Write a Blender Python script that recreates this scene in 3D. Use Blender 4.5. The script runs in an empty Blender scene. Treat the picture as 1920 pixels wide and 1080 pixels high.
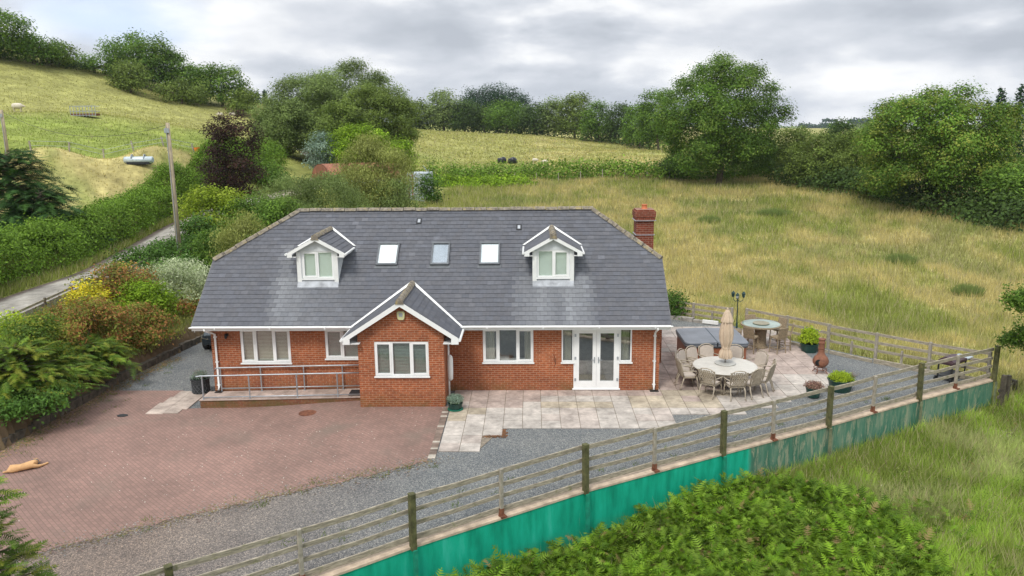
import bpy, math, random
import numpy as np
from mathutils import Vector, Matrix

# ------------------------------------------------------------------ camera, world, sun, exposure
S = bpy.context.scene
COL = S.collection
F = 1500.0
CAM = np.array([2.093, -26.912, 9.1526]); PITCH, YAW, ROLL = 0.19978587, -0.0245325, -0.009028
def cam_axes():
    fw = np.array([math.sin(YAW)*math.cos(PITCH), math.cos(YAW)*math.cos(PITCH), -math.sin(PITCH)])
    rt = np.array([math.cos(YAW), -math.sin(YAW), 0.0]); up = np.cross(rt, fw)
    c, s = math.cos(ROLL), math.sin(ROLL)
    return c*rt+s*up, -s*rt+c*up, fw
RT, UP, FW = cam_axes()
cd = bpy.data.cameras.new('camera'); cam = bpy.data.objects.new('camera', cd); COL.objects.link(cam)
cd.sensor_width = 36; cd.lens = F/1920*36; cd.clip_start = 0.1; cd.clip_end = 12000
M = Matrix.Identity(4)
for i in range(3):
    M[i][0] = RT[i]; M[i][1] = UP[i]; M[i][2] = -FW[i]; M[i][3] = CAM[i]
cam.matrix_world = M
S.camera = cam
def at(u, v, D):
    d = FW + RT*(u-960)/F - UP*(v-540)/F
    return CAM + d*D/math.hypot(d[0], d[1])

S.view_settings.view_transform = 'Standard'; S.view_settings.look = 'None'
S.view_settings.exposure = 0.72; S.view_settings.gamma = 1.0; S.view_settings.use_curve_mapping = False

SUN_EL, SUN_AZ = math.radians(52), math.radians(205)      # azimuth clockwise from +y: sun stands behind the camera, a little left
w = bpy.data.worlds.new('World'); S.world = w; w.use_nodes = True
nt = w.node_tree; nt.nodes.clear()
def N(tree, typ, **kw):
    n = tree.nodes.new(typ)
    for k, v in kw.items():
        if k.startswith('i_'):
            n.inputs[k[2:].replace('_', ' ')].default_value = v
        else: setattr(n, k, v)
    return n
def L(tree, a, b): tree.links.new(a, b)
def ramp(tree, fac, stops, interp='LINEAR'):
    r = tree.nodes.new('ShaderNodeValToRGB'); r.color_ramp.interpolation = interp
    e = r.color_ramp.elements
    while len(e) < len(stops): e.new(0.5)
    for k, (p, c) in enumerate(stops):
        e[k].position = p; e[k].color = (c[0], c[1], c[2], 1) if len(c) == 3 else c
    L(tree, fac, r.inputs['Fac']); return r
def mixc(tree, fac, a, b, mode='MIX'):
    m = tree.nodes.new('ShaderNodeMix'); m.data_type = 'RGBA'; m.blend_type = mode
    for sock, val in ((m.inputs[0], fac), (m.inputs[6], a), (m.inputs[7], b)):
        if hasattr(val, 'is_linked'): L(tree, val, sock)
        else: sock.default_value = val if not isinstance(val, tuple) or len(val) == 4 else (*val, 1)
    return m.outputs[2]
def math_n(tree, op, a, b=None, clamp=False):
    m = tree.nodes.new('ShaderNodeMath'); m.operation = op; m.use_clamp = clamp
    for k, v in enumerate((a, b)):
        if v is None: continue
        if hasattr(v, 'is_linked'): L(tree, v, m.inputs[k])
        else: m.inputs[k].default_value = v
    return m.outputs[0]
sky = N(nt, 'ShaderNodeTexSky', sky_type='NISHITA', sun_disc=False, sun_elevation=SUN_EL, sun_rotation=SUN_AZ)
tc = nt.nodes.new('ShaderNodeTexCoord')
mp = N(nt, 'ShaderNodeMapping'); mp.inputs['Scale'].default_value = (3.0, 3.0, 8.0)
L(nt, tc.outputs['Generated'], mp.inputs['Vector'])
n1 = N(nt, 'ShaderNodeTexNoise', i_Scale=2.6, i_Detail=10.0, i_Roughness=0.52, i_Distortion=0.1); L(nt, mp.outputs[0], n1.inputs['Vector'])
n2 = N(nt, 'ShaderNodeTexNoise', i_Scale=0.75, i_Detail=4.0, i_Roughness=0.5); L(nt, mp.outputs[0], n2.inputs['Vector'])
cl = math_n(nt, 'ADD', math_n(nt, 'MULTIPLY', n1.outputs['Fac'], 0.75), math_n(nt, 'MULTIPLY', n2.outputs['Fac'], 0.25))
def skymask(u, v, su, sv, amp):
    """a soft bank of cloud in the sky dome, around one direction"""
    d = at(u, v, 1.0)-CAM; d = d/np.linalg.norm(d)
    m = N(nt, 'ShaderNodeMapping'); m.vector_type = 'POINT'
    az = math.atan2(d[0], d[1])
    sx, sz = F/su, F/sv
    # rotate so that x' is the sideways direction, then scale
    m.inputs['Rotation'].default_value = (0, 0, az); m.inputs['Scale'].default_value = (1, 1, 1)
    L(nt, tc.outputs['Generated'], m.inputs['Vector'])
    m2 = N(nt, 'ShaderNodeMapping'); m2.inputs['Scale'].default_value = (sx, 1.5, sz); m2.inputs['Location'].default_value = (0, -1.5*math.hypot(d[0], d[1]), -sz*d[2])
    L(nt, m.outputs[0], m2.inputs['Vector'])
    va = N(nt, 'ShaderNodeVectorMath', operation='SCALE'); va.inputs['Scale'].default_value = 1.5
    vs = N(nt, 'ShaderNodeVectorMath', operation='SUBTRACT'); vs.inputs[1].default_value = (.5, .5, .5)
    L(nt, n1.outputs['Color'], vs.inputs[0]); L(nt, vs.outputs[0], va.inputs[0])
    ad = N(nt, 'ShaderNodeVectorMath', operation='ADD'); L(nt, m2.outputs[0], ad.inputs[0]); L(nt, va.outputs[0], ad.inputs[1])
    ln = N(nt, 'ShaderNodeVectorMath', operation='LENGTH'); L(nt, ad.outputs[0], ln.inputs[0])
    mr = N(nt, 'ShaderNodeMapRange', interpolation_type='SMOOTHSTEP'); mr.inputs['From Min'].default_value = 1.25; mr.inputs['From Max'].default_value = 0.15
    mr.inputs['To Min'].default_value = 0; mr.inputs['To Max'].default_value = amp
    L(nt, ln.outputs['Value'], mr.inputs['Value']); return mr.outputs[0]
val = cl
for a in [(850, 50, 330, 55, -.15), (1620, 85, 260, 50, -.13), (1750, 10, 300, 25, -.16), (1130, 110, 190, 60, .10), (1450, 130, 330, 50, .11), (1680, 150, 120, 35, .12), (540, 160, 160, 30, .08), (1150, 195, 260, 40, -.07), (700, 150, 220, 40, -.03), (250, 60, 300, 60, .04), (1500, 205, 300, 22, -.05)]:
    val = math_n(nt, 'ADD', val, skymask(*a))
cr = ramp(nt, val, [(0.30, (.40, .43, .48)), (0.42, (.49, .52, .57)), (0.50, (.58, .605, .65)), (0.56, (.70, .715, .74)), (0.66, (.86, .865, .87))])
blue = skymask(230, 25, 170, 60, .75)
skyc = mixc(nt, 1.0, sky.outputs[0], (0.12, 0.12, 0.12, 1), 'MULTIPLY')
skyc = mixc(nt, 0.9, skyc, (.50, .63, .85, 1))
skc = mixc(nt, blue, cr.outputs[0], skyc)
skc = mixc(nt, 1.0, mixc(nt, 0.04, skc, sky.outputs[0]), skc, 'MIX')
sep = nt.nodes.new('ShaderNodeSeparateXYZ'); L(nt, tc.outputs['Generated'], sep.inputs[0])
gain = math_n(nt, 'ADD', 0.80, math_n(nt, 'MULTIPLY', math_n(nt, 'MAXIMUM', math_n(nt, 'SUBTRACT', sep.outputs[2], 0.16), 0.0), 0.75))
bg = nt.nodes.new('ShaderNodeBackground'); L(nt, skc, bg.inputs[0]); L(nt, gain, bg.inputs[1])
wo = nt.nodes.new('ShaderNodeOutputWorld'); L(nt, bg.outputs[0], wo.inputs[0])
sl = bpy.data.lights.new('sun', 'SUN'); sl.energy = 1.5; sl.angle = math.radians(14); sl.color = (1.0, .955, .88)
so = bpy.data.objects.new('sun', sl); COL.objects.link(so)
sd = Vector((math.sin(SUN_AZ)*math.cos(SUN_EL), math.cos(SUN_AZ)*math.cos(SUN_EL), math.sin(SUN_EL)))
so.rotation_euler = sd.to_track_quat('Z', 'Y').to_euler(); so.location = (0, -40, 60)

# ------------------------------------------------------------------ noise in numpy
def _h(ix, iy, s):
    n = (ix.astype(np.int64)*374761393 + iy.astype(np.int64)*668265263 + s*1442695041) & 0xffffffff
    n = ((n ^ (n >> 13))*1274126177) & 0xffffffff
    return ((n ^ (n >> 16)) & 0xffff)/65535.0
def vnoise(x, y, s=0):
    x = np.asarray(x, float); y = np.asarray(y, float)
    ix = np.floor(x); iy = np.floor(y); fx = x-ix; fy = y-iy
    fx = fx*fx*(3-2*fx); fy = fy*fy*(3-2*fy)
    a = _h(ix, iy, s); b = _h(ix+1, iy, s); c = _h(ix, iy+1, s); d = _h(ix+1, iy+1, s)
    return (a*(1-fx)+b*fx)*(1-fy)+(c*(1-fx)+d*fx)*fy
def fbm(x, y, s=0, o=4):
    r = 0; a = .5; t = 0
    for k in range(o):
        r = r+a*vnoise(x*2**k, y*2**k, s+k*17); t += a; a *= .55
    return r/t
def sstep(a, b, x):
    t = np.clip((np.asarray(x, float)-a)/(b-a), 0, 1); return t*t*(3-2*t)
def inpoly(x, y, poly):
    x = np.asarray(x, float); y = np.asarray(y, float); c = np.zeros(x.shape, bool); n = len(poly)
    for i in range(n):
        x1, y1 = poly[i]; x2, y2 = poly[(i+1) % n]
        if y1 == y2: continue
        c ^= ((y1 > y) != (y2 > y)) & (x < (x2-x1)*(y-y1)/(y2-y1)+x1)
    return c
def pathdist(x, y, pts):
    x = np.asarray(x, float); y = np.asarray(y, float); best = np.full(x.shape, 1e9)
    for (x1, y1), (x2, y2) in zip(pts[:-1], pts[1:]):
        dx, dy = x2-x1, y2-y1; t = np.clip(((x-x1)*dx+(y-y1)*dy)/(dx*dx+dy*dy), 0, 1)
        best = np.minimum(best, np.hypot(x-x1-t*dx, y-y1-t*dy))
    return best

# ------------------------------------------------------------------ materials
MATS = {}
def newmat(name):
    m = bpy.data.materials.new(name); m.use_nodes = True; t = m.node_tree; t.nodes.clear()
    out = t.nodes.new('ShaderNodeOutputMaterial'); b = t.nodes.new('ShaderNodeBsdfPrincipled'); L(t, b.outputs[0], out.inputs[0])
    MATS[name] = m; return m, t, b, out
def simple(name, col, rough=.6, metal=0, var=.12, scale=6, bump=0.0, spec=.4, streak=None, dirt=None):
    """plain stuff with a little natural unevenness"""
    m, t, b, out = newmat(name)
    tc = t.nodes.new('ShaderNodeTexCoord'); v = tc.outputs['Object']
    if streak:
        mp = t.nodes.new('ShaderNodeMapping'); mp.inputs['Scale'].default_value = streak; L(t, v, mp.inputs[0]); v = mp.outputs[0]
    n = N(t, 'ShaderNodeTexNoise', i_Scale=scale, i_Detail=6.0, i_Roughness=.6); L(t, v, n.inputs['Vector'])
    c0 = tuple(max(0, c*(1-var*1.6)) for c in col); c1 = tuple(min(1, c*(1+var*1.6)) for c in col)
    r = ramp(t, n.outputs['Fac'], [(.3, c0), (.7, c1)]); c = r.outputs[0]
    if dirt:
        n2 = N(t, 'ShaderNodeTexNoise', i_Scale=dirt[1], i_Detail=8.0, i_Roughness=.7); L(t, tc.outputs['Object'], n2.inputs['Vector'])
        f = ramp(t, n2.outputs['Fac'], [(dirt[2], (0, 0, 0)), (dirt[2]+.12, (1, 1, 1))])
        c = mixc(t, f.outputs[0], c, dirt[0])
    L(t, c, b.inputs['Base Color']); b.inputs['Roughness'].default_value = rough; b.inputs['Metallic'].default_value = metal
    b.inputs['Specular IOR Level'].default_value = spec
    if bump:
        bp = N(t, 'ShaderNodeBump', i_Strength=bump, i_Distance=.02); L(t, n.outputs['Fac'], bp.inputs['Height']); L(t, bp.outputs[0], b.inputs['Normal'])
    return m
def attr_mat(name, rough=.8, transl=0.0, var=.2, scale=3.0, spec=.2, objvar=0.0, bump=0, nscale2=None):
    """colour comes from the mesh attribute 'tint' (the thing's own colour), broken up by noise"""
    m, t, b, out = newmat(name)
    a = N(t, 'ShaderNodeAttribute', attribute_name='tint'); tc = t.nodes.new('ShaderNodeTexCoord')
    n = N(t, 'ShaderNodeTexNoise', i_Scale=scale, i_Detail=7.0, i_Roughness=.65); L(t, tc.outputs['Object'], n.inputs['Vector'])
    r = ramp(t, n.outputs['Fac'], [(.25, (1-var*1.5,)*3), (.75, (1+var*1.5,)*3)])
    c = mixc(t, 1.0, a.outputs['Color'], r.outputs[0], 'MULTIPLY')
    if nscale2:
        n3 = N(t, 'ShaderNodeTexNoise', i_Scale=nscale2, i_Detail=5.0, i_Roughness=.7); L(t, tc.outputs['Object'], n3.inputs['Vector'])
        r3 = ramp(t, n3.outputs['Fac'], [(.3, (.62,)*3), (.7, (1.38,)*3)]); c = mixc(t, 1.0, c, r3.outputs[0], 'MULTIPLY')
    if objvar:
        oi = t.nodes.new('ShaderNodeObjectInfo')
        hs = t.nodes.new('ShaderNodeHueSaturation')
        L(t, math_n(t, 'ADD', .5-objvar*.12, math_n(t, 'MULTIPLY', oi.outputs['Random'], objvar*.24)), hs.inputs['Hue'])
        L(t, math_n(t, 'ADD', 1-objvar*.8, math_n(t, 'MULTIPLY', oi.outputs['Random'], objvar*1.6)), hs.inputs['Value'])
        L(t, c, hs.inputs['Color']); c = hs.outputs[0]
    L(t, c, b.inputs['Base Color']); b.inputs['Roughness'].default_value = rough; b.inputs['Specular IOR Level'].default_value = spec
    if bump:
        bp = N(t, 'ShaderNodeBump', i_Strength=bump, i_Distance=.03); L(t, n.outputs['Fac'], bp.inputs['Height']); L(t, bp.outputs[0], b.inputs['Normal'])
    if transl:
        tr = t.nodes.new('ShaderNodeBsdfTranslucent'); L(t, c, tr.inputs[0]); mx = t.nodes.new('ShaderNodeMixShader'); mx.inputs[0].default_value = transl
        L(t, b.outputs[0], mx.inputs[1]); L(t, tr.outputs[0], mx.inputs[2]); L(t, mx.outputs[0], out.inputs[0])
    return m
def brick_mat(name, axis='wall', c1=(.32, .094, .038), c2=(.245, .064, .028), mortar=(.38, .23, .15), bw=.225, bh=.075, ms=.010, grime=(.10, .045, .025)):
    m, t, b, out = newmat(name); tc = t.nodes.new('ShaderNodeTexCoord')
    sp = t.nodes.new('ShaderNodeSeparateXYZ'); L(t, tc.outputs['Object'], sp.inputs[0]); cb = t.nodes.new('ShaderNodeCombineXYZ')
    if axis == 'wall':
        L(t, math_n(t, 'ADD', sp.outputs[0], sp.outputs[1]), cb.inputs[0]); L(t, sp.outputs[2], cb.inputs[1])
    else:
        L(t, sp.outputs[0], cb.inputs[0]); L(t, sp.outputs[1], cb.inputs[1])
    br = t.nodes.new('ShaderNodeTexBrick'); L(t, cb.outputs[0], br.inputs['Vector'])
    br.inputs['Color1'].default_value = (*c1, 1); br.inputs['Color2'].default_value = (*c2, 1); br.inputs['Mortar'].default_value = (*mortar, 1)
    br.inputs['Scale'].default_value = 1; br.inputs['Mortar Size'].default_value = ms; br.inputs['Brick Width'].default_value = bw; br.inputs['Row Height'].default_value = bh
    br.inputs['Mortar Smooth'].default_value = .3; br.inputs['Bias'].default_value = -.2
    n = N(t, 'ShaderNodeTexNoise', i_Scale=1.1, i_Detail=8.0, i_Roughness=.65); L(t, tc.outputs['Object'], n.inputs['Vector'])
    r = ramp(t, n.outputs['Fac'], [(.28, (.72, .74, .78)), (.72, (1.3, 1.28, 1.22))]); c = mixc(t, 1.0, br.outputs['Color'], r.outputs[0], 'MULTIPLY')
    n2 = N(t, 'ShaderNodeTexNoise', i_Scale=9.0, i_Detail=4.0); L(t, tc.outputs['Object'], n2.inputs['Vector'])
    r2 = ramp(t, n2.outputs['Fac'], [(.3, (.8, .8, .8)), (.7, (1.2, 1.2, 1.2))]); c = mixc(t, 1.0, c, r2.outputs[0], 'MULTIPLY')
    if axis == 'wall' and grime:    # algae and splash marks low on the wall
        hz = N(t, 'ShaderNodeMapRange'); hz.inputs['From Min'].default_value = .55; hz.inputs['From Max'].default_value = .0; L(t, sp.outputs[2], hz.inputs['Value'])
        f = math_n(t, 'MULTIPLY', hz.outputs[0], ramp(t, n.outputs['Fac'], [(.42, (0, 0, 0)), (.62, (.85, .85, .85))]).outputs[0])
        c = mixc(t, f, c, (.10, .085, .03))
    L(t, c, b.inputs['Base Color']); b.inputs['Roughness'].default_value = .85; b.inputs['Specular IOR Level'].default_value = .2
    bp = N(t, 'ShaderNodeBump', i_Strength=.5, i_Distance=.008); bp.invert = True; L(t, br.outputs['Fac'], bp.inputs['Height']); L(t, bp.outputs[0], b.inputs['Normal'])
    return m

m_brick = brick_mat('house_brick')
m_chim = brick_mat('chimney_brick', c1=(.20, .045, .025), c2=(.13, .035, .022), mortar=(.26, .15, .11), grime=None)
m_upvc = simple('white_upvc', (.80, .81, .80), .35, var=.03, scale=3, spec=.5)
m_board = simple('weathered_white_board', (.74, .75, .73), .5, var=.07, scale=2, dirt=((.45, .44, .38), 3.0, .66))
m_dirtywhite = simple('stained_white_cladding', (.66, .69, .70), .5, var=.1, scale=2.5, dirt=((.40, .41, .38), 2.5, .62))
m_lead = simple('lead_flashing', (.36, .38, .41), .6, var=.2, scale=4)
m_ridge = simple('mossy_ridge_tile', (.20, .175, .14), .9, var=.35, scale=9, bump=.6, dirt=((.33, .27, .14), 7.0, .52))
m_frame0 = simple('dark_verge_mortar', (.13, .13, .135), .85, var=.25, scale=6)
m_slate = attr_mat('roof_slate', .62, 0, .12, 9.0, .3)
m_steel = simple('galvanised_steel', (.40, .43, .46), .45, .6, var=.1)
m_weather = simple('weathered_rail_timber', (.30, .265, .205), .9, var=.28, scale=5, streak=(1, 1, 6), bump=.5, dirt=((.17, .17, .08), 5.0, .56))
m_palepost = simple('pale_post_timber', (.31, .28, .23), .9, var=.2, scale=7, bump=.4, dirt=((.20, .18, .10), 6.0, .6))
m_darkpost = simple('mossy_dark_post', (.085, .085, .035), .85, var=.35, scale=6, bump=.4, dirt=((.15, .13, .05), 5.0, .55))
m_rust = simple('rusty_iron', (.17, .065, .035), .9, var=.3, scale=8)
m_black = simple('black_plastic', (.018, .020, .022), .45, var=.1)
m_dark = simple('dark_void', (.012, .012, .012), .9)
m_concrete = simple('coping_concrete', (.50, .40, .30), .9, var=.2, scale=3, bump=.4, dirt=((.30, .25, .17), 4.0, .6))
m_stone = simple('grey_kerb_stone', (.30, .28, .25), .9, var=.25, scale=4, bump=.5, dirt=((.15, .15, .08), 3.0, .58))
m_sleeper = simple('old_sleeper_timber', (.10, .085, .065), .9, var=.35, scale=5, bump=.6)
m_trunk = simple('bark', (.13, .105, .075), .95, var=.3, scale=5, bump=.8)
m_leaf = attr_mat('leaves', .6, .35, .12, .5, .14)
m_leafv = attr_mat('leaves_of_copied_trees', .55, .28, .20, 1.2, .35, objvar=.22)
m_needle = attr_mat('needles', .65, .2, .15, 1.0, .12)
m_grassb = attr_mat('grass_blades', .7, .5, .12, .4, .08)
m_fern = attr_mat('bracken_fronds', .6, .22, .25, .7, .15)
m_slab = attr_mat('paving_slab', .85, 0, .13, 7.0, .3, bump=.25, nscale2=1.4)

# ------------------------------------------------------------------ mesh helpers
def link(o, parent=None):
    COL.objects.link(o)
    if parent is not None: o.parent = parent
    return o
def tag(o, label=None, cat=None, group=None, kind=None):
    if label: o['label'] = label
    if cat: o['category'] = cat
    if group: o['group'] = group
    if kind: o['kind'] = kind
    return o
def empty(name, loc=(0, 0, 0), rz=0, parent=None):
    o = bpy.data.objects.new(name, None); o.location = loc; o.rotation_euler = (0, 0, rz); o.empty_display_size = .2
    return link(o, parent)
def copy_tree(o, parent=None):
    c = o.copy(); link(c, parent)
    for ch in list(o.children): copy_tree(ch, c)
    return c
def npmesh(name, V, faces_n, mat, parent=None, tint=None, loc=None, smooth=False):
    """V: (n,3); faces_n: int array (m,k), k = 3 or 4"""
    me = bpy.data.meshes.new(name); V = np.asarray(V, np.float32); Fc = np.asarray(faces_n, np.int32)
    me.vertices.add(len(V)); me.vertices.foreach_set('co', V.ravel())
    me.loops.add(Fc.size); me.loops.foreach_set('vertex_index', Fc.ravel())
    me.polygons.add(len(Fc)); me.polygons.foreach_set('loop_start', np.arange(0, Fc.size, Fc.shape[1], dtype=np.int32))
    if smooth: me.polygons.foreach_set('use_smooth', np.ones(len(Fc), bool))
    me.update(calc_edges=True); me.materials.append(mat)
    if tint is not None:
        a = me.attributes.new('tint', 'FLOAT_COLOR', 'POINT'); c = np.ones((len(V), 4), np.float32); c[:, :3] = tint; a.data.foreach_set('color', c.ravel())
    o = bpy.data.objects.new(name, me)
    if loc is not None: o.location = loc
    return link(o, parent)
class MB:
    def __init__(s): s.v = []; s.f = []; s.t = []
    def add(s, vs, fs, tint=None):
        b = len(s.v); s.v += [tuple(map(float, p)) for p in vs]; s.f += [tuple(b+i for i in f) for f in fs]
        s.t += [tint or (1, 1, 1)]*len(vs); return s
    def box(s, x0, x1, y0, y1, z0, z1, tint=None):
        return s.add([(x0, y0, z0), (x1, y0, z0), (x1, y1, z0), (x0, y1, z0), (x0, y0, z1), (x1, y0, z1), (x1, y1, z1), (x0, y1, z1)],
                     [(0, 3, 2, 1), (4, 5, 6, 7), (0, 1, 5, 4), (1, 2, 6, 5), (2, 3, 7, 6), (3, 0, 4, 7)], tint)
    def beam(s, a, b, w, h, upv=(0, 0, 1), tint=None):
        a = Vector(a); b = Vector(b); d = (b-a).normalized(); u = Vector(upv)
        r = d.cross(u)
        if r.length < 1e-4: r = d.cross(Vector((0, 1, 0)))
        r.normalize(); u = r.cross(d).normalized()
        vs = [p+r*sx*w/2+u*sz*h/2 for p in (a, b) for sx, sz in ((-1, -1), (1, -1), (1, 1), (-1, 1))]
        return s.add(vs, [(0, 1, 2, 3), (7, 6, 5, 4), (0, 4, 5, 1), (1, 5, 6, 2), (2, 6, 7, 3), (3, 7, 4, 0)], tint)
    def tube(s, pts, r, n=8, cap=True, tint=None):
        pts = [Vector(p) for p in pts]; rs = r if isinstance(r, (list, tuple)) else [r]*len(pts)
        vs = []; ref = Vector((0.3, 0.2, 1)).normalized()
        for i, p in enumerate(pts):
            d = (pts[min(i+1, len(pts)-1)]-pts[max(i-1, 0)]).normalized(); q = ref
            if abs(d.dot(q)) > .95: q = Vector((1, 0, 0))
            a = d.cross(q).normalized(); b = d.cross(a).normalized()
            vs += [p+(a*math.cos(2*math.pi*k/n)+b*math.sin(2*math.pi*k/n))*rs[i] for k in range(n)]
        fs = [(i*n+k, i*n+(k+1) % n, (i+1)*n+(k+1) % n, (i+1)*n+k) for i in range(len(pts)-1) for k in range(n)]
        if cap: fs += [tuple(range(n-1, -1, -1)), tuple((len(pts)-1)*n+k for k in range(n))]
        return s.add(vs, fs, tint)
    def lathe(s, prof, n=20, c=(0, 0, 0), tint=None, sx=1, sy=1):
        vs = [(c[0]+r*math.cos(2*math.pi*k/n)*sx, c[1]+r*math.sin(2*math.pi*k/n)*sy, c[2]+z) for r, z in prof for k in range(n)]
        fs = [(i*n+k, i*n+(k+1) % n, (i+1)*n+(k+1) % n, (i+1)*n+k) for i in range(len(prof)-1) for k in range(n)]
        fs += [tuple(range(n-1, -1, -1)), tuple((len(prof)-1)*n+k for k in range(n))]
        return s.add(vs, fs, tint)
    def prism(s, poly, z0, z1, tint=None):
        n = len(poly); vs = [(x, y, z0) for x, y in poly]+[(x, y, z1) for x, y in poly]
        return s.add(vs, [tuple(range(n-1, -1, -1)), tuple(range(n, 2*n))]+[(i, (i+1) % n, n+(i+1) % n, n+i) for i in range(n)], tint)
    def extr(s, poly, off, tint=None):
        """a flat outline of 3-D points pushed along off"""
        n = len(poly); o = Vector(off); vs = [Vector(p) for p in poly]; vs += [p+o for p in vs]
        return s.add(vs, [tuple(range(n-1, -1, -1)), tuple(range(n, 2*n))]+[(i, (i+1) % n, n+(i+1) % n, n+i) for i in range(n)], tint)
    def build(s, name, mat, parent=None, loc=None, smooth=False, tints=False, bevel=0):
        me = bpy.data.meshes.new(name); me.from_pydata(s.v, [], s.f); me.materials.append(mat)
        if smooth:
            me.polygons.foreach_set('use_smooth', [len(p.vertices) <= 4 for p in me.polygons])
        if tints:
            a = me.attributes.new('tint', 'FLOAT_COLOR', 'POINT')
            a.data.foreach_set('color', [c for t in s.t for c in (*t, 1.0)])
        me.update(); o = bpy.data.objects.new(name, me)
        if loc is not None: o.location = loc
        if bevel:
            bv = o.modifiers.new('bevel', 'BEVEL'); bv.width = bevel; bv.segments = 2; bv.limit_method = 'ANGLE'
        return link(o, parent)

# ------------------------------------------------------------------ terrain
WALL = [(-10.2, -17.4), (-6.35, -14.75), (-2.42, -11.95), (-.58, -10.50), (3.41, -7.75), (7.38, -5.42), (11.13, -3.25), (14.99, -.90), (18.62, 1.20)]
BACKF = [(18.62, 1.20), (16.75, 2.75), (15.05, 4.5), (13.4, 6.5), (11.85, 8.3), (11.3, 9.6), (9.6, 10.6), (8.2, 11.2)]
YARD = WALL + BACKF[1:] + [(7.6, 11.6), (-8.5, 11.6), (-11.3, 9.4), (-12.5, 6.9), (-12.85, 4.1), (-13.2, 1.5), (-13.3, -1.5), (-13.5, -5), (-14.0, -9), (-14.5, -13), (-14.5, -19)]
def zy(x, y):
    """level of the yard: flat at the patio, falling gently to the left"""
    t = min(1, max(0, (-2.5-x)/6.0)); u = min(1, max(0, (y+14.5)/7.0)); return -.30*t*t*(3-2*t)*u*u*(3-2*u)
def warp_(x, y):
    a, b = x, y
    for _ in range(8):
        k = (9.1526-zy(a, b))/9.1526; a, b = 2.093+(x-2.093)*k, -26.912+(y+26.912)*k
    return (a, b)
for _i in range(len(YARD)):
    if YARD[_i][0] < -9 and _i > 5: YARD[_i] = warp_(*YARD[_i])
LANE = [(-20.6, -30), (-21, -8), (-21.0, 4), (-21.3, 10), (-20.7, 15), (-21.6, 22), (-22.7, 30), (-23.0, 35), (-22.0, 41), (-19.8, 46), (-18.6, 53), (-19.3, 61), (-24, 74), (-30, 88)]
CTRL = [(-13.4, -6, .1), (-13.3, 0, .1), (-13, 6, .15), (-14.9, -5, .55), (-14.9, 2, .6), (-16.5, -3, 1.0), (-17, 4, 1.0),
        (-21, -8, 1.1), (-21, 4, 1.25), (-21.2, 10, 1.4), (-20.7, 16, 1.6), (-21.6, 22, 1.8), (-22.6, 30, 2.2), (-23.0, 35, 2.55), (-22, 41, 2.95), (-19.8, 46, 3.3), (-18.6, 53, 3.9), (-24.5, 10, 1.7), (-25.5, 20, 1.95), (-26.3, 27, 2.2), (-27, 34, 2.6), (-26.5, 40, 3.0), (-29, 30, 2.7), (-31, 20, 2.6), (-28.5, 12, 2.2), (-23.7, 4, 1.5),
        (-9, 12.5, .15), (0, 12.5, .05), (7, 12, -.05), (-9, 18, .5), (0, 22, .3), (10, 18, -.15), (-13, 12, .8), (-14, 20, 1.3), (12.2, 9.5, -.1), (15.6, 5, -.2), (19.2, 1.8, -.6),
        (19.2, .2, -1.25), (15, -2.2, -1.15), (11, -4.6, -1.2), (7, -7, -1.15), (3, -9.6, -1.5), (-1, -12.2, -1.05), (-5, -15.5, -1.3), (10, -12, -1.9), (20, -6, -1.5), (5, -15, -2.0), (27, -10, -2.0), (25, 2, -1.1), (31, -5, -1.6), (40, -20, -2.5), (-5, -30, -3.5), (20, -35, -4),
        (27, 11, -.8), (36, 25, -.8), (45, 5, -1.6), (0, 30, .8), (20, 35, .2)]
for u, v, D in [(1300, 345, 105), (1760, 395, 85), (1920, 415, 80), (1600, 370, 92), (1100, 338, 108), (800, 345, 108), (830, 376, 82), (800, 300, 132), (1100, 312, 126), (1000, 278, 165),
                (780, 245, 225), (1000, 256, 222), (1230, 281, 185), (900, 285, 150), (560, 300, 98), (500, 266, 122), (540, 312, 90), (200, 300, 76), (70, 294, 73), (370, 307, 76),
                (200, 345, 70), (330, 325, 73), (0, 212, 112), (150, 212, 106), (300, 252, 96), (420, 250, 100), (0, 84, 166), (75, 108, 163), (150, 132, 160), (280, 183, 152), (400, 208, 148), (480, 212, 152), (40, 345, 72), (660, 320, 100), (1920, 300, 140), (1500, 262, 250), (1700, 290, 170), (760, 243, 300), (1230, 262, 300), (930, 243, 330), (1750, 258, 330)]:
    CTRL.append(tuple(at(u, v, D)))
for x, y, z in [(-150, 60, 20), (-150, 140, 24), (-110, 180, 20), (-200, 300, 20), (-60, 230, 10), (-70, 20, 12), (-90, -40, 14), (-45, -10, 5), (-45, -50, 1), (150, 60, -6), (160, 160, -4), (100, -40, -8), (0, 420, 9), (200, 400, 0), (-300, 100, 25), (350, 150, -8), (0, 700, 8), (300, 700, 2), (-300, 650, 10), (600, 400, 0), (-600, 300, 20), (0, -150, -12), (300, -100, -12), (-300, -100, 12)]:
    CTRL.append((x, y, z))
CT = np.array(CTRL, float)
def _phi(r): return np.sqrt(r*r+3.0)
def _fit():
    n = len(CT); K = _phi(np.hypot(CT[:, None, 0]-CT[None, :, 0], CT[:, None, 1]-CT[None, :, 1])) 
    P = np.c_[np.ones(n), CT[:, :2]]; A = np.zeros((n+3, n+3)); A[:n, :n] = K; A[:n, n:] = P; A[n:, :n] = P.T
    return np.linalg.solve(A, np.r_[CT[:, 2], 0, 0, 0])
WT = _fit()
def H0(x, y):
    x = np.asarray(x, float); y = np.asarray(y, float); sh = x.shape; x = x.ravel(); y = y.ravel(); r = np.zeros(x.shape)
    for i in range(len(CT)): r += WT[i]*np.sqrt((x-CT[i, 0])**2+(y-CT[i, 1])**2+3.0)
    return (r+WT[-3]+WT[-2]*x+WT[-1]*y).reshape(sh)
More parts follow.
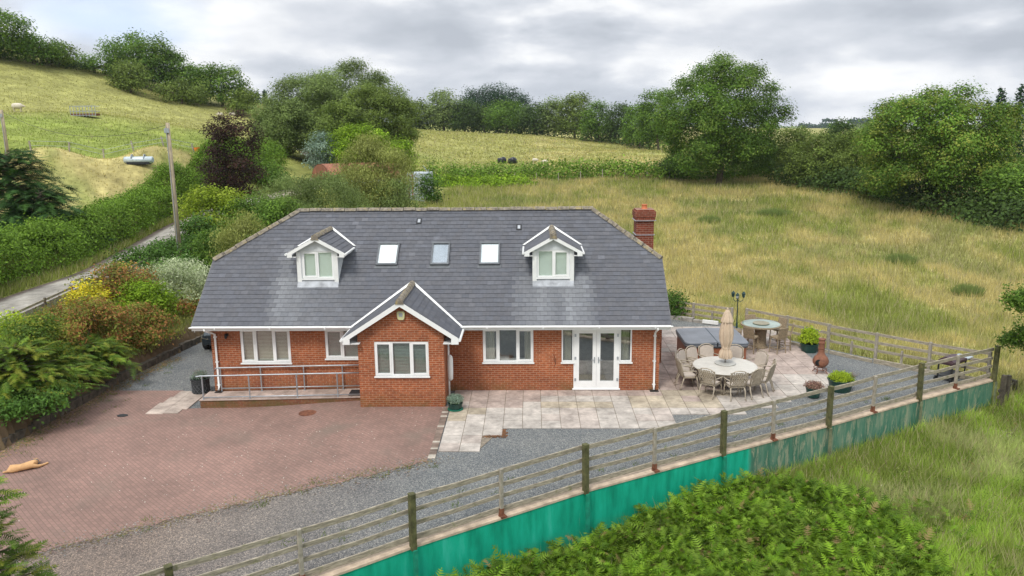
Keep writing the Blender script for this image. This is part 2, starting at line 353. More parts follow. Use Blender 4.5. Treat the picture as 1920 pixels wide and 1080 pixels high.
def Hgt(x, y):
    h = H0(x, y); x = np.asarray(x, float); y = np.asarray(y, float); rr = np.hypot(x-2, y+27)
    amp = sstep(20, 90, rr)
    h = h + (fbm(x*.16, y*.16, 3)-.5)*.5*sstep(24, 40, rr)*(1-.6*sstep(6, 1.5, pathdist(x, y, LANE))) + (fbm(x*.03, y*.03, 9)-.5)*1.6*amp*sstep(60, 120, rr)
    lw = sstep(3.8, 1.7, pathdist(x, y, LANE))
    h = h*(1-lw)+np.interp(y, LZ[0], LZ[1])*lw
    return h
LZ = ([-30, -8, 4, 10, 16, 22, 30, 35, 41, 46, 53, 61, 74, 88], [.8, 1.0, 1.25, 1.4, 1.6, 1.85, 2.25, 2.55, 2.95, 3.3, 3.9, 4.5, 5.6, 6.8])
def hz(x, y): return float(Hgt(np.array([x]), np.array([y]))[0])

STRAW = np.array([.385, .335, .140]); GREEN = np.array([.21, .24, .058]); LUSH = np.array([.20, .245, .055]); DARKG = np.array([.10, .145, .035]); PALE = np.array([.40, .33, .16]); SOIL = np.array([.12, .085, .05])
POLY_LF = [(-95, 50), (-60, 42), (-37, 36), (-27, 45), (-26.5, 36), (-27, 20), (-28, 6), (-50, 0), (-95, 10)]
def ground_col(x, y):
    """own colour of the sward: hay-dry seed heads, green rushes, lush pasture"""
    x = np.asarray(x, float); y = np.asarray(y, float)
    a = fbm(x*.10+3, y*.07, 21, 5); b = fbm(x*.33, y*.25, 31, 4); c = fbm(x*1.3, y*1.0, 41, 3)
    dry = sstep(.40, .60, a*.46+b*.36+c*.24+.005+.12*inpoly(x, y, POLY_LF))
    right = sstep(-6, 4, x-.02*y)*1.0
    hay = sstep(0, 1, right*(y > -4)+inpoly(x, y, POLY_LF)*1.0)
    k = dry*(.25+.75*hay)
    col = GREEN*(1-k[..., None])+STRAW*k[..., None]
    rush = sstep(.60, .68, fbm(x*.22+9, y*.16, 77, 3))[..., None]*.45
    col = col*(1-rush)+DARKG*1.25*rush
    # left hill: brighter pasture, with a dry band high up
    lh = sstep(-14, -26, x+.12*y)*(1-1.0*inpoly(x, y, POLY_LF))
    d = np.hypot(x-2, y+27); hb = sstep(.42, .62, a*.6+c*.4)
    lc = LUSH*(1-hb[..., None]*.45)+GREEN*1.25*hb[..., None]*.45
    up = (sstep(96, 112, d)*.75)[..., None]; lc = lc*(1-up)+(STRAW*.62+GREEN*.38)*up
    col = col*(1-lh[..., None])+lc*lh[..., None]
    # far upper field behind
    uf = (sstep(128, 140, y+27)*sstep(-30, -20, x)*.6)[..., None]; col = col*(1-uf)+(STRAW*.62+GREEN*.45)*uf
    # foreground slope: rough green
    fg = (sstep(1.5, -1.5, y-.55*(x-18.6)-1.0)*sstep(-20, -10, x))[..., None]; f2 = (sstep(.45, .65, b*.6+c*.4))[..., None]
    fc = GREEN*.95*(1-f2*.55)+STRAW*.9*f2*.55; col = col*(1-fg)+fc*fg
    near = (sstep(2.5, .6, pathdist(x, y, BACKF))*.6)[..., None]; col = col*(1-near)+GREEN*near
    return np.clip(col*(.86+.28*c[..., None]), 0, 1)

def build_terrain():
    ang = np.radians(np.linspace(-75, 75, 420)); rad = np.r_[np.linspace(3, 60, 190), 60*np.exp(np.linspace(.012, math.log(900/60), 190))]
    Rr, A = np.meshgrid(rad, ang, indexing='ij'); X = 2.1+Rr*np.sin(A); Yy = -27+Rr*np.cos(A); Z = Hgt(X, Yy)
    ins = inpoly(X, Yy, YARD); ed = pathdist(X, Yy, YARD+[YARD[0]])
    Z = np.where(ins, np.minimum(Z, -.25-np.minimum(ed, 1.6)*.9), Z)
    bankside = inpoly(X, Yy, YARD) & (X < -11)
    Z = np.where(bankside, np.minimum(Z, -.3), Z)
    # under the wall foot keep the outside level
    nearwall = pathdist(X, Yy, WALL); Z = np.where((~ins) & (nearwall < .5), np.minimum(Z, H0(X, Yy)), Z)
    V = np.stack([X, Yy, Z], -1).reshape(-1, 3); n, m = X.shape
    i = np.arange(n-1)[:, None]*m+np.arange(m-1)[None, :]; Fc = np.stack([i, i+m, i+m+1, i+1], -1).reshape(-1, 4)
    col = ground_col(V[:, 0], V[:, 1])
    bare = sstep(.9, .2, ed.ravel())*(V[:, 0] < -11); col = col*(1-bare[:, None])+SOIL*bare[:, None]
    track = sstep(1.6, .9, pathdist(V[:, 0], V[:, 1], LANE[10:]))[:, None]*.5; col = col*(1-track)+np.array([.30, .25, .17])*track
    o = npmesh('ground', V, Fc[:, ::-1], attr_mat('rough_pasture', .95, 0, .22, 1.7, .1, bump=.8, nscale2=.35), None, col, smooth=True)
    tag(o, kind='structure')
build_terrain()
# sheet that carries the ground on to the horizon, well below the modelled land
def far_ground():
    m = simple('distant_farmland', (.13, .17, .05), .95, var=.3, scale=.01)
    b = MB(); R0 = 9000
    b.add([(-R0, -R0, -22), (R0, -R0, -22), (R0, R0, -22), (-R0, R0, -22)], [(0, 1, 2, 3)])
    tag(b.build('distant_ground', m), kind='structure')
far_ground()

# ------------------------------------------------------------------ yard: gravel, brick drive, paving, lane
def gravel_mat():
    m, t, b, out = newmat('grey_gravel'); tc = t.nodes.new('ShaderNodeTexCoord'); v = tc.outputs['Object']
    vo = N(t, 'ShaderNodeTexVoronoi', i_Scale=42.0); L(t, v, vo.inputs['Vector'])
    r = ramp(t, math_n(t, 'FRACT', math_n(t, 'MULTIPLY', vo.outputs['Color'], 3.0)), [(0, (.085, .093, .097)), (.45, (.145, .156, .162)), (.8, (.205, .215, .215)), (1, (.32, .32, .30))])
    n = N(t, 'ShaderNodeTexNoise', i_Scale=.55, i_Detail=7.0, i_Roughness=.6); L(t, v, n.inputs['Vector'])
    r2 = ramp(t, n.outputs['Fac'], [(.3, (.82, .84, .86)), (.7, (1.18, 1.15, 1.1))]); c = mixc(t, 1.0, r.outputs[0], r2.outputs[0], 'MULTIPLY')
    # rusty brown dust toward the brick drive and weeds
    sp = t.nodes.new('ShaderNodeSeparateXYZ'); L(t, v, sp.inputs[0])
    mr = N(t, 'ShaderNodeMapRange'); mr.inputs['From Min'].default_value = 1.0; mr.inputs['From Max'].default_value = -5.5; L(t, math_n(t, 'ADD', sp.outputs[0], math_n(t, 'MULTIPLY', n.outputs['Fac'], 3.0)), mr.inputs['Value'])
    my = N(t, 'ShaderNodeMapRange'); my.inputs['From Min'].default_value = -2.0; my.inputs['From Max'].default_value = -5.0; L(t, sp.outputs[1], my.inputs['Value'])
    c = mixc(t, math_n(t, 'MULTIPLY', math_n(t, 'MULTIPLY', mr.outputs[0], my.outputs[0]), .8), c, mixc(t, 1.0, c, (1.25, .90, .72, 1), 'MULTIPLY'))
    n3 = N(t, 'ShaderNodeTexNoise', i_Scale=2.6, i_Detail=6.0, i_Roughness=.7); L(t, v, n3.inputs['Vector'])
    c = mixc(t, ramp(t, n3.outputs['Fac'], [(.64, (0, 0, 0)), (.74, (.5, .5, .5))]).outputs[0], c, (.10, .10, .05))
    L(t, c, b.inputs['Base Color']); b.inputs['Roughness'].default_value = .9; b.inputs['Specular IOR Level'].default_value = .15
    bp = N(t, 'ShaderNodeBump', i_Strength=.8, i_Distance=.02); L(t, vo.outputs['Distance'], bp.inputs['Height']); L(t, bp.outputs[0], b.inputs['Normal'])
    return m
import bmesh
def sloped(o):
    bm = bmesh.new(); bm.from_mesh(o.data)
    for ax, rng_ in ((0, range(-15, -1)), (1, range(-17, -5))):
        for v in rng_:
            bmesh.ops.bisect_plane(bm, geom=bm.verts[:]+bm.edges[:]+bm.faces[:], plane_co=(v, v, 0), plane_no=((1, 0, 0) if ax == 0 else (0, 1, 0)))
    for v in bm.verts:
        if v.co.z > -1: v.co.z += zy(v.co.x, v.co.y)
    bm.to_mesh(o.data); bm.free(); return o
YP = [(x, y) for x, y in YARD]
tag(sloped(MB().prism(YP[::-1], -2.2, 0.0).build('gravel_yard', gravel_mat())), kind='structure')

def drive_mat():
    m, t, b, out = newmat('brick_paviors'); tc = t.nodes.new('ShaderNodeTexCoord'); v = tc.outputs['Object']
    mp = t.nodes.new('ShaderNodeMapping'); mp.inputs['Rotation'].default_value = (0, 0, math.radians(45)); L(t, v, mp.inputs[0])
    br = t.nodes.new('ShaderNodeTexBrick'); L(t, mp.outputs[0], br.inputs['Vector'])
    br.inputs['Color1'].default_value = (.275, .172, .143, 1); br.inputs['Color2'].default_value = (.225, .145, .122, 1); br.inputs['Mortar'].default_value = (.15, .11, .085, 1)
    br.inputs['Scale'].default_value = 1; br.inputs['Mortar Size'].default_value = .007; br.inputs['Brick Width'].default_value = .21; br.inputs['Row Height'].default_value = .105; br.inputs['Mortar Smooth'].default_value = .2
    n = N(t, 'ShaderNodeTexNoise', i_Scale=.42, i_Detail=8.0, i_Roughness=.62); L(t, v, n.inputs['Vector'])
    c = mixc(t, 1.0, br.outputs['Color'], ramp(t, n.outputs['Fac'], [(.3, (.82, .84, .84)), (.7, (1.22, 1.2, 1.2))]).outputs[0], 'MULTIPLY')
    n4 = N(t, 'ShaderNodeTexNoise', i_Scale=.5, i_Detail=4.0); mp4 = t.nodes.new('ShaderNodeMapping'); mp4.inputs['Location'].default_value = (7, 3, 0); L(t, v, mp4.inputs[0]); L(t, mp4.outputs[0], n4.inputs['Vector'])
    c = mixc(t, ramp(t, n4.outputs['Fac'], [(.56, (0, 0, 0)), (.72, (.45, .45, .45))]).outputs[0], c, (.17, .15, .12))   # greenish-grey worn patches
    n2 = N(t, 'ShaderNodeTexNoise', i_Scale=14.0, i_Detail=5.0, i_Roughness=.8); L(t, v, n2.inputs['Vector'])
    c = mixc(t, ramp(t, n2.outputs['Fac'], [(.66, (0, 0, 0)), (.72, (.75, .75, .75))]).outputs[0], c, (.40, .31, .26))   # pale specks
    L(t, c, b.inputs['Base Color']); b.inputs['Roughness'].default_value = .85; b.inputs['Specular IOR Level'].default_value = .2
    bp = N(t, 'ShaderNodeBump', i_Strength=.4, i_Distance=.008); bp.invert = True; L(t, br.outputs['Fac'], bp.inputs['Height']); L(t, bp.outputs[0], b.inputs['Normal'])
    return m
def wig(p, q, n, amp, seed):
    r = random.Random(seed); out = []
    for k in range(n):
        t = k/n; out.append((p[0]+(q[0]-p[0])*t+r.uniform(-amp, amp), p[1]+(q[1]-p[1])*t+r.uniform(-amp, amp)))
    return out
drv = [(-10.3, .05), (-13.05, .05), (-13.2, -1.5), (-13.45, -5), (-13.95, -9), (-14.4, -13), (-14.4, -15.2)] + wig((-12.6, -13.8), (-8.9, -11.0), 14, .09, 1) + wig((-8.9, -11.0), (-6.2, -9.25), 12, .09, 4) + wig((-6.2, -9.25), (-1.65, -6.6), 20, .09, 2) + wig((-1.65, -6.6), (-.62, -5.9), 5, .05, 3) + [(-.62, -1.62), (-3.6, -1.6), (-3.6, -1.72), (-9.3, -1.72), (-10.4, -1.95)]
drv = [warp_(*p) if p[0] < -3.7 and not (-9.4 < p[0] < -3.5 and p[1] > -3) else p for p in drv]
drv = [(-3.62, -.9) if p == (-3.6, -1.72) else ((-9.0, -.9) if p == (-9.3, -1.72) else p) for p in drv]
tag(sloped(MB().prism(drv, -.05, .012).build('brick_driveway', drive_mat())), kind='structure')

# paving slabs 0.6 m, laid on a grid; the stepped lower right edge follows the fence
def slab_ok(i, j):
    x0, x1, y1, y0 = i*.6, i*.6+.6, -j*.6, -j*.6-.6       # j counts towards the camera
    xm, ym = (x0+x1)/2, (y0+y1)/2
    if x0 < -.61 or x1 > 13.25: return False
    if ym > 0 and x0 < 6.0: return False
    if ym > 9.1: return False
    if ym > 8.3 and x0 > 10.3: return False
    if x0 < -.01 and y1 > -1.65: return x0 >= -.61 and xm > -.75
    if y0 > -3.61: pass
    elif y0 > -4.21: return x1 < 1.21
    else: return y0 > -5.41 and x1 < .61
    if x1 <= 6.61: return True
    if x1 <= 9.01: return y0 > -2.41
    fy = np.interp(x1, [p[0] for p in WALL], [p[1] for p in WALL])
    return y0 > fy+1.9 and (x1 < 13.25)
def patio():
    b = MB(); r = random.Random(5); P1 = (.50, .38, .31); P2 = (.54, .47, .40); P3 = (.52, .44, .28); P4 = (.58, .54, .47)
    for i in range(-1, 23):
        for j in range(-16, 9):
            if not slab_ok(i, j): continue
            x0, y1 = i*.6, -j*.6
            if j == 0: base = P1 if i < 11 else P3
            elif j == 1: base = P1 if i < 4 else (P4 if i < 9 else P3)
            elif j == 2: base = P3 if 4 <= i < 14 else (P1 if i < 3 else P4)
            elif j < 0: base = P1 if (j > -13 and i > 10) else P2
            elif i < 1 and j < 5: base = P3 if r.random() < .6 else P2
            else: base = P4 if r.random() < .6 else P2
            if r.random() < .08: base = r.choice([P1, P2, P4])
            if i > 14 and j > -4: base = P4 if r.random() < .6 else P2
            k = r.uniform(.90, 1.06)*.80; c = tuple((v*.6+.4*.44)*k*w for v, w in zip(base, (1.03, .985, .96))); g = .009; dz = r.uniform(-.002, .004)
            b.box(x0+g, x0+.6-g, y1-.6+g, y1-g, .0, .028+dz, c)
    tag(b.build('patio_paving', m_slab, tints=True), kind='structure')
    tag(MB().prism([(-.6, 0), (6.54, 0), (6.54, 9.0), (10.2, 9.0), (13.15, 8.3), (13.15, .6), (9.6, -1.7), (6.5, -2.3), (6.5, -3.55), (1.2, -3.55), (.55, -5.3), (-.58, -5.3)][::-1], -.02, .016).build('paving_bed', simple('mortar_joints', (.20, .17, .13), .95, var=.25, scale=8)), kind='structure')
patio()
# pale pavers beside the ramp foot
b = MB(); r = random.Random(8)
for (x0, x1, y0, y1) in [(-10.55, -9.98, -1.9, -1.3), (-9.97, -9.36, -1.9, -1.3), (-10.45, -9.97, -1.29, -.7), (-9.96, -9.36, -1.29, -.7), (-10.35, -9.97, -.69, -.08), (-9.96, -9.36, -.69, -.08), (-10.55, -9.98, -2.35, -1.92), (-9.97, -9.5, -2.3, -1.92)]:
    k = r.uniform(.82, .95); (x0, y0), (x1, y1) = warp_(x0, y0), warp_(x1, y1); zz = zy((x0+x1)/2, (y0+y1)/2); b.box(x0, x1, y0, y1, zz-.02, zz+.035, (.48*k, .40*k, .34*k))
tag(b.build('ramp_foot_paving', m_slab, tints=True), kind='structure')
# narrow soldier course beside the patio, worn pale
b = MB()
for k in range(33):
    y = -1.75-k*.125; q = r.uniform(.8, 1.25)
    if r.random() < .25: c = (.42, .38, .32)
    else: c = (.20*q, .15*q, .12*q)
    b.box(-.84, -.63, y-.115, y, 0, .024, c)
tag(b.build('drive_edging', m_slab, tints=True), kind='structure')

def lane():
    V = []; cols = []; rows = []
    P = np.array(LANE, float); seg = []
    for i in range(len(P)-1):
        n = max(2, int(np.hypot(*(P[i+1]-P[i]))/.7)); seg += [P[i]+(P[i+1]-P[i])*k/n for k in range(n)]
    seg = np.array(seg)
    for _ in range(6): seg[1:-1] = (seg[:-2]+2*seg[1:-1]+seg[2:])/4
    d = np.gradient(seg, axis=0); d /= np.linalg.norm(d, axis=1)[:, None]; nn = np.c_[d[:, 1], -d[:, 0]]
    offs = np.array([-1.9, -1.45, -1.2, -.9, -.45, 0, .45, .9, 1.15, 1.35]); V = []
    for o in offs:
        q = seg+nn*o; V.append(np.c_[q, Hgt(q[:, 0], q[:, 1])])
    V = np.array(V)             # offs x n x 3
    zc = V[3:8, :, 2].max(0)+.10
    for k, o in enumerate(offs):
        edge = .0 if k not in (0, len(offs)-1) else -.12
        V[k, :, 2] = zc+edge-.02*abs(o)
    n = V.shape[1]; vv = V.reshape(-1, 3); i = np.arange(len(offs)-1)[:, None]*n+np.arange(n-1)[None, :]
    Fc = np.stack([i, i+1, i+n+1, i+n], -1).reshape(-1, 4)
    base = {0: (.15, .15, .05), 1: (.11, .085, .07), 2: (.13, .11, .095), 3: (.35, .33, .29), 4: (.37, .35, .31), 5: (.33, .31, .27), 6: (.37, .35, .31), 7: (.35, .33, .29), 8: (.28, .25, .2), 9: (.15, .14, .06)}
    c = np.repeat(np.array([base[k] for k in range(len(offs))]), n, 0); f = fbm(vv[:, 0]*1.1, vv[:, 1]*.8, 5, 4); c = c*(.62+.45*f)[:, None]
    far = sstep(40, 46, vv[:, 1])[:, None]; c = c*(1-far)+np.array([.33, .29, .22])*far*(1)
    o = npmesh('farm_lane', vv, Fc, attr_mat('lane_concrete', .9, 0, .18, 3.0, .15, bump=.4, nscale2=.6), None, c, smooth=True)
    me = o.data
    tag(o, kind='structure')
lane()

# ------------------------------------------------------------------ house
house = tag(empty('house', (-1.3, 3.9, 0)), 'red brick bungalow with dark slate roof, two white dormers and a gabled front projection', 'house')
HO = Vector((-1.3, 3.9, 0))
def hpart(mb, name, mat, parent=house, **kw):
    """parts are modelled in world coordinates; the mesh is moved into its parent's frame"""
    mb.v = [(x-HO.x, y-HO.y, z-HO.z) for x, y, z in mb.v] if parent is house else mb.v
    return mb.build(name, mat, parent, **kw)
def sub(mb, name, mat, par, **kw):
    mb.v = [(x-HO.x, y-HO.y, z-HO.z) for x, y, z in mb.v]
    return mb.build(name, mat, par, **kw)
HX0, HX1, HY1, WT_ = -9.15, 6.54, 7.8, 2.62
SL = .805                                            # roof slope
def rz(y): return 2.862+SL*y                          # top of the front slope
RY = 3.9; RZ = rz(RY); EY = -.45; XL, XR = -9.6, 6.83; HYL = 1.90; RXL, RXR = -6.88, 4.44
def wall_with_holes(b, x0, x1, z0, z1, y, holes, rev=.12, s=1):
    xs = sorted({x0, x1, *[h[0] for h in holes], *[h[1] for h in holes]}); zs = sorted({z0, z1, *[h[2] for h in holes], *[h[3] for h in holes]})
    for i in range(len(xs)-1):
        for j in range(len(zs)-1):
            xm, zm = (xs[i]+xs[i+1])/2, (zs[j]+zs[j+1])/2
            if any(h[0] < xm < h[1] and h[2] < zm < h[3] for h in holes): continue
            b.add([(xs[i], y, zs[j]), (xs[i+1], y, zs[j]), (xs[i+1], y, zs[j+1]), (xs[i], y, zs[j+1])], [(0, 1, 2, 3)])
    for a, c, d, e in holes:
        b.add([(a, y, d), (c, y, d), (c, y, e), (a, y, e), (a, y+rev, d), (c, y+rev, d), (c, y+rev, e), (a, y+rev, e)], [(0, 4, 5, 1), (1, 5, 6, 2), (2, 6, 7, 3), (3, 7, 4, 0)])
W1 = (-8.12, -6.36, 1.05, 2.27); W2 = (-5.13, -3.90, 1.2, 2.25); W4 = (.40, 2.16, 1.05, 2.26); DR = (3.56, 5.15, .10, 2.28); DL = (3.14, 3.56, 1.05, 2.28); DRR = (5.15, 5.58, 1.05, 2.28)
PX0, PX1, PY = -3.62, -.78, -1.63; PXC = -2.15; PEL, PER = -4.06, -.27; PRZ = 3.66; PEZ = 2.42
W3 = (-3.08, -1.29, 1.07, 2.25)
b = MB()
wall_with_holes(b, HX0, PX0, -.5, WT_, 0, [W1, W2]); wall_with_holes(b, PX1, HX1, 0, WT_, 0, [W4, DR, DL, DRR])
for x in (HX0, HX1):
    pts = [(x, 0, -.5), (x, HY1, -.5), (x, HY1, 2.62), (x, HY1-1.95, 4.28), (x, 1.95, 4.28), (x, 0, 2.62)]
    b.add(pts, [tuple(range(6)) if x == HX1 else tuple(range(5, -1, -1))])
b.add([(HX0, HY1, 0), (HX1, HY1, 0), (HX1, HY1, WT_), (HX0, HY1, WT_)], [(3, 2, 1, 0)])
# projecting gabled bay
wall_with_holes(b, PX0, PX1, -.2, 2.50, PY, [W3])
b.add([(PX0, PY, 2.50), (PX1, PY, 2.50), (PXC-.0, PY, 3.50)], [(0, 1, 2)])
for x in (PX0, PX1): b.add([(x, PY, -.2), (x, 0, -.2), (x, 0, 2.50), (x, PY, 2.50)], [(0, 1, 2, 3) if x == PX1 else (3, 2, 1, 0)])
hpart(b, 'wall', m_brick)
hpart(MB().box(HX0+.4, HX1-.4, 1.7, 1.8, .1, 2.5).box(HX0+.3, HX1-.3, .2, 1.7, .0, .05).box(PX0+.2, PX1-.2, -.4, -.3, .1, 2.5), 'interior', simple('dim_interior', (.22, .20, .18), .9))

# slates: every slate is a small tilted tile with its own shade
def slate_field(b, org, ud, vd, nrm, rows, rng, gauge=.197, width=.25, seed=0, stain=None):
    r = random.Random(seed); ud, vd, nrm, org = map(Vector, (ud, vd, nrm, org))
    for k in range(rows):
        u0, u1 = rng(k*gauge), rng((k+1)*gauge); lo0, hi0 = u0; lo1, hi1 = u1
        x = min(lo0, lo1) - (width/2 if k % 2 else 0)
        while x < max(hi0, hi1):
            a0, a1 = max(x+.004, lo0), min(x+width-.004, hi0); c0, c1 = max(x+.004, lo1), min(x+width-.004, hi1)
            x += width
            if a1-a0 < .01 and c1-c0 < .01: continue
            a1 = max(a0, a1); c1 = max(c0, c1)
            if a1-a0 < .01: a0 = a1 = (min(max(a0, c0), c1))
            if c1-c0 < .01: c0 = c1 = (min(max(c0, a0), a1))
            q = r.gauss(1, .055); q = max(.78, min(1.25, q)); h = .014+r.uniform(0, .007); s = r.uniform(-.006, .006)
            t = r.random(); col = [.100*q*(1+.04*t), .106*q, .124*q*(1-.05*t)]
            if r.random() < .04: col = [c*1.2 for c in col]
            if stain:
                st = stain(x, k*gauge, r); col = [c*(1-st)+g*st for c, g in zip(col, (.27, .285, .30))]
            p = [org+ud*a0+vd*(k*gauge+s)+nrm*h, org+ud*a1+vd*(k*gauge+s)+nrm*h, org+ud*c1+vd*((k+1)*gauge+.01)+nrm*.002, org+ud*c0+vd*((k+1)*gauge+.01)+nrm*.002]
            lo = [org+ud*a0+vd*(k*gauge+s), org+ud*a1+vd*(k*gauge+s)]
            b.add(p+lo, [(0, 1, 2, 3), (4, 5, 1, 0)], tuple(col))
CA = 1/math.sqrt(1+SL*SL); SA = SL*CA; slope_len = (RY-EY)/CA
def front_rng(v):
    y = EY+v*CA
    if y <= HYL: return (XL, XR)
    t = (y-HYL)/(RY-HYL); return (XL+(RXL-XL)*t, XR+(RXR-XR)*t)
def stain_front(x, v, r):
    y = EY+v*CA; s = 0
    for xc, hw in ((-5.5, 1.45), (3.0, 1.25)):
        d = abs(x-xc-.25*(1.0-y)*(.6 if xc < 0 else .1))/hw
        if d < 1.15:
            up = y < 1.15; side = y < 2.4 and d > .62
            if up or side:
                n = float(vnoise(np.array([x*3.1+xc]), np.array([y*.5]), 7)[0]); n2 = float(vnoise(np.array([x*1.3+xc]), np.array([y*1.3]), 8)[0])
                s = max(s, (.04+.62*n**3+.18*n2)*(1 if d < .95 else .45)*(.5 if side and not up else 1))
    return s
b = MB(); slate_field(b, (0, EY, rz(EY)), (1, 0, 0), (0, CA, SA), (0, -SA, CA), 28, front_rng, seed=3, stain=stain_front, gauge=slope_len/28)
roof = hpart(b, 'roof', m_slate, tints=True)
# deck below the slates, back slope, half hips
b = MB(); e = .03
b.add([(XL, EY, rz(EY)-e), (XR, EY, rz(EY)-e), (XR, HYL, rz(HYL)-e), (RXR, RY, RZ-e), (RXL, RY, RZ-e), (XL, HYL, rz(HYL)-e)], [tuple(range(6))])
BY = 2*RY
b.add([(XL, BY-EY, rz(EY)), (XR, BY-EY, rz(EY)), (XR, BY-HYL, rz(HYL)), (RXR, RY, RZ), (RXL, RY, RZ), (XL, BY-HYL, rz(HYL))], [tuple(range(5, -1, -1))])
b.add([(XL, HYL, rz(HYL)), (RXL, RY, RZ), (XL, BY-HYL, rz(HYL))], [(0, 1, 2)]); b.add([(XR, HYL, rz(HYL)), (RXR, RY, RZ), (XR, BY-HYL, rz(HYL))], [(2, 1, 0)])
sub(b, 'roof_deck', m_slate, roof).data.attributes.new('tint', 'FLOAT_COLOR', 'POINT').data.foreach_set('color', [.11, .12, .14, 1]*18)
def ridge_run(b, p, q, seg=.45, rad=.092, seed=1, tilt=0):
    r = random.Random(seed); p = Vector(p); q = Vector(q); Ln = (q-p).length; n = max(1, round(Ln/seg)); d = (q-p)/n; up = Vector((0, 0, 1)); dn = d.normalized(); sd_ = dn.cross(up).normalized(); u2 = sd_.cross(dn).normalized()
    for k in range(n):
        a = p+d*k+dn*.012; c = p+d*(k+1)-dn*.012; o = u2*r.uniform(-.008, .012); R_ = rad*r.uniform(.96, 1.05); vs = []
        prof = [(-1.25, -.55), (-1.0, -.15), (-.55, .42), (0, .66), (.55, .42), (1.0, -.15), (1.25, -.55)]
        for pt, rr in ((a, R_), (c, R_*.96)): vs += [pt+sd_*(x*rr)+u2*(z*rr)+o for x, z in prof]
        b.add(vs, [(i, i+1, 8+i, 7+i) for i in range(6)]+[tuple(range(6, -1, -1)), tuple(range(7, 14))])
b = MB(); ridge_run(b, (RXL-.05, RY, RZ+.04), (RXR+.05, RY, RZ+.04), seed=1); ridge_run(b, (XL-.02, HYL, rz(HYL)+.03), (RXL, RY, RZ+.03), seed=2); ridge_run(b, (XR+.02, HYL, rz(HYL)+.03), (RXR, RY, RZ+.03), seed=3)
sub(b, 'ridge_tiles', m_ridge, roof)
# verges, soffit, fascia, gutter
b = MB()
for x, s in ((XL, -1), (XR, 1)):
    sub(MB().extr([(x, EY, rz(EY)-.0), (x, HYL, rz(HYL)-.0), (x, HYL, rz(HYL)-.07), (x, EY, rz(EY)-.07)], (s*.03, 0, 0)), 'verge', m_frame0, roof)
b = MB()
for x, s in ((XL, -1), (XR, 1)):
    b.extr([(x-s*.10, EY, rz(EY)-.075), (x-s*.10, HYL, rz(HYL)-.075), (x-s*.10, HYL, rz(HYL)-.22), (x-s*.10, EY, rz(EY)-.22)], (s*.02, 0, 0))
b.box(XL, PEL+.15, EY-.005, 0.05, rz(EY)-.16, rz(EY)-.145); b.box(PER-.1, XR, EY-.005, 0.05, rz(EY)-.16, rz(EY)-.145)
b.box(XL, PEL+.25, EY-.02, EY, rz(EY)-.17, rz(EY)-.01); b.box(PER-.2, XR, EY-.02, EY, rz(EY)-.17, rz(EY)-.01)
hpart(b, 'fascia', m_upvc)
def gutter(b, x0, x1, y, z, r_=.055):
    n = 7; prof = [(-math.cos(math.pi*k/(n-1))*r_, -math.sin(math.pi*k/(n-1))*r_) for k in range(n)]
    vs = [(x, y+a, z+c) for x in (x0, x1) for a, c in prof]+[(x, y+a*.86, z+c*.86+.001) for x in (x0, x1) for a, c in prof]
    b.add(vs, [(k, k+1, n+k+1, n+k) for k in range(n-1)]+[(2*n+k+1, 2*n+k, 3*n+k, 3*n+k+1) for k in range(n-1)]+[(0, n, 3*n, 2*n), (n-1, 2*n-1, 4*n-1, 3*n-1)]+[tuple(range(n)), tuple(range(2*n-1, n-1, -1))])
for k, (x0, x1) in enumerate([(XL-.06, PEL+.12), (PER-.04, XR+.06)]):
    b = MB(); gutter(b, x0, x1, EY-.08, rz(EY)-.03)
    for x in np.arange(x0+.9, x1-.3, 1.9): b.box(x-.02, x+.02, EY-.145, EY-.02, rz(EY)-.095, rz(EY)-.025)
    hpart(b, 'gutter', m_upvc)
def downpipe(x, off=.0, z0=.08, y=-.07):
    b = MB(); zt = rz(EY)-.09
    b.tube([(x+off, EY-.08, zt), (x+off, EY-.08, zt-.06), (x+off*.5, EY*.5, zt-.2), (x, y, zt-.30), (x, y, z0+.1), (x, y-.06, z0)], .038, 10)
    for z in (2.0, 1.1, .25): b.box(x-.055, x+.055, y-.02, 0, z-.02, z+.02)
    return hpart(b, 'downpipe', m_upvc, smooth=True)
downpipe(-8.98, -.16); downpipe(6.36, .02)
hpart(MB().box(6.22, 6.52, -.22, -.02, .03, .05), 'drain_cover', m_black); hpart(MB().box(-9.1, -8.85, -.22, -.02, .016, .035), 'drain_cover', m_black)
# chimney breast and stack
b = MB(); b.box(HX1-.05, 7.16, 3.32, 4.5, 0, 3.5)
b.add([(HX1-.05, 3.32, 3.5), (7.16, 3.32, 3.5), (7.16, 4.5, 3.5), (HX1-.05, 4.5, 3.5), (HX1-.05, 3.45, 4.3), (6.78, 3.45, 4.1), (6.78, 4.4, 4.1), (HX1-.05, 4.4, 4.3)], [(0, 1, 5, 4), (1, 2, 6, 5), (2, 3, 7, 6), (4, 5, 6, 7)])
hpart(b, 'chimney_breast', m_brick)
b = MB(); b.box(6.10, 6.76, 3.45, 4.25, 3.9, 5.72); b.box(6.06, 6.80, 3.41, 4.29, 5.60, 5.70); b.box(6.04, 6.82, 3.39, 4.31, 5.72, 5.94); b.box(6.09, 6.77, 3.44, 4.26, 5.94, 6.0)
ch = hpart(b, 'chimney', m_chim)
sub(MB().box(6.06, 6.80, 3.42, 4.28, 5.035, 5.055), 'lead_tray', m_lead, ch); sub(MB().box(6.03, 6.84, 3.37, 4.33, 5.585, 5.60), 'lead_tray', m_lead, ch)
sub(MB().lathe([(.13, 0), (.12, .03), (.105, .05), (.10, .14), (.115, .15), (.115, .18), (.09, .18)], 14, (6.44, 3.85, 5.99)), 'chimney_pot', simple('terracotta', (.50, .16, .07), .8), ch)

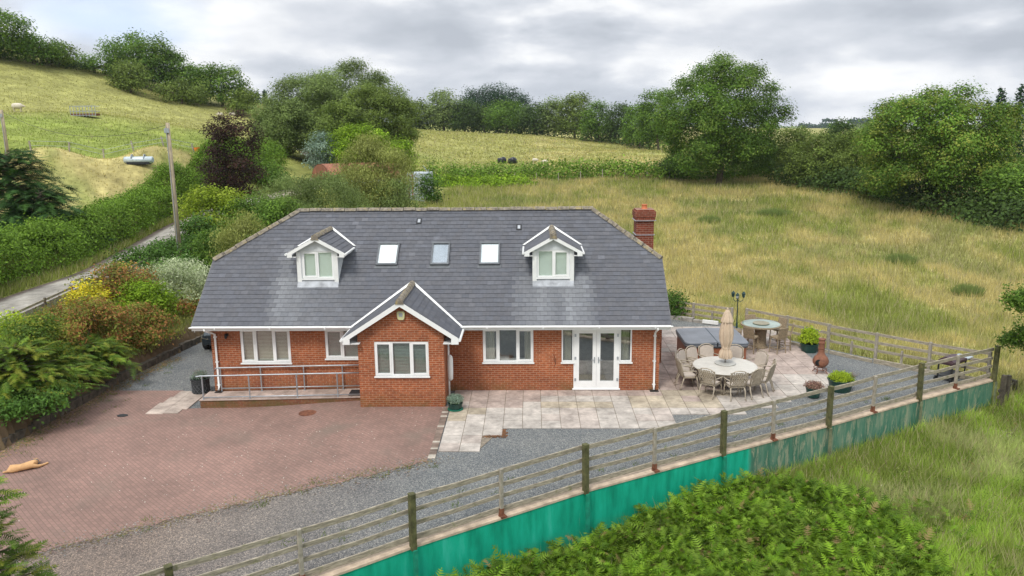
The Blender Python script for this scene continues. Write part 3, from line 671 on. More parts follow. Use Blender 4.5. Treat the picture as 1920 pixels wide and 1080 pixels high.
# ---- windows
m_glass, t, gb, out = newmat('window_glass')
gb.inputs['Base Color'].default_value = (.02, .025, .03, 1); gb.inputs['Roughness'].default_value = .03; gb.inputs['Specular IOR Level'].default_value = .8
gt = t.nodes.new('ShaderNodeBsdfTransparent'); gt.inputs[0].default_value = (.97, .985, .98, 1); gm = t.nodes.new('ShaderNodeMixShader'); lw = N(t, 'ShaderNodeLayerWeight', i_Blend=.25)
L(t, math_n(t, 'ADD', math_n(t, 'MULTIPLY', lw.outputs['Facing'], .5), .16, True), gm.inputs[0]); gg = t.nodes.new('ShaderNodeBsdfGlossy'); gg.inputs['Roughness'].default_value = .03; gg.inputs[0].default_value = (.9, .95, .97, 1)
L(t, gt.outputs[0], gm.inputs[1]); L(t, gg.outputs[0], gm.inputs[2]); L(t, gm.outputs[0], out.inputs[0])
m_blind = simple('slatted_blind', (.58, .58, .44), .6, var=.05); m_blindg = simple('grey_green_blind', (.22, .30, .25), .6, var=.06)
m_rblind = simple('roller_blind', (.80, .86, .82), .8, var=.03); m_white_blind = simple('bright_white_blind', (.86, .88, .88), .8, var=.02)
m_curtain = simple('beige_curtain', (.55, .52, .42), .9, var=.15, scale=3, streak=(18, 18, .4))
def pane_frame(b, x0, x1, z0, z1, y, w=.06, d=.07):
    b.box(x0, x1, y, y+d, z1-w, z1); b.box(x0, x1, y, y+d, z0, z0+w); b.box(x0, x0+w, y, y+d, z0+w, z1-w); b.box(x1-w, x1, y, y+d, z0+w, z1-w)
def window(W, y, lights, blind=None, mat_b=None, sill=True, fw=.055, casement=(), par=house, name='window'):
    x0, x1, z0, z1 = W; b = MB(); pane_frame(b, x0, x1, z0, z1, y+.02, fw, .08)
    if sill: b.box(x0-.03, x1+.03, y-.05, y+.06, z0-.045, z0)
    cuts = [x0+(x1-x0)*l for l in lights]; xs = [x0]+cuts+[x1]
    for c in cuts: b.box(c-.035, c+.035, y+.022, y+.098, z0+fw, z1-fw)
    for k in casement: pane_frame(b, xs[k]+(.03 if k else fw*.8), xs[k+1]-(.03 if k < len(xs)-2 else fw*.8), z0+fw*.8, z1-fw*.8, y+.008, .05, .04)
    wo_ = hpart(b, name, m_upvc) if par is house else sub(b, name, m_upvc, par)
    for k in range(len(xs)-1):
        sub(MB().box(xs[k]+(.03 if k else fw), xs[k+1]-(.03 if k < len(xs)-2 else fw), y+.052, y+.06, z0+fw, z1-fw), 'pane', m_glass, wo_ if par is house else par)
        if blind == 'slat':
            bb = MB(); n = int((z1-z0-.1)/.05)
            for q in range(n):
                z = z0+fw+q*.05+.01; bb.add([(xs[k]+.05, y+.13, z), (xs[k+1]-.05, y+.13, z), (xs[k+1]-.05, y+.150, z+.030), (xs[k]+.05, y+.150, z+.030)], [(0, 1, 2, 3)])
            sub(bb, 'blind', mat_b, wo_)
        if blind == 'roller': sub(MB().box(xs[k]+.04, xs[k+1]-.04, y+.085, y+.09, z0+fw, z1-fw), 'blind', mat_b, wo_ if par is house else par)
    return wo_
window(W1, 0, (.30, .66), 'slat', m_blind, casement=(0, 2)); window(W2, 0, (.5,), 'slat', m_blindg, casement=(0,)); window(W3, PY, (.32, .67), 'slat', m_blindg, casement=(0, 2))
w4 = window(W4, 0, (.31, .68), casement=(0, 2))
def curtain(x0, x1, z0, z1, y, par, n=7):
    b = MB(); m = n*4; vs = []
    for k in range(m+1):
        x = x0+(x1-x0)*k/m; yy = y+.03*math.sin(k*math.pi/2*1.03); vs += [(x, yy, z0), (x, yy, z1)]
    b.add(vs, [(2*k, 2*k+2, 2*k+3, 2*k+1) for k in range(m)]); sub(b, 'curtain', m_curtain, par)
curtain(.46, .80, 1.1, 2.2, .25, w4, 5); curtain(1.85, 2.10, 1.1, 2.2, .25, w4, 4)
window_ledge = sub(MB().box(.42, 2.14, .12, .42, 1.06, 1.09), 'inner_sill', m_upvc, w4)
# glazed double doors with side lights
b = MB(); x0, x1, z0, z1 = DR; pane_frame(b, x0, x1, z0, z1, .0, .07, .10)
b.box(x0-.04, x1+.04, -.05, .05, z0-.05, z0)
dfr = hpart(b, 'door_frame', m_upvc)
xm = (x0+x1)/2
for s, (a, c) in enumerate(((x0+.06, xm-.004), (xm+.004, x1-.06))):
    b = MB(); pane_frame(b, a, c, z0+.05, z1-.06, -.012, .13, .07); b.box(a+.13, c-.13, -.010, .056, z0+.18, z0+.26)
    dd = hpart(b, 'glazed_door', m_upvc)
    sub(MB().box(a+.13, c-.13, .02, .03, z0+.26, z1-.19), 'pane', m_glass, dd)
    hx = xm+(-.07 if s == 0 else .07)
    sub(MB().box(hx-.018, hx+.018, -.035, -.012, 1.02, 1.24).beam((hx, -.05, 1.14), (hx+(-.12 if s == 0 else .12), -.05, 1.14), .02, .02), 'door_handle', m_steel, dd)
    ex = a if s == 0 else c
    for z in (.42, 1.2, 2.02): sub(MB().box(ex-.03, ex+.03, -.03, -.008, z-.05, z+.05), 'hinge', m_steel, dd)
for W in (DL, DRR):
    wd = window(W, 0, (), fw=.05, casement=())
    curtain(W[0]+.08, W[1]-.08, 1.1, 2.2, .16, wd, 5)
# small things fixed on the walls
al = hpart(MB().extr([(-2.28, PY-.01, 3.22), (-2.26, PY-.01, 3.05), (-2.22, PY-.01, 3.0), (-2.08, PY-.01, 3.0), (-2.04, PY-.01, 3.05), (-2.02, PY-.01, 3.22), (-2.05, PY-.01, 3.28), (-2.25, PY-.01, 3.28)], (0, -.07, 0)), 'alarm_box', simple('yellowed_plastic', (.55, .55, .30), .5, var=.05))
sub(MB().box(-2.21, -2.09, PY-.088, PY-.08, 3.11, 3.23), 'alarm_louvre', m_steel, al)
hpart(MB().box(-8.62, -8.52, -.10, 0, 2.04, 2.12).lathe([(.02, 0), (.05, .05), (.05, .14), (.02, .18)], 8, (-8.57, -.13, 1.95)), 'wall_light', m_black)
b = MB(); b.tube([(-.70, -1.05, 2.05), (-.70, -1.05, .12)], .035, 8); hpart(b, 'bay_downpipe', m_upvc, smooth=True)
b = MB(); b.lathe([(.03, 0), (.085, .06), (.095, .3), (.095, .75), (.07, .86), (.02, .9)], 10, (-.64, -1.12, .75), sy=.5); hpart(b, 'hose_cover', m_board, smooth=True)
b = MB(); b.tube([(2.9, -.01, 1.28), (2.88, -.02, 1.15), (2.93, -.02, 1.0), (2.88, -.02, .88), (2.92, -.015, 1.0), (2.94, -.015, 1.2)], .008, 5); hpart(b, 'wall_cable', m_rust)

# ---- bay roof
def gable_roof(par, xc, xl, xr, zr, ze, yf, rowg=.2, seed=0, thick=.03, tip=.0, barge=.15, name='bay_roof', back_lift=0.0):
    """gabled roof running back into the main slope; valleys follow the main roof plane"""
    b = MB(); yb = lambda z: (z-2.862)/SL
    for sgn, xe in ((1, xr), (-1, xl)):
        run = abs(xe-xc); dz = zr-ze; Ln = math.hypot(run, dz); n = max(3, round(Ln/rowg)); dvec = Vector(((xe-xc)/Ln, 0, -dz/Ln)); nr = Vector((dz/Ln*sgn, 0, run/Ln))
        org = Vector((xe, 0, ze))
        def rng(v, ze=ze, dz=dz, Ln=Ln): z = ze+dz*v/Ln; return (yf, max(yf+.02, yb(z)+.03))
        slate_field(b, org, (0, 1, 0), -dvec, nr, n, rng, gauge=Ln/n, seed=seed+sgn)
        b.extr([(xe, yf, ze-.02), (xc, yf, zr-.02), (xc, yb(zr), zr-.02), (xe, yb(ze), ze-.02)], (0, 0, -.02), (.11, .12, .14))
    o = hpart(b, name, m_slate, tints=True) if par is house else sub(b, name, m_slate, par, tints=True)
    b = MB(); P = lambda x, z, y: (x, y, z)
    yb0 = yf-.03
    for xe in (xl, xr):                       # barge boards with boxed ends
        s = 1 if xe > xc else -1; k = (zr-ze)/abs(xe-xc); h = barge
        b.extr([(xc, yb0, zr+.0), (xe, yb0, ze+.0), (xe, yb0, ze-h), (xc, yb0, zr-h*1.12)], (0, .03, 0))
        bx = h*1.5
        b.box(min(xe, xe-s*bx), max(xe, xe-s*bx), yb0-.004, yb0+.036, ze-h*1.25, ze-h*.2+k*.02)
        b.box(min(xe-s*.02, xe-s*(abs(xe-xc)-abs((PX1 if name == 'bay_roof' else xc+.72)-xc))), max(xe-s*.02, xe-s*(abs(xe-xc)-abs((PX1 if name == 'bay_roof' else xc+.72)-xc))), yb0+.036, yb(ze)-.02, ze-h*1.25, ze-h*1.25+.02)
    fo = sub(b, 'bargeboard', m_upvc, o if par is house else par)
    b = MB(); ridge_run(b, (xc, yf-.05, zr+.05), (xc, yb(zr)+.05, zr+.05), .32, .10 if name == 'bay_roof' else .10, seed=seed)
    b.extr([(xc-.14, yf-.055, zr-.10), (xc+.14, yf-.055, zr-.10), (xc+.10, yf-.055, zr+.06), (xc, yf-.055, zr+.12), (xc-.10, yf-.055, zr+.06)], (0, .03, 0))
    sub(b, 'ridge_tiles', m_ridge, o if par is house else par)
    b = MB()
    for xe in (xl, xr):                       # lead valleys
        s = 1 if xe > xc else -1; zb = ze; p0 = Vector((xe+s*.01, yb(zb)-.02, zb+.02)); p1 = Vector((xc, yb(zr)+.02, zr+.03)); w_ = Vector((s*.045, 0, 0))
        nr = Vector((0, -SA, CA))*.022
        b.add([p0-w_*.3+nr, p0+w_*1.6+nr, p1+w_*1.6+nr+Vector((0, .04, .03)), p1-w_*.3+nr], [(0, 1, 2, 3) if s > 0 else (3, 2, 1, 0)])
    sub(b, 'valley', m_board, o if par is house else par)
    return o
br_ = gable_roof(house, PXC, PEL, PER, PRZ, PEZ, -1.86, seed=11, barge=.16)
b = MB()
for xe, s in ((PEL, -1), (PER, 1)):
    n = 6
    b.tube([(xe+s*.04, -1.93, PEZ-.06), (xe+s*.04, EY-.12, PEZ-.05)], .045, 8)
sub(b, 'gutter', m_upvc, br_)

# ---- dormers (one built, one more built the same way at its own place)
def dormer(x0, x1, seed):
    xc = (x0+x1)/2; yf = 1.02; zb = rz(yf); ze = 4.84; zr = 5.38
    b = MB(); W = (x0+.15, x1-.15, 3.87, 4.86)
    wall_with_holes(b, x0, x1, zb-.02, ze+.02, yf, [(W[0], W[1], W[2], W[3])], rev=.08)
    b.add([(x0, yf, ze+.02), (x1, yf, ze+.02), (xc, yf, zr-.06)], [(0, 1, 2)])
    for x in (x0, x1): b.add([(x, yf, zb-.02), (x, yf, ze+.02), (x, (ze+.02-2.862)/SL, ze+.02)], [(0, 2, 1) if x == x1 else (0, 1, 2)])
    d = hpart(b, 'dormer', m_dirtywhite)
    sub(MB().box(x0-.02, x0+.13, yf-.03, yf-.002, zb-.0, ze), 'corner_board', m_board, d); sub(MB().box(x1-.13, x1+.02, yf-.03, yf-.002, zb, ze), 'corner_board', m_board, d)
    w_ = window(W, yf, (.5,), 'roller', m_rblind, par=d, casement=((0,) if x0 < 0 else (1,)), name='window')
    sub(MB().box(x0-.04, x1+.04, yf-.16, yf+.01, zb-.145, zb-.128).add([(x0-.02, yf-.15, zb-.11), (x1+.02, yf-.15, zb-.11), (x1+.02, yf-.01, zb+.10), (x0-.02, yf-.01, zb+.10)], [(0, 1, 2, 3)]), 'lead_apron', m_lead, d)
    sub(MB().box(x0+.13, x1-.13, yf-.012, yf-.003, zb+.02, 3.84), 'lead_panel', m_lead, d)
    gable_roof(d, xc, xc-1.02, xc+1.02, zr, ze-.03, yf-.16, seed=seed, barge=.12, name='dormer_roof')
    b = MB()
    for s in (-1, 1): b.tube([(xc+s*1.06, yf-.22, ze-.07), (xc+s*1.06, 2.25, ze-.06)], .04, 8)
    sub(b, 'gutter', m_upvc, d)
    return d
dormer(-6.23, -4.80, 21); dormer(2.16, 3.59, 31)

# ---- roof windows and slate vents
def on_roof(x, y, up=0): return Vector((x, y-SA*up, rz(y)+CA*up))
def roof_box(b, x0, x1, y0, y1, u0, u1, tint=None):
    vs = [on_roof(x, y, u) for u in (u0, u1) for x, y in ((x0, y0), (x1, y0), (x1, y1), (x0, y1))]
    return b.add(vs, [(3, 2, 1, 0), (4, 5, 6, 7), (0, 1, 5, 4), (1, 2, 6, 5), (2, 3, 7, 6), (3, 0, 4, 7)], tint)
m_frame = simple('grey_window_metal', (.13, .14, .15), .5, .3, var=.1)
for x0, x1, white in ((-3.56, -2.78, 1), (-1.57, -.90, 0), (.20, .95, 1)):
    b = MB(); y0, y1 = 1.66, 2.52; f = .06
    roof_box(b, x0, x1, y0, y0+f, 0, .09); roof_box(b, x0, x1, y1-f, y1, 0, .10); roof_box(b, x0, x0+f, y0+f, y1-f, 0, .09); roof_box(b, x1-f, x1, y0+f, y1-f, 0, .09)
    roof_box(b, x0-.05, x1+.05, y0-.10, y0, 0, .022)
    sk = hpart(b, 'roof_window', m_frame)
    b = MB(); roof_box(b, x0+f, x1-f, y0+f, y1-f, .055, .062); sub(b, 'pane', m_glass, sk)
    if white: b = MB(); roof_box(b, x0+f, x1-f, y0+f, y1-f, .028, .034); sub(b, 'blind', m_white_blind, sk)
    else: b = MB(); roof_box(b, x0+f, x1-f, y0+f, y1-f, .0165, .024); roof_box(b, x0+.33, x1-.1, y0+.34, y1-.1, .024, .03); sub(b, 'blind', simple('pale_grey_lining', (.24, .27, .32), .7, var=.1), sk)  # clear window without a blind: dark grey sheets close it below the pane
for x, y in ((-2.17, 3.42), (1.64, 3.14)):
    b = MB(); roof_box(b, x-.10, x+.10, y-.11, y+.11, 0, .035); v_ = hpart(b, 'slate_vent', m_black)
    b = MB(); roof_box(b, x-.05, x+.05, y-.07, y+.07, .036, .045); sub(b, 'vent_hood', m_lead, v_)

# ------------------------------------------------------------------ access ramp and handrails
ramp_ = tag(empty('access_ramp', (-6.4, -1.0, 0)), 'low brick ramp with pale slab surface running along the left half of the house front', 'ramp')
def T(mb, e):
    l = e.location; c, s = math.cos(-e.rotation_euler.z), math.sin(-e.rotation_euler.z)
    mb.v = [((x-l.x)*c-(y-l.y)*s, (x-l.x)*s+(y-l.y)*c, z-l.z) for x, y, z in mb.v]; return mb
RY0 = -.92
zf = lambda x: float(np.interp(x, [-9.33, -3.62], [.0, .12]))
b = MB(); b.add([(-9.33, RY0, -.45), (PX0, RY0, -.45), (PX0, RY0, .09), (-9.33, RY0, -.03), (-9.33, RY0+.2, -.45), (PX0, RY0+.2, -.45), (PX0, RY0+.2, .09), (-9.33, RY0+.2, -.03)], [(0, 1, 2, 3), (4, 7, 6, 5), (0, 3, 7, 4), (3, 2, 6, 7), (1, 5, 6, 2)])
b.add([(-9.33, RY0, -.45), (-9.33, 0, -.45), (-9.33, 0, -.03), (-9.33, RY0, -.03)], [(0, 1, 2, 3)][::-1])
T(b, ramp_).build('ramp_wall', brick_mat('ramp_brick', c1=(.24, .085, .045), c2=(.17, .06, .035), mortar=(.22, .15, .10)), ramp_)
b = MB(); r = random.Random(3)
for k in range(12):
    x0 = -9.36+k*.4785; x1 = min(x0+.472, PX0-.003); q = r.uniform(.88, 1.04)
    za, zb = zf(x0), zf(x1)
    for y0, y1 in ((RY0-.03, -.47), (-.46, -.005)):
        c = (.44*q, .35*q, .30*q); b.add([(x0, y0, za-.03), (x1, y0, zb-.03), (x1, y1, zb-.03), (x0, y1, za-.03), (x0, y0, za), (x1, y0, zb), (x1, y1, zb), (x0, y1, za)], [(0, 3, 2, 1), (4, 5, 6, 7), (0, 1, 5, 4), (1, 2, 6, 5), (2, 3, 7, 6), (3, 0, 4, 7)], c)
T(b, ramp_).build('ramp_slabs', m_slab, ramp_, tints=True)
def handrail(y, xs, z0f, h, mid, label, hook):
    e = tag(empty('handrail', (xs[0], y, z0f(xs[0]))), label, 'handrail', 'handrails of the ramp')
    zt = [z0f(x)+h for x in xs]
    b = MB(); p = [(xs[0]-.22, y, zt[0]-(.12 if hook else .02)), (xs[0]-.17, y, zt[0]-.02), (xs[0]-.05, y, zt[0])]+[(x, y, z) for x, z in zip(xs, zt)]; b.tube(p, .024, 8); T(b, e).build('top_rail', m_steel, e, smooth=True)
    b = MB(); b.tube([(xs[0], y, z0f(xs[0])+mid), (xs[-1], y, z0f(xs[-1])+mid)], .022, 8); T(b, e).build('lower_rail', m_steel, e, smooth=True)
    for x, z in zip(xs[:-1] if not hook else xs[:-1], zt): b = MB(); b.tube([(x, y, z0f(x)), (x, y, z)], .024, 8); b.lathe([(.045, 0), (.045, .012)], 8, (x, y, z0f(x))); T(b, e).build('post', m_steel, e)
handrail(-.88, [-9.22, -7.60, -5.95, -4.55, -3.64], zf, .84, .07, 'outer grey steel handrail along the front edge of the ramp', False)
handrail(-.09, [-8.88, -7.45, -5.92, -4.55, -3.64], zf, .88, .12, 'inner grey steel handrail close to the brick house wall', True)
b = MB(); b.box(-4.22, -3.72, -.80, -.25, zf(-4)+.012, zf(-4)+.03); tag(b.build('doormat', simple('rubber_mat', (.02, .02, .022), .95, var=.4, scale=30)), 'black doormat at the top of the ramp beside the brick bay', 'doormat')

# ------------------------------------------------------------------ retaining wall and fences
WP = np.array(WALL)
def along(P, n=None, step=None):
    P = np.array(P, float); d = np.r_[0, np.cumsum(np.hypot(*np.diff(P, axis=0).T))]
    t = np.linspace(0, d[-1], n) if n else np.arange(0, d[-1], step)
    return np.c_[np.interp(t, d, P[:, 0]), np.interp(t, d, P[:, 1])]
def wall_mat():
    m, t, b, out = newmat('green_painted_render'); tc = t.nodes.new('ShaderNodeTexCoord'); v = tc.outputs['Object']
    sp = t.nodes.new('ShaderNodeSeparateXYZ'); L(t, v, sp.inputs[0]); X = sp.outputs[0]
    mp = t.nodes.new('ShaderNodeMapping'); mp.inputs['Scale'].default_value = (2.2, 2.2, .45); L(t, v, mp.inputs[0])
    n = N(t, 'ShaderNodeTexNoise', i_Scale=1.6, i_Detail=8.0, i_Roughness=.6); L(t, mp.outputs[0], n.inputs['Vector'])
    n2 = N(t, 'ShaderNodeTexNoise', i_Scale=2.4, i_Detail=9.0, i_Roughness=.75, i_Distortion=.8); L(t, mp.outputs[0], n2.inputs['Vector'])
    fresh = ramp(t, n.outputs['Fac'], [(.25, (.0, .20, .12)), (.45, (.003, .33, .205)), (.60, (.008, .40, .26)), (.78, (.05, .47, .35))]).outputs[0]
    fresh = mixc(t, ramp(t, n2.outputs['Fac'], [(.68, (0, 0, 0)), (.74, (.6, .6, .6))]).outputs[0], fresh, (.20, .34, .27))
    old = ramp(t, n.outputs['Fac'], [(.30, (.04, .13, .085)), (.50, (.07, .19, .13)), (.7, (.19, .27, .19))]).outputs[0]
    old = mixc(t, ramp(t, n2.outputs['Fac'], [(.52, (0, 0, 0)), (.60, (.7, .7, .7))]).outputs[0], old, (.36, .35, .24))
    xs = math_n(t, 'ADD', X, math_n(t, 'MULTIPLY', math_n(t, 'SUBTRACT', n2.outputs['Fac'], .5), .35))
    mr = N(t, 'ShaderNodeMapRange'); mr.inputs['From Min'].default_value = 3.3; mr.inputs['From Max'].default_value = 3.45; L(t, xs, mr.inputs['Value'])
    c = mixc(t, mr.outputs[0], fresh, old)
    zlow = N(t, 'ShaderNodeMapRange'); zlow.inputs['From Min'].default_value = .2; zlow.inputs['From Max'].default_value = -.7; L(t, sp.outputs[2], zlow.inputs['Value'])
    c = mixc(t, math_n(t, 'MULTIPLY', zlow.outputs[0], ramp(t, n.outputs['Fac'], [(.4, (.1, .1, .1)), (.6, (.9, .9, .9))]).outputs[0]), c, (.06, .09, .04))
    L(t, c, b.inputs['Base Color']); b.inputs['Roughness'].default_value = .7; b.inputs['Specular IOR Level'].default_value = .25
    bp = N(t, 'ShaderNodeBump', i_Strength=.35, i_Distance=.02); L(t, n2.outputs['Fac'], bp.inputs['Height']); L(t, bp.outputs[0], b.inputs['Normal'])
    return m
rw = tag(empty('retaining_wall', (5, -7, -1)), 'long retaining wall, bright green at the left and faded green with flaking paint at the right', 'wall')
def strip(b, P, o0, o1, z0, z1):
    P = np.array(P); d = np.gradient(P, axis=0); d /= np.linalg.norm(d, axis=1)[:, None]; nn = np.c_[d[:, 1], -d[:, 0]]; a = P+nn*o0; c = P+nn*o1; n = len(P)
    vs = [(*p, z) for z in (z0, z1) for q in (a, c) for p in q]
    I = lambda q, z, k: (z*2+q)*n+k
    fs = []
    for k in range(n-1): fs += [(I(1, 0, k), I(1, 0, k+1), I(1, 1, k+1), I(1, 1, k)), (I(0, 1, k), I(0, 1, k+1), I(0, 0, k+1), I(0, 0, k)), (I(1, 1, k), I(1, 1, k+1), I(0, 1, k+1), I(0, 1, k))]
    fs += [(I(0, 0, 0), I(1, 0, 0), I(1, 1, 0), I(0, 1, 0)), (I(1, 0, n-1), I(0, 0, n-1), I(0, 1, n-1), I(1, 1, n-1))]
    return b.add(vs, fs)
WS = along(WP, 60)
T(strip(MB(), WS, -.02, .20, -3.4, .0), rw).build('rendered_wall', wall_mat(), rw)
T(strip(MB(), WS, -.12, .22, .002, .055), rw).build('coping', m_concrete, rw)

POSTS = [(-8.55, -16.5, 1), (-6.55, -15.1, 0), (-4.62, -13.62, 1), (-2.60, -12.20, 0), (-.60, -10.68, 1), (1.36, -9.30, 0), (3.40, -7.90, 1), (5.38, -6.72, 0), (7.43, -5.52, 1), (9.18, -4.55, 0), (11.15, -3.38, 1), (13.05, -2.22, 0), (15.02, -1.0, 1), (16.85, .08, 0), (18.66, 1.10, 1)]
fence = tag(empty('post_and_rail_fence', (5, -7, 0)), 'weathered four rail timber fence standing on the green retaining wall', 'fence', 'timber fences round the yard')
WPs = [(x, y) for x, y, _ in POSTS]
def wallside(i):
    a = np.array(WPs[max(i-1, 0)]); c = np.array(WPs[min(i+1, len(WPs)-1)]); d = (c-a)/np.linalg.norm(c-a); return d, np.array([d[1], -d[0]])
m_oldfoot = simple('faded_post_foot', (.17, .19, .11), .8, var=.25)
m_teal = simple('green_painted_post_foot', (.006, .24, .15), .7, var=.2)
rr = random.Random(12); tops = []
for i, (x, y, dark) in enumerate(POSTS):
    d, n_ = wallside(i); lean = (rr.uniform(-.02, .02), rr.uniform(-.02, .02)); b = MB()
    if dark:
        h = 1.30; p = np.array([x, y])+n_*.10; x1, y1 = p
        b.beam((x1, y1, -.02), (x1+lean[0], y1+lean[1], h), .14, .13, (d[0], d[1], 0)); b.beam((x1+lean[0], y1+lean[1], h), (x1+lean[0], y1+lean[1], h+.02), .15, .15, (d[0], d[1], 0))
        o = T(b, fence).build('post', m_darkpost, fence, bevel=.012); o['label'] = 'dark mossy post'
        p = np.array([x, y])+n_*.195; sx, sy = p; b = MB().beam((sx, sy, -3.2), (sx, sy, .0), .035, .11, (d[0], d[1], 0)); T(b, fence).build('post_foot', m_teal if x < 8.4 else m_oldfoot, o if 0 else fence)
    else:
        h = 1.24; b.beam((x, y, .03), (x+lean[0], y+lean[1], h), .085, .085, (d[0], d[1], 0))
        o = T(b, fence).build('post', m_palepost, fence, bevel=.008); o['label'] = 'pale narrow post with rusty foot'
        b = MB().beam((x, y, .05), (x, y, .24), .10, .10, (d[0], d[1], 0)).beam((x+n_[0]*.06, y+n_[1]*.06, .04), (x+n_[0]*.06, y+n_[1]*.06, .075), .16, .16, (d[0], d[1], 0)); T(b, fence).build('post_foot', m_rust, fence)
RH = [(1.17, .115, .04), (.83, .10, .035), (.53, .10, .035), (.20, .13, .04)]
for i in range(0, len(POSTS)-1):
    a = np.array(WPs[i]); c = np.array(WPs[i+1]); d, n_ = wallside(i); off = -n_*.045
    for z, hh, ww in RH:
        za, zc = z+rr.uniform(-.02, .02), z+rr.uniform(-.02, .02); e_ = (c-a)/np.linalg.norm(c-a)*.03
        m_ = (a+c)/2+off+rr.uniform(-.01, .01); zm = (za+zc)/2-rr.uniform(0, .025)
        b = MB(); b.beam((*(a+off-e_), za), (*m_, zm), ww, hh).beam((*m_, zm), (*(c+off+e_), zc), ww, hh); T(b, fence).build('rail', m_weather, fence)
# rail fence round the back of the patio
def rail_fence(pts, label, h=1.0, seed=1, nr=3, gate=False):
    e = tag(empty('post_and_rail_fence', (*pts[0], 0)), label, 'fence', 'timber fences round the yard'); q = random.Random(seed); P = along(pts, max(2, round(sum(math.dist(pts[i], pts[i+1]) for i in range(len(pts)-1))/2.15)+1))
    zz = [max(-.08, 0) if False else -.05 for _ in P]
    for (x, y) in P:
        b = MB().beam((x, y, -.5), (x+q.uniform(-.03, .03), y+q.uniform(-.03, .03), h+.06), .10, .10, (1, .6, 0)); T(b, e).build('post', m_palepost, e, bevel=.01)
    for i in range(len(P)-1):
        a, c = P[i], P[i+1]; d = (c-a)/np.linalg.norm(c-a); n_ = np.array([d[1], -d[0]])*.06
        for k in range(nr):
            z = h-.03-k*(h-.05)/nr*1.02; b = MB().beam((*(a+n_-d*.05), z+q.uniform(-.02, .02)), (*(c+n_+d*.05), z+q.uniform(-.02, .02)), .04, .105); T(b, e).build('rail', m_weather, e)
        mx_ = (a+c)/2; b = MB().beam((*mx_, -.4), (*mx_, .50), .07, .07, (1, .6, 0))
        T(b, e).build('stub_post', m_palepost, e)
    return e
rail_fence([(18.62, 1.25), (16.75, 2.85), (15.05, 4.6), (13.4, 6.6), (11.75, 8.35)], 'weathered rail fence running behind the chiminea from the far corner to the lamp post', .98, 5)
rail_fence([(11.35, 9.3), (9.75, 10.4), (8.3, 11.5)], 'short weathered rail fence between the lamp post and the bush at the house corner', .80, 6)
e = tag(empty('field_fence', (19.2, 1.2, -1.2)), 'low dark broken rail fence at the right hand end of the green wall', 'fence'); q = random.Random(3)
for x, y, z1 in ((19.0, .95, .25), (19.35, 1.25, .15), (20.0, 1.9, -.25), (20.15, 2.3, -.35)): T(MB().beam((x, y, -1.6), (x+.03, y, z1), .13, .13, (1, .5, 0)), e).build('post', m_sleeper, e)
for z in (-1.05, -.8, -.55, -.3): T(MB().beam((18.8, .82, z), (20.2, 2.1, z-.1), .04, .10), e).build('rail', m_sleeper, e)
# sleeper edging round the gravel and stone edging of the bank
def edging(pts, label, name, cat, mat, h, w_, seg, off=0, seed=1, z=0):
    q = random.Random(seed); P = along(pts, step=seg); e = tag(empty(name, (*pts[0], 0)), label, cat)
    b = MB()
    for i in range(len(P)-1):
        hh = h*q.uniform(.8, 1.15); b.beam((*P[i], z+hh/2-.04), (*(P[i]+(P[i+1]-P[i])*.97), z+hh/2-.04+q.uniform(-.015, .015)), w_*q.uniform(.85, 1.1), hh+.08)
    T(b, e).build('edging_blocks', mat, e, bevel=.015); return e
edging([warp_(*p) for p in [(-14.1, -12.5), (-13.95, -9), (-13.5, -5), (-13.25, -1.5), (-13.15, 1.5), (-12.8, 4.1), (-12.45, 6.9), (-11.3, 9.4)]], 'low dark stone edging along the foot of the planted bank', 'bank_edging', 'edging', m_sleeper, .24, .20, .85, seed=2, z=-.26)
edging([(13.0, 6.0), (14.6, 4.1), (16.3, 2.35), (18.3, .9)], 'timber kick board at the foot of the fence behind the chiminea', 'gravel_board', 'edging', m_weather, .16, .06, 1.8, seed=4)
edging([(8.2, 10.9), (9.2, 10.45), (10.2, 9.75), (11.2, 9.15)], 'pale stone kerb below the short fence near the house corner', 'stone_kerb', 'kerb', m_stone, .16, .22, .9, seed=5)
tag(T(MB().beam((10.1, 9.65, .12), (10.75, 9.3, .12), .10, .16), empty('x')).build('kerb_offcut', m_board), 'short white painted plank lying on the stone kerb', 'plank')
bpy.data.objects.remove(bpy.data.objects['x'])

# ------------------------------------------------------------------ patio furniture
m_cast = simple('cast_aluminium_taupe', (.37, .32, .245), .45, .15, var=.1)
m_tabletop = simple('pale_stone_table_top', (.52, .50, .45), .45, var=.06, scale=4)
m_cush = simple('grey_beige_cushion', (.47, .41, .35), .9, var=.08)
TC = (8.95, .52)
dt = tag(empty('round_dining_table', (*TC, .03)), 'large round pale dining table with a closed parasol through its middle', 'table')
MB().lathe([(1.08, .70), (1.12, .715), (1.12, .735), (1.10, .75)], 48).build('table_top', m_tabletop, dt)
MB().lathe([(1.0, .58), (1.0, .70), (.97, .70), (.97, .58)], 40).build('apron', m_cast, dt)
for k in range(6):
    a = k*math.pi/3+.3; c, s = math.cos(a), math.sin(a)
    MB().tube([(c*.72, s*.72, 0), (c*.66, s*.66, .16), (c*.78, s*.78, .42), (c*.74, s*.74, .68)], [.03, .022, .03, .04], 8).build('leg', m_cast, dt, smooth=True)
ls = tag(MB().lathe([(.36, 0), (.375, .012), (.375, .024), (.36, .035)], 32, (9.0, .70, .785)).build('turntable', simple('grey_stone', (.40, .40, .37), .4, var=.06)), 'round grey turntable on the dining table below the parasol', 'turntable')
par = tag(empty('parasol', (9.0, .70, .82)), 'closed beige parasol standing up through the round dining table', 'parasol')
MB().tube([(0, 0, -.78), (0, 0, 1.95)], .022, 10).build('pole', simple('parasol_pole', (.35, .33, .30), .4, .4), par, smooth=True)
m_canvas = simple('beige_canvas', (.52, .41, .30), .9, var=.1, scale=4)
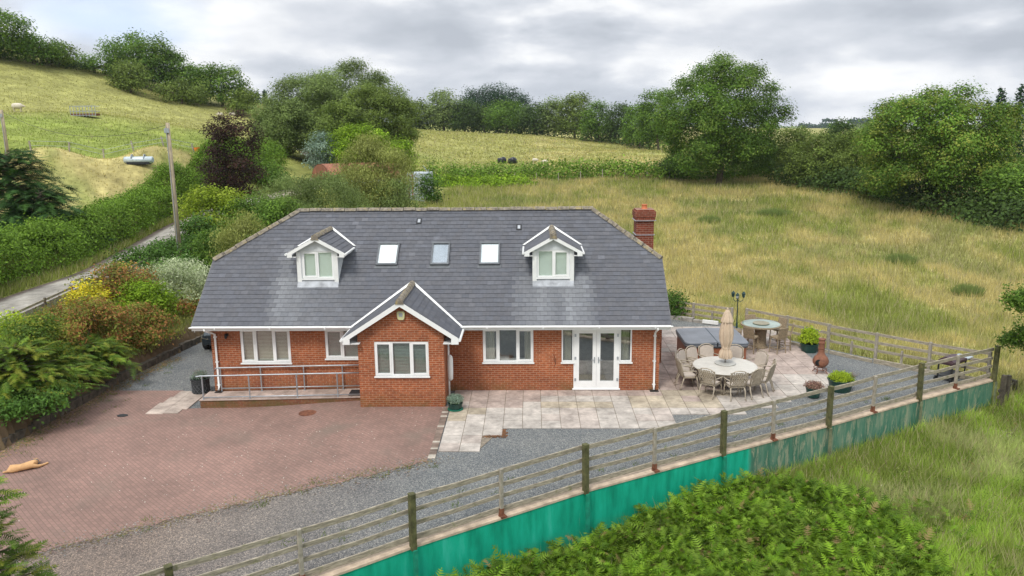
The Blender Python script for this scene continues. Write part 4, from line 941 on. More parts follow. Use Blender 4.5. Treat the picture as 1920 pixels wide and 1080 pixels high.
def folded(name, prof, n=64, folds=9, amp=.16, seed=1):
    b = MB(); vs = []
    for r_, z in prof:
        for k in range(n):
            a = 2*math.pi*k/n; f = 1+amp*math.cos(folds*a+.6*math.sin(z*5+seed)); vs.append((r_*f*math.cos(a), r_*f*math.sin(a), z))
    b.add(vs, [(i*n+k, i*n+(k+1) % n, (i+1)*n+(k+1) % n, (i+1)*n+k) for i in range(len(prof)-1) for k in range(n)]); return b.build(name, m_canvas, par, smooth=True)
folded('canopy', [(.20, .17), (.225, .22), (.19, .40), (.125, .52), (.15, .62), (.21, .85), (.225, 1.05), (.20, 1.30), (.16, 1.52), (.125, 1.66)])
folded('vent', [(.205, 1.50), (.20, 1.56), (.15, 1.70), (.10, 1.84), (.05, 1.92), (.0, 1.95)], amp=.12, folds=8)
MB().lathe([(.135, .50), (.145, .52), (.145, .56), (.135, .58)], 20).build('strap', m_canvas, par); MB().lathe([(.02, 1.93), (.035, 1.96), (.02, 2.0), (.0, 2.01)], 10).build('finial', m_canvas, par)

def garden_chair():
    """x' = sideways, +y = the way the sitter faces"""
    e = empty('garden_chair')
    b = MB(); b.prism([(-.24, -.20), (.24, -.20), (.27, .24), (.18, .27), (-.18, .27), (-.27, .24)], .40, .43); b.build('seat', m_cast, e)
    MB().prism([(-.21, -.17), (.21, -.17), (.24, .22), (-.24, .22)], .43, .475).build('cushion', m_cush, e, bevel=.015)
    b = MB(); P = [(-.22, -.20, .42), (-.27, -.27, .70), (-.255, -.31, .90), (-.14, -.335, .98), (0, -.34, 1.0), (.14, -.335, .98), (.255, -.31, .90), (.27, -.27, .70), (.22, -.20, .42)]; b.tube(P, .019, 6)
    def bp(u, z): t = (z-.42)/.58; return (u*(.22+.05*min(1, t*2)), -.20-.14*t**.8, z)
    for k in range(-3, 4):
        u = k/3.5
        b.tube([bp(u*.7-.42, .46) if abs(u*.7-.42) < 1 else bp(-.95, .56), bp(max(-1, min(1, u*.9)), .70), bp(max(-1, min(1, u*.75+.42)), .93)], .017, 5, False)
        b.tube([bp(u*.7+.42, .46) if abs(u*.7+.42) < 1 else bp(.95, .56), bp(max(-1, min(1, u*.9)), .70), bp(max(-1, min(1, u*.75-.42)), .93)], .017, 5, False)
    b.tube([bp(-.9, .50), bp(0, .48), bp(.9, .50)], .014, 5)
    b.build('backrest', m_cast, e, smooth=True)
    pc = [(-.21, .47), (-.25, .70), (-.23, .88), (-.12, .95), (0, .965), (.12, .95), (.23, .88), (.25, .70), (.21, .47)]
    MB().extr([(x, -.17-.14*((z-.42)/.58)**.8, z) for x, z in pc], (0, .035, .005)).build('back_cushion', m_cush, e)
    for s in (-1, 1):
        MB().tube([(s*.265, -.27, .66), (s*.33, -.05, .665), (s*.32, .18, .65), (s*.29, .20, .58), (s*.26, .17, .43)], .018, 6).build('armrest', m_cast, e, smooth=True)
        MB().tube([(s*.25, .22, .42), (s*.27, .25, .28), (s*.255, .27, .10), (s*.285, .30, .0)], [.026, .022, .015, .02], 6).build('leg', m_cast, e, smooth=True)
        MB().tube([(s*.21, -.18, .42), (s*.23, -.24, .26), (s*.22, -.28, .10), (s*.24, -.33, .0)], [.026, .022, .015, .02], 6).build('leg', m_cast, e, smooth=True)
    return e
gc = garden_chair(); used = False
CH = [(-88, 'lattice backed garden chair at the front of the round table, nearest the parasol'), (-124, 'lattice backed garden chair at the front left of the round table'), (-62, 'garden chair right of the front middle one, backing onto the pale slabs'),
      (-36, 'garden chair at the front right of the round table, second from the rightmost'), (-13, 'rightmost garden chair at the round table, facing left'), (24, 'garden chair at the back right of the round table, standing apart'),
      (64, 'garden chair right of the parasol with its back to the hot tub'), (101, 'garden chair behind the parasol against the hot tub'), (125, 'garden chair left of the parasol in front of the hot tub panel'), (146, 'garden chair at the back left of the round table by the tub corner'), (164, 'second garden chair from the left end of the round table'), (190, 'leftmost garden chair at the round table, nearest the house')]
rc = random.Random(6); nocush = []
for a, lab in CH:
    o = copy_tree(gc) if used else gc; used = True; an = math.radians(a); R_ = 1.34+rc.uniform(-.03, .05)
    o.location = (TC[0]+R_*math.cos(an), TC[1]+R_*math.sin(an), .032); o.rotation_euler.z = an+math.pi/2+rc.uniform(-.07, .07); tag(o, lab, 'chair', 'chairs round the dining table'); o.scale = (1.1, 1.08, 1.06)
    if a < 0 or a > 170: nocush.append(o)

for o in nocush:
    for ch in list(o.children):
        if ch.name.startswith('back_cushion'): bpy.data.objects.remove(ch)
# hot tub
ht = tag(empty('hot_tub', (9.2, 3.92, .03)), 'square hot tub with brown sides and a folded grey cover', 'hot tub')
def rrect(hx, hy, r_, n=5): return [(sx*(hx-r_)+r_*math.cos(a0+k*math.pi/2/n), sy*(hy-r_)+r_*math.sin(a0+k*math.pi/2/n)) for sx, sy, a0 in ((1, 1, 0), (-1, 1, math.pi/2), (-1, -1, math.pi), (1, -1, 1.5*math.pi)) for k in range(n+1)]
m_tub = simple('brown_tub_panel', (.27, .095, .045), .5, var=.12, scale=2)
MB().prism(rrect(1.16, 1.10, .18), .07, .74).build('tub_side', m_tub, ht)
MB().prism(rrect(1.13, 1.07, .16), .0, .07).build('base', m_black, ht)
MB().prism(rrect(1.20, 1.14, .22), .73, .79).build('rim', simple('dark_acrylic', (.05, .055, .06), .3), ht)
m_cover = simple('grey_vinyl_cover', (.175, .19, .215), .5, var=.12, scale=1.2, bump=.15); m_cover2 = simple('blue_grey_piping', (.07, .09, .11), .5)
for s in (-1, 1):
    pl = [(x, y) for x, y in rrect(1.22, 1.16, .24)]
    if s < 0: pl = [(min(x, -.025), y) for x, y in pl]
    else: pl = [(max(x, .025), y) for x, y in pl]
    n = len(pl); vs = [(x, y, .79) for x, y in pl]+[(x, y, .885) for x, y in pl]+[(x*.985, y*.985, .93 if abs(x) > .9 else .965) for x, y in pl]
    MB().add(vs, [tuple(range(n-1, -1, -1)), tuple(range(2*n, 3*n))]+[(j*n+i, j*n+(i+1) % n, (j+1)*n+(i+1) % n, (j+1)*n+i) for j in (0, 1) for i in range(n)]).build('cover', m_cover, ht)
    MB().tube([(x*1.003, y*1.003, .885) for x, y in pl]+[(pl[0][0]*1.003, pl[0][1]*1.003, .885)], .016, 5).build('piping', m_cover2, ht)
MB().box(-.03, .03, -1.17, 1.17, .93, .955).build('cover_hinge', m_cover2, ht)
MB().box(-.62, -.22, -1.115, -1.09, .45, .62).build('vent_panel', m_black, ht, bevel=.01)
MB().tube([(-.95, -1.13, .82), (-.55, -1.17, .80), (-.1, -1.16, .95)], .008, 5).tube([(.1, -1.17, .95), (.3, -1.18, .72), (.25, -1.13, .60)], .010, 5).build('strap', m_cover2, ht)
# covered lever frame lying beside the tub
tag(MB().beam((7.78, 2.2, .05), (7.86, 3.5, .09), .05, .06).tube([(7.80, 2.2, .06), (7.86, 2.75, .40)], .02, 6).build('cover_lifter', m_cover2), 'dark metal cover lifter bar lying left of the hot tub', 'lever')

# high table and stools
m_wick = simple('taupe_wicker', (.25, .195, .125), .8, var=.25, scale=22)
bt = tag(empty('bar_table', (11.62, 5.55, .03)), 'round glass topped wicker bar table at the back of the patio', 'table')
MB().lathe([(.80, .93), (.82, .94), (.82, .985), (.80, .99)], 36).build('table_rim', m_wick, bt)
MB().lathe([(.76, .992), (.765, .996), (.765, 1.002), (.76, 1.004)], 36).build('glass_top', simple('pale_green_glass', (.23, .30, .25), .08, var=.25, scale=1.2, spec=.8), bt)
MB().lathe([(.33, 0), (.33, .03), (.25, .06), (.23, .5), (.27, .93)], 16).build('pedestal', m_wick, bt, smooth=True)
MB().lathe([(.26, 1.006), (.30, 1.012), (.34, 1.03), (.30, 1.045), (.12, 1.05)], 24).build('turntable', simple('dull_sage', (.26, .24, .17), .6), bt)
def bar_chair():
    e = empty('bar_chair')
    MB().box(-.23, .23, -.21, .23, .60, .68).build('seat', m_wick, e, bevel=.02)
    MB().add([(-.23, -.22, .62), (.23, -.22, .62), (.23, -.32, 1.08), (-.23, -.32, 1.08), (-.23, -.18, .62), (.23, -.18, .62), (.22, -.28, 1.08), (-.22, -.28, 1.08)], [(0, 1, 2, 3), (7, 6, 5, 4), (3, 2, 6, 7), (0, 3, 7, 4), (1, 5, 6, 2)]).build('backrest', m_wick, e)
    for sx, sy in ((-1, -1), (1, -1), (1, 1), (-1, 1)): MB().beam((sx*.20, sy*.19, .62), (sx*.23, sy*.22, 0), .035, .035).build('leg', m_wick, e)
    for a, c in (((-.22, -.2), (.22, -.2)), ((-.22, .2), (.22, .2)), ((-.22, -.2), (-.22, .2)), ((.22, -.2), (.22, .2))): MB().beam((*a, .20), (*c, .20), .025, .025).build('stretcher', m_wick, e)
    return e
bc = bar_chair(); used = False
for a, lab in ((-128, 'wicker bar stool at the front left of the high table'), (-62, 'wicker bar stool at the front right of the high table'), (-18, 'wicker bar stool at the right of the high table, seen from the side'), (30, 'wicker bar stool at the back right of the high table'), (95, 'wicker bar stool directly behind the high table'), (165, 'wicker bar stool at the left of the high table near the lamp post')):
    o = copy_tree(bc) if used else bc; used = True; an = math.radians(a); o.location = (11.62+.98*math.cos(an), 5.55+.98*math.sin(an), .03); o.rotation_euler.z = an+math.pi/2; tag(o, lab, 'bar stool', 'bar stools round the high table')

# garden lamp post
lp = tag(empty('garden_lamp', (11.3, 8.15, .0)), 'dark green three headed garden lamp post behind the hot tub', 'lamp post'); m_lampg = simple('dark_green_iron', (.015, .045, .04), .4)
MB().lathe([(.11, 0), (.11, .05), (.05, .12), (.04, .4), (.028, .45), (.024, 1.5), (.04, 1.53), (.02, 1.58), (.015, 1.70)], 10).build('post', m_lampg, lp, smooth=True)
for k in range(3):
    a = math.radians(10+k*120); c, s = math.cos(a), math.sin(a)
    ar = MB().tube([(0, 0, 1.45), (c*.12, s*.12, 1.38), (c*.24, s*.24, 1.45), (c*.26, s*.26, 1.56)], .014, 6).build('arm', m_lampg, lp)
    b = MB(); b.lathe([(.03, 1.56), (.055, 1.58), (.08, 1.72), (.095, 1.735), (.05, 1.80), (.015, 1.84)], 6, (c*.26, s*.26, 0)); ln = b.build('lantern', m_lampg, lp)
    MB().lathe([(.052, 1.60), (.075, 1.705)], 6, (c*.27, s*.27, 0)).build('lantern_glass', simple('clear_lantern_glass', (.35, .38, .38), .1), ln)

# chiminea
cm = tag(empty('chiminea', (12.85, 1.98, .03)), 'rusty brown chiminea on an iron stand at the patio edge', 'chiminea'); m_clay = simple('rusty_cast_body', (.20, .085, .05), .75, var=.25, scale=5)
MB().lathe([(.10, .22), (.20, .27), (.28, .38), (.29, .48), (.24, .60), (.15, .70), (.115, .80), (.105, 1.12), (.12, 1.14), (.12, 1.18), (.105, 1.2), (.108, 1.26), (.13, 1.28), (.13, 1.31), (.09, 1.31)], 24).build('body', m_clay, cm, smooth=True)
MB().lathe([(.112, .92), (.122, .93), (.122, .95), (.112, .96)], 20).build('collar', m_rust, cm)
MB().lathe([(.10, -.02), (.12, 0), (.10, .02)], 16, (0, 0, 0)).build('firebox_mouth', m_dark, cm).matrix_local = Matrix.Translation((-.16, -.22, .45))@Matrix.Rotation(math.radians(90), 4, 'X')
for k in range(4):
    a = math.pi/4+k*math.pi/2; c, s = math.cos(a), math.sin(a); MB().tube([(c*.12, s*.12, .26), (c*.25, s*.25, .20), (c*.22, s*.22, .08), (c*.30, s*.30, 0)], .016, 6).build('leg', m_rust, cm)
MB().tube([(.18*math.cos(t), .18*math.sin(t), .14) for t in np.linspace(0, 6.28, 18)], .012, 5).build('ring', m_rust, cm)

# barbecue in the far corner
bq = tag(empty('barbecue', (17.35, 1.35, 0), math.radians(38)), 'dark covered barbecue trolley with a pale lid in the far fence corner', 'barbecue')
MB().box(-.55, .55, -.28, .28, .62, .74).build('firebox', simple('maroon_cover', (.05, .025, .03), .5), bq, bevel=.03)
MB().add([(x, y*.28, .74+.22*math.cos(y*1.3)-.06) for x in (-.5, .2) for y in (-1, -.5, 0, .5, 1)], [(i, i+1, 6+i, 5+i) for i in range(4)]+[(0, 5, 9, 4), (4, 3, 2, 1, 0), (5, 6, 7, 8, 9)]).build('lid', simple('dark_lid', (.07, .04, .05), .4), bq)
MB().box(.57, 1.05, -.26, .26, .66, .70).build('side_shelf', simple('pale_blue_tray', (.45, .52, .58), .4), bq)
for sx in (-.5, .5):
    for sy in (-.24, .24): MB().beam((sx, sy, 0), (sx, sy, .64), .04, .04).build('leg', m_black, bq)
MB().box(-.52, .52, -.25, .25, .16, .19).build('lower_shelf', m_black, bq)
for sy in (-.24, .24): MB().lathe([(.09, -.02), (.09, .02)], 16).build('wheel', m_black, bq).matrix_local = Matrix.Translation((-.6, sy*1.15, .09))@Matrix.Rotation(math.radians(90), 4, 'X')

# manhole covers
for x, y, lab, mt in ((-5.22, -2.26, 'rusty brown round manhole cover near the ramp wall', m_rust), (-11.24, -2.48, 'dark grey manhole cover on the brick drive by the bank', m_black)):
    x, y = warp_(x, y); k_m = .30 if mt is m_rust else .18; tag(MB().lathe([(k_m, 0), (k_m, .018), (k_m*.87, .022), (k_m*.83, .019)], 20, (x, y, zy(x, y)+.012), sy=.9 if mt is m_rust else .7).build('manhole_cover', mt), lab, 'manhole cover')

# ------------------------------------------------------------------ dog, lying on its side
def skin_tree(name, pts, edges, rad, mat, parent=None, loc=None, levels=2, root=0):
    me = bpy.data.meshes.new(name); me.from_pydata(pts, edges, []); me.materials.append(mat); o = bpy.data.objects.new(name, me); link(o, parent)
    if loc is not None: o.location = loc
    o.modifiers.new('skin', 'SKIN').use_smooth_shade = True
    if not me.skin_vertices: me.skin_vertices.new()
    for i, r_ in enumerate(rad): me.skin_vertices[0].data[i].radius = (r_, r_) if not isinstance(r_, tuple) else r_; me.skin_vertices[0].data[i].use_root = (i == root)
    s = o.modifiers.new('sub', 'SUBSURF'); s.levels = levels; s.render_levels = levels; return o
m_fur = simple('golden_fur', (.56, .33, .155), .9, var=.16, scale=3.5, bump=.3)
# body runs from the rump (0) to the head; x along the dog, z up
dp = [(0, 0, .12), (.18, .0, .13), (.38, .0, .14), (.56, .03, .14), (.68, .15, .14), (.74, .31, .13), (.75, .45, .12), (.67, .60, .06),
      (.62, -.04, .12), (.78, -.03, .07), (.92, .06, .045), (1.04, .16, .035), (1.10, .20, .035),
      (.48, .16, .07), (.46, .27, .045), (.40, .30, .04),
      (.04, .16, .13), (.18, .32, .10), (.30, .38, .06), (.26, .50, .05),
      (.02, .16, .08), (.04, .36, .07), (.10, .52, .045),
      (-.10, .02, .08), (-.18, .08, .05), (-.24, .16, .03)]
de = [(0, 1), (1, 2), (2, 3), (3, 4), (4, 5), (5, 6), (6, 7), (3, 8), (8, 9), (9, 10), (10, 11), (11, 12), (3, 13), (13, 14), (14, 15), (0, 16), (16, 17), (17, 18), (18, 19), (0, 20), (20, 21), (21, 22), (0, 23), (23, 24), (24, 25)]
dr = [.125, .13, .12, .14, .115, .095, .10, .048, .085, .055, .042, .036, .045, .06, .04, .042, .09, .065, .040, .042, .06, .042, .045, .05, .032, .02]
dog = tag(skin_tree('dog', dp, de, dr, m_fur, levels=2, root=2), 'golden dog lying stretched out on its side on the brick drive', 'dog')
_dx, _dy = warp_(-12.08, -6.88); dog.location = (_dx, _dy, zy(_dx, _dy)+.01); dog.rotation_euler.z = math.radians(34); dog.scale = (.84, .84, .84)
for s_, (x, y, z) in ((1, (.70, .36, .215)), (-1, (.83, .40, .10))):
    b = MB(); b.add([(0, 0, 0), (.05, -.03, .01), (.02, -.09, -.01), (-.04, -.08, -.02), (-.05, -.02, 0), (0, -.03, .03)], [(0, 1, 5), (1, 2, 5), (2, 3, 5), (3, 4, 5), (4, 0, 5), (4, 3, 2, 1, 0)]); ea = b.build('ear', simple('ear_fur', (.42, .23, .10), .9), dog); ea.location = (x, y, z)
MB().lathe([(.012, 0), (.02, .01), (.012, .03)], 8).build('nose', m_black, dog).location = (.645, .645, .055)
MB().tube([(.71+.12*math.cos(t), .20-.03*math.cos(t), .14+.12*math.sin(t)) for t in np.linspace(0, 6.28, 16)], .010, 6).build('collar', simple('blue_collar', (.03, .10, .16), .6), dog).matrix_local = Matrix.Translation((.0, .0, .0))

# ------------------------------------------------------------------ parked car beside the house
car = tag(empty('parked_car', (-11.25, 8.0, -.30)), 'dark grey car parked nose forward between the house end wall and the bank', 'car')
m_paint = simple('dark_blue_grey_paint', (.05, .065, .075), .2, .5, var=.03); m_cglass = simple('car_glass', (.02, .03, .035), .05, spec=.9); m_chr = simple('chrome', (.55, .56, .57), .15, .9); m_tyre = simple('tyre_rubber', (.018, .018, .018), .85)
secs = [(-2.15, .55, .62, .70), (-2.05, .80, .36, .80), (-1.55, .90, .25, .90), (-.85, .92, .22, .97), (0, .93, .22, 1.0), (1.0, .92, .22, 1.0), (1.8, .90, .26, .98), (2.15, .82, .40, .92)]
b = MB(); vs = []
for y, hw, z0, z1 in secs:
    vs += [(-hw*.92, y, z0), (-hw, y, z0+.18), (-hw, y, (z0+z1)/2+.1), (-hw*.90, y, z1), (hw*.90, y, z1), (hw, y, (z0+z1)/2+.1), (hw, y, z0+.18), (hw*.92, y, z0)]
b.add(vs, [(i*8+k, i*8+(k+1) % 8, (i+1)*8+(k+1) % 8, (i+1)*8+k) for i in range(len(secs)-1) for k in range(8)]+[tuple(range(7, -1, -1)), tuple(56+k for k in range(8))])
bd = b.build('body', m_paint, car, bevel=.03)
cs = [(-1.0, .84, .96), (-.35, .68, 1.46), (1.0, .68, 1.50), (1.75, .78, 1.0)]
b = MB(); vs = []
for y, hw, z in cs: vs += [(-hw, y, z), (hw, y, z)]
vs += [(-.86, -1.0, .9), (.86, -1.0, .9), (-.86, 1.8, .9), (.86, 1.8, .9)]
b.add(vs, [(0, 1, 3, 2), (2, 3, 5, 4), (4, 5, 7, 6), (8, 0, 2, 4, 6, 10), (11, 7, 5, 3, 1, 9)]); b.build('roof', m_paint, car)
MB().add([(-.80, -.97, 1.0), (.80, -.97, 1.0), (.65, -.40, 1.43), (-.65, -.40, 1.43)], [(0, 1, 2, 3)]).build('windscreen', m_cglass, car).location = (0, -.02, .01)
for s in (-1, 1):
    MB().add([(s*.855, -.72, 1.0), (s*.855, 1.4, 1.02), (s*.70, .95, 1.43), (s*.70, -.30, 1.41)], [(0, 1, 2, 3) if s > 0 else (3, 2, 1, 0)]).build('side_window', m_cglass, car).location = (s*.012, 0, 0)
    MB().extr([(s*.45, -2.16, .62), (s*.80, -2.05, .66), (s*.82, -1.98, .78), (s*.48, -2.14, .72)], (0, -.02, 0)).build('headlight', m_chr, car)
    MB().box(min(s*.93, s*1.08), max(s*.93, s*1.08), -.78, -.62, 1.0, 1.14).build('wing_mirror', m_paint, car, bevel=.02)
    for y in (-1.38, 1.35):
        wl = MB().lathe([(.30, -.11), (.33, -.09), (.33, .09), (.30, .11)], 24).build('wheel', m_tyre, car); wl.matrix_local = Matrix.Translation((s*.84, y, .33))@Matrix.Rotation(math.radians(90), 4, 'Y')
        MB().lathe([(.20, -.115), (.21, -.10), (.21, .10), (.20, .115)], 16).build('rim', m_chr, wl)
MB().box(-.40, .40, -2.20, -2.14, .36, .52).build('grille', m_black, car); MB().box(-.26, .26, -2.225, -2.20, .40, .51).build('number_plate', simple('plate_white', (.7, .7, .66), .5), car)

# ------------------------------------------------------------------ foliage
def unit(v): return v/np.maximum(np.linalg.norm(v, axis=-1, keepdims=True), 1e-9)
def leaf_quads(C, Nv, size, rng, aspect=.55, updir=0.0, fold=.25):
    """one rhombic leaf (two slightly folded triangles' worth of quad) per point"""
    n = len(C); T_ = unit(np.cross(Nv, rng.normal(size=(n, 3)))); T_[:, 2] += updir; T_ = unit(T_)
    S_ = unit(np.cross(T_, Nv+rng.normal(size=(n, 3))*.35)); Nn = np.cross(S_, T_)
    s = (size*rng.uniform(.65, 1.3, n))[:, None]; w_ = s*aspect*.5
    V = np.empty((n, 4, 3)); V[:, 0] = C-T_*s*.5; V[:, 1] = C+S_*w_+Nn*w_*fold; V[:, 2] = C+T_*s*.5; V[:, 3] = C-S_*w_+Nn*w_*fold
    return V.reshape(-1, 3), np.arange(4*n).reshape(-1, 4)
def frond_tris(P, Dv, Ln, Wd, droop, rng, K=11, tipc=1.0, pin=.9, prof=None):
    """feathery flat fronds: pairs of narrow leaflets along a drooping rib"""
    n = len(P); Dv = unit(Dv); t = (np.arange(K)+.5)/K; up = np.array([0, 0, 1.0])
    Dn = Dv[:, None, :]-up*(2*droop[:, None, None]*t[None, :, None]); Dn = unit(Dn)
    pos = P[:, None, :]+Dv[:, None, :]*(Ln[:, None, None]*t[None, :, None])-up*(droop*Ln)[:, None, None]*(t**2)[None, :, None]
    side = unit(np.cross(Dv, up)+rng.normal(size=(n, 3))*.12)[:, None, :]
    pr = (np.sin(np.clip(t*1.05+.12, 0, 1)*math.pi)**.7*(1-t*.35)) if prof is None else prof(t)
    wd = Wd[:, None, None]*pr[None, :, None]; h = (Ln/K*.5*pin)[:, None, None]
    out = []
    for s in (-1, 1):
        jit = rng.normal(size=(n, K, 3))*.10*wd
        tip = pos+side*s*wd+Dn*wd*.45-up*wd*.12+jit
        out.append(np.stack([pos-Dn*h, pos+Dn*h, tip], 2))
    V = np.concatenate(out, 1).reshape(-1, 3); return V, np.arange(len(V)).reshape(-1, 3), np.full(n, 2*K*3)
PAL = {
 'oak': [(.068, .138, .020), (.086, .162, .024), (.052, .108, .017), (.105, .170, .030)],
 'green': [(.075, .145, .020), (.095, .175, .024), (.06, .12, .02)],
 'dark': [(.045, .085, .022), (.055, .10, .022), (.04, .07, .018)],
 'olive': [(.098, .150, .030), (.118, .172, .036), (.08, .122, .026)],
 'willow': [(.115, .172, .050), (.14, .20, .062), (.095, .145, .04)],
 'willow2': [(.17, .205, .055), (.20, .24, .07), (.14, .17, .04)],
 'bright': [(.13, .23, .015), (.17, .28, .02), (.10, .18, .012)],
 'acer': [(.17, .25, .02), (.22, .30, .03), (.13, .20, .015)],
 'syc': [(.082, .162, .022), (.105, .190, .027), (.06, .122, .018), (.15, .195, .035)],
 'purple': [(.032, .018, .016), (.048, .025, .020), (.022, .015, .013), (.035, .032, .016)],
 'fir': [(.022, .055, .026), (.03, .07, .03), (.018, .045, .02)],
 'ley': [(.065, .125, .015), (.10, .17, .02), (.045, .085, .015), (.15, .18, .025)],
 'leydark': [(.028, .07, .018), (.04, .095, .02), (.02, .05, .014)],
 'silver': [(.27, .33, .20), (.32, .38, .25), (.20, .27, .13)],
 'red': [(.19, .105, .035), (.24, .13, .045), (.11, .14, .025), (.15, .17, .03), (.10, .13, .02)],
 'yellow': [(.46, .42, .025), (.38, .38, .03), (.25, .30, .03)],
 'hedge': [(.095, .18, .020), (.12, .215, .025), (.075, .145, .016)],
 'laurel': [(.05, .115, .02), (.07, .15, .025), (.04, .085, .015)],
 'heather': [(.20, .12, .10), (.14, .10, .07), (.24, .17, .12)],
 'lime': [(.22, .32, .02), (.28, .38, .03), (.17, .26, .02)],
 'straw': [(.34, .30, .18), (.28, .28, .12), (.20, .24, .10)],
 'sage': [(.16, .24, .18), (.20, .28, .22), (.12, .19, .14)],
}
PG = np.array([1.62, 1.50, 1.5])
def pal_tint(name, k, rng, var=.16):
    P = np.array(PAL[name])*PG; return P[rng.integers(0, len(P), k)]*np.clip(rng.normal(1, var, (k, 1)), .55, 1.6)
def crown_mesh(rng, W, Hc, leaf, n, pal, D_=None, aspect=.55, lobes=None, updir=0, shape='round', clump=None, flat=.0, depth=None, shoots=0):
    """returns V, F, tint for a crown centred on the origin (its middle), W wide and Hc tall"""
    D_ = D_ or W; nl = lobes or 30; a = rng.uniform(0, 2*math.pi, nl*3); z = rng.uniform(-.85, 1, nl*3)
    q = np.sqrt(np.clip(1-z*z, 0, 1))
    if shape == 'dome': q = np.clip(1-np.clip(z, 0, 1)**2.6, 0, 1)**.5*np.where(z < 0, 1-.25*z*z, 1)
    if shape == 'cone': q = np.clip(.55-.52*z, .04, 1)
    if shape == 'egg': q = q*(1-.28*z)
    rr = np.clip(rng.normal(.72, .12, nl*3), .35, .86); c = np.stack([np.cos(a)*q*rr*W/2, np.sin(a)*q*rr*D_/2, z*(.80)*Hc/2], -1)
    keep = [];
    lr0 = rng.uniform(.15, .27, nl*3)*min(W, D_, Hc*1.25)/2*(1.25 if shape != 'cone' else .9)
    for i in range(nl*3):      # spread the lobes
        if all(np.linalg.norm(c[i]-c[j]) > .62*(lr0[i]+lr0[j])*.9 for j in keep): keep.append(i)
        if len(keep) >= nl: break
    c = c[keep]; lr = lr0[keep]; nl = len(c)
    ctr = np.array([[0, 0, 0.], [0, 0, Hc*.18], [0, 0, -Hc*.15]]); c = np.r_[c, ctr*.8]; lr = np.r_[lr, [min(W, Hc)*.30]*3]
    per = 22; nc = max(8, int(n/per)); p = lr**2; p = p/p.sum(); li = rng.choice(len(c), nc*2, p=p)
    d = unit(rng.normal(size=(nc*2, 3))*.75+unit(c[li])*.6+np.array([0, 0, .36])); cc = c[li]+d*(lr[li]*rng.uniform(.80, 1.06, nc*2))[:, None]*np.array([1, D_/W if D_ < W else 1, .92])
    ok = np.ones(len(cc), bool)
    for j in range(len(c)): ok &= ~((np.linalg.norm(cc-c[j], axis=1) < lr[j]*.62) & (li != j))
    cc = cc[ok][:nc]; li = li[ok][:nc]; d = d[ok][:nc]; nc = len(cc)
    inner = rng.random(nc) < .36; cc[inner] = c[li[inner]]+(cc[inner]-c[li[inner]])*rng.uniform(.45, .8, inner.sum())[:, None]
    ext = np.percentile(np.abs(cc), 98.5, axis=0)+1e-6; top = np.percentile(cc[:, 2], 99.3); cc = cc*np.array([W/2/ext[0], D_/2/ext[1], 1])*.97; cc[:, 2] = np.where(cc[:, 2] > 0, cc[:, 2]*(Hc/2)/max(top, .3*Hc)*.97, cc[:, 2])
    cr = clump or leaf*1.7; k = rng.integers(0, nc, n); off = rng.normal(size=(n, 3))*cr*np.array([1, 1, .65])
    C = cc[k]+off; Nv = unit(d[k]*.9+np.array([0, 0, .6])+rng.normal(size=(n, 3))*.27)
    V, Fc = leaf_quads(C, Nv, leaf, rng, aspect, updir)
    ct = pal_tint(pal, nc, rng, .12); lt = np.clip(rng.normal(1, .13, len(c)), .7, 1.3); t = ct[k]*lt[li][k][:, None]*np.clip(rng.normal(1, .09, (n, 1)), .7, 1.3)
    return V, Fc, np.repeat(t, 4, 0), c, lr
def make_tree(name, label, cat, x, y, ztop, W, base=None, pal='green', leaf=.2, n=4000, skirt=.18, D_=None, shape='round', aspect=.55, updir=0, lobes=44, trunk=.3, seed=1, group=None, mat=None, clump=None, limbs=7, stems=1):
    rng = np.random.default_rng(seed); z0 = hz(x, y) if base is None else base; Ht = ztop-z0; zb = Ht*skirt; Hc = Ht-zb
    e = tag(empty(name, (x, y, z0)), label, cat, group)
    V, Fc, t, c, lr = crown_mesh(rng, W, Hc, leaf, n, pal, D_, aspect, lobes, updir, shape, clump); V = V+np.array([0, 0, zb+Hc/2])
    npmesh('crown' if cat != 'shrub' else 'foliage', V, Fc, mat or m_leaf, e, t)
    rnd = random.Random(seed)
    b = MB(); tp = Vector((rnd.uniform(-.1, .1)*W, rnd.uniform(-.05, .05)*W, zb+Hc*.62)); mid = tp*.45+Vector((rnd.uniform(-.03, .03)*W, 0, 0))
    if stems == 1: b.tube([(0, 0, -.4), (0, 0, .1), mid, tp], [trunk*1.35, trunk, trunk*.75, trunk*.18], 8)
    order = sorted(range(len(c)-3), key=lambda i: rnd.random())[:limbs]
    for i in order:
        q = Vector(c[i])+Vector((0, 0, zb+Hc/2)); s_ = (mid*rnd.uniform(.75, 1.2)) if stems == 1 else Vector((rnd.uniform(-.1, .1)*W*.5, rnd.uniform(-.05, .05)*W, -.1))
        m_ = s_.lerp(q, .5)+Vector((0, 0, .06*Ht)); b.tube([s_, m_, q], [trunk*(.45 if stems == 1 else .6), trunk*.3, trunk*.08], 6)
    b.build('trunk' if stems == 1 else 'stems', m_trunk, e, smooth=True)
    return e
def px_tree(u, Dm, vtop, wpx, label, name='broadleaf_tree', cat='tree', pal='green', seed=1, skirt=.12, lpx=3.7, shape='round', dens=3.4, dpt=.85, **kw):
    """tree at azimuth u (photo column) and distance Dm; its top is seen at row vtop"""
    p = at(u, 238, Dm); x, y = p[0], p[1]; zt = at(u, vtop, Dm)[2]; W = wpx*Dm/F; z0 = hz(x, y); leaf = lpx*Dm/F
    area = wpx*((zt-z0)*F/Dm); n = int(np.clip(1.7*dens*area/(.3*lpx*lpx), 900, 100000))
    return make_tree(name, label, cat, x, y, zt, W, pal=pal, leaf=leaf, n=n, skirt=skirt, D_=W*dpt, shape=shape, trunk=max(.05, W*.028), seed=seed, **kw)
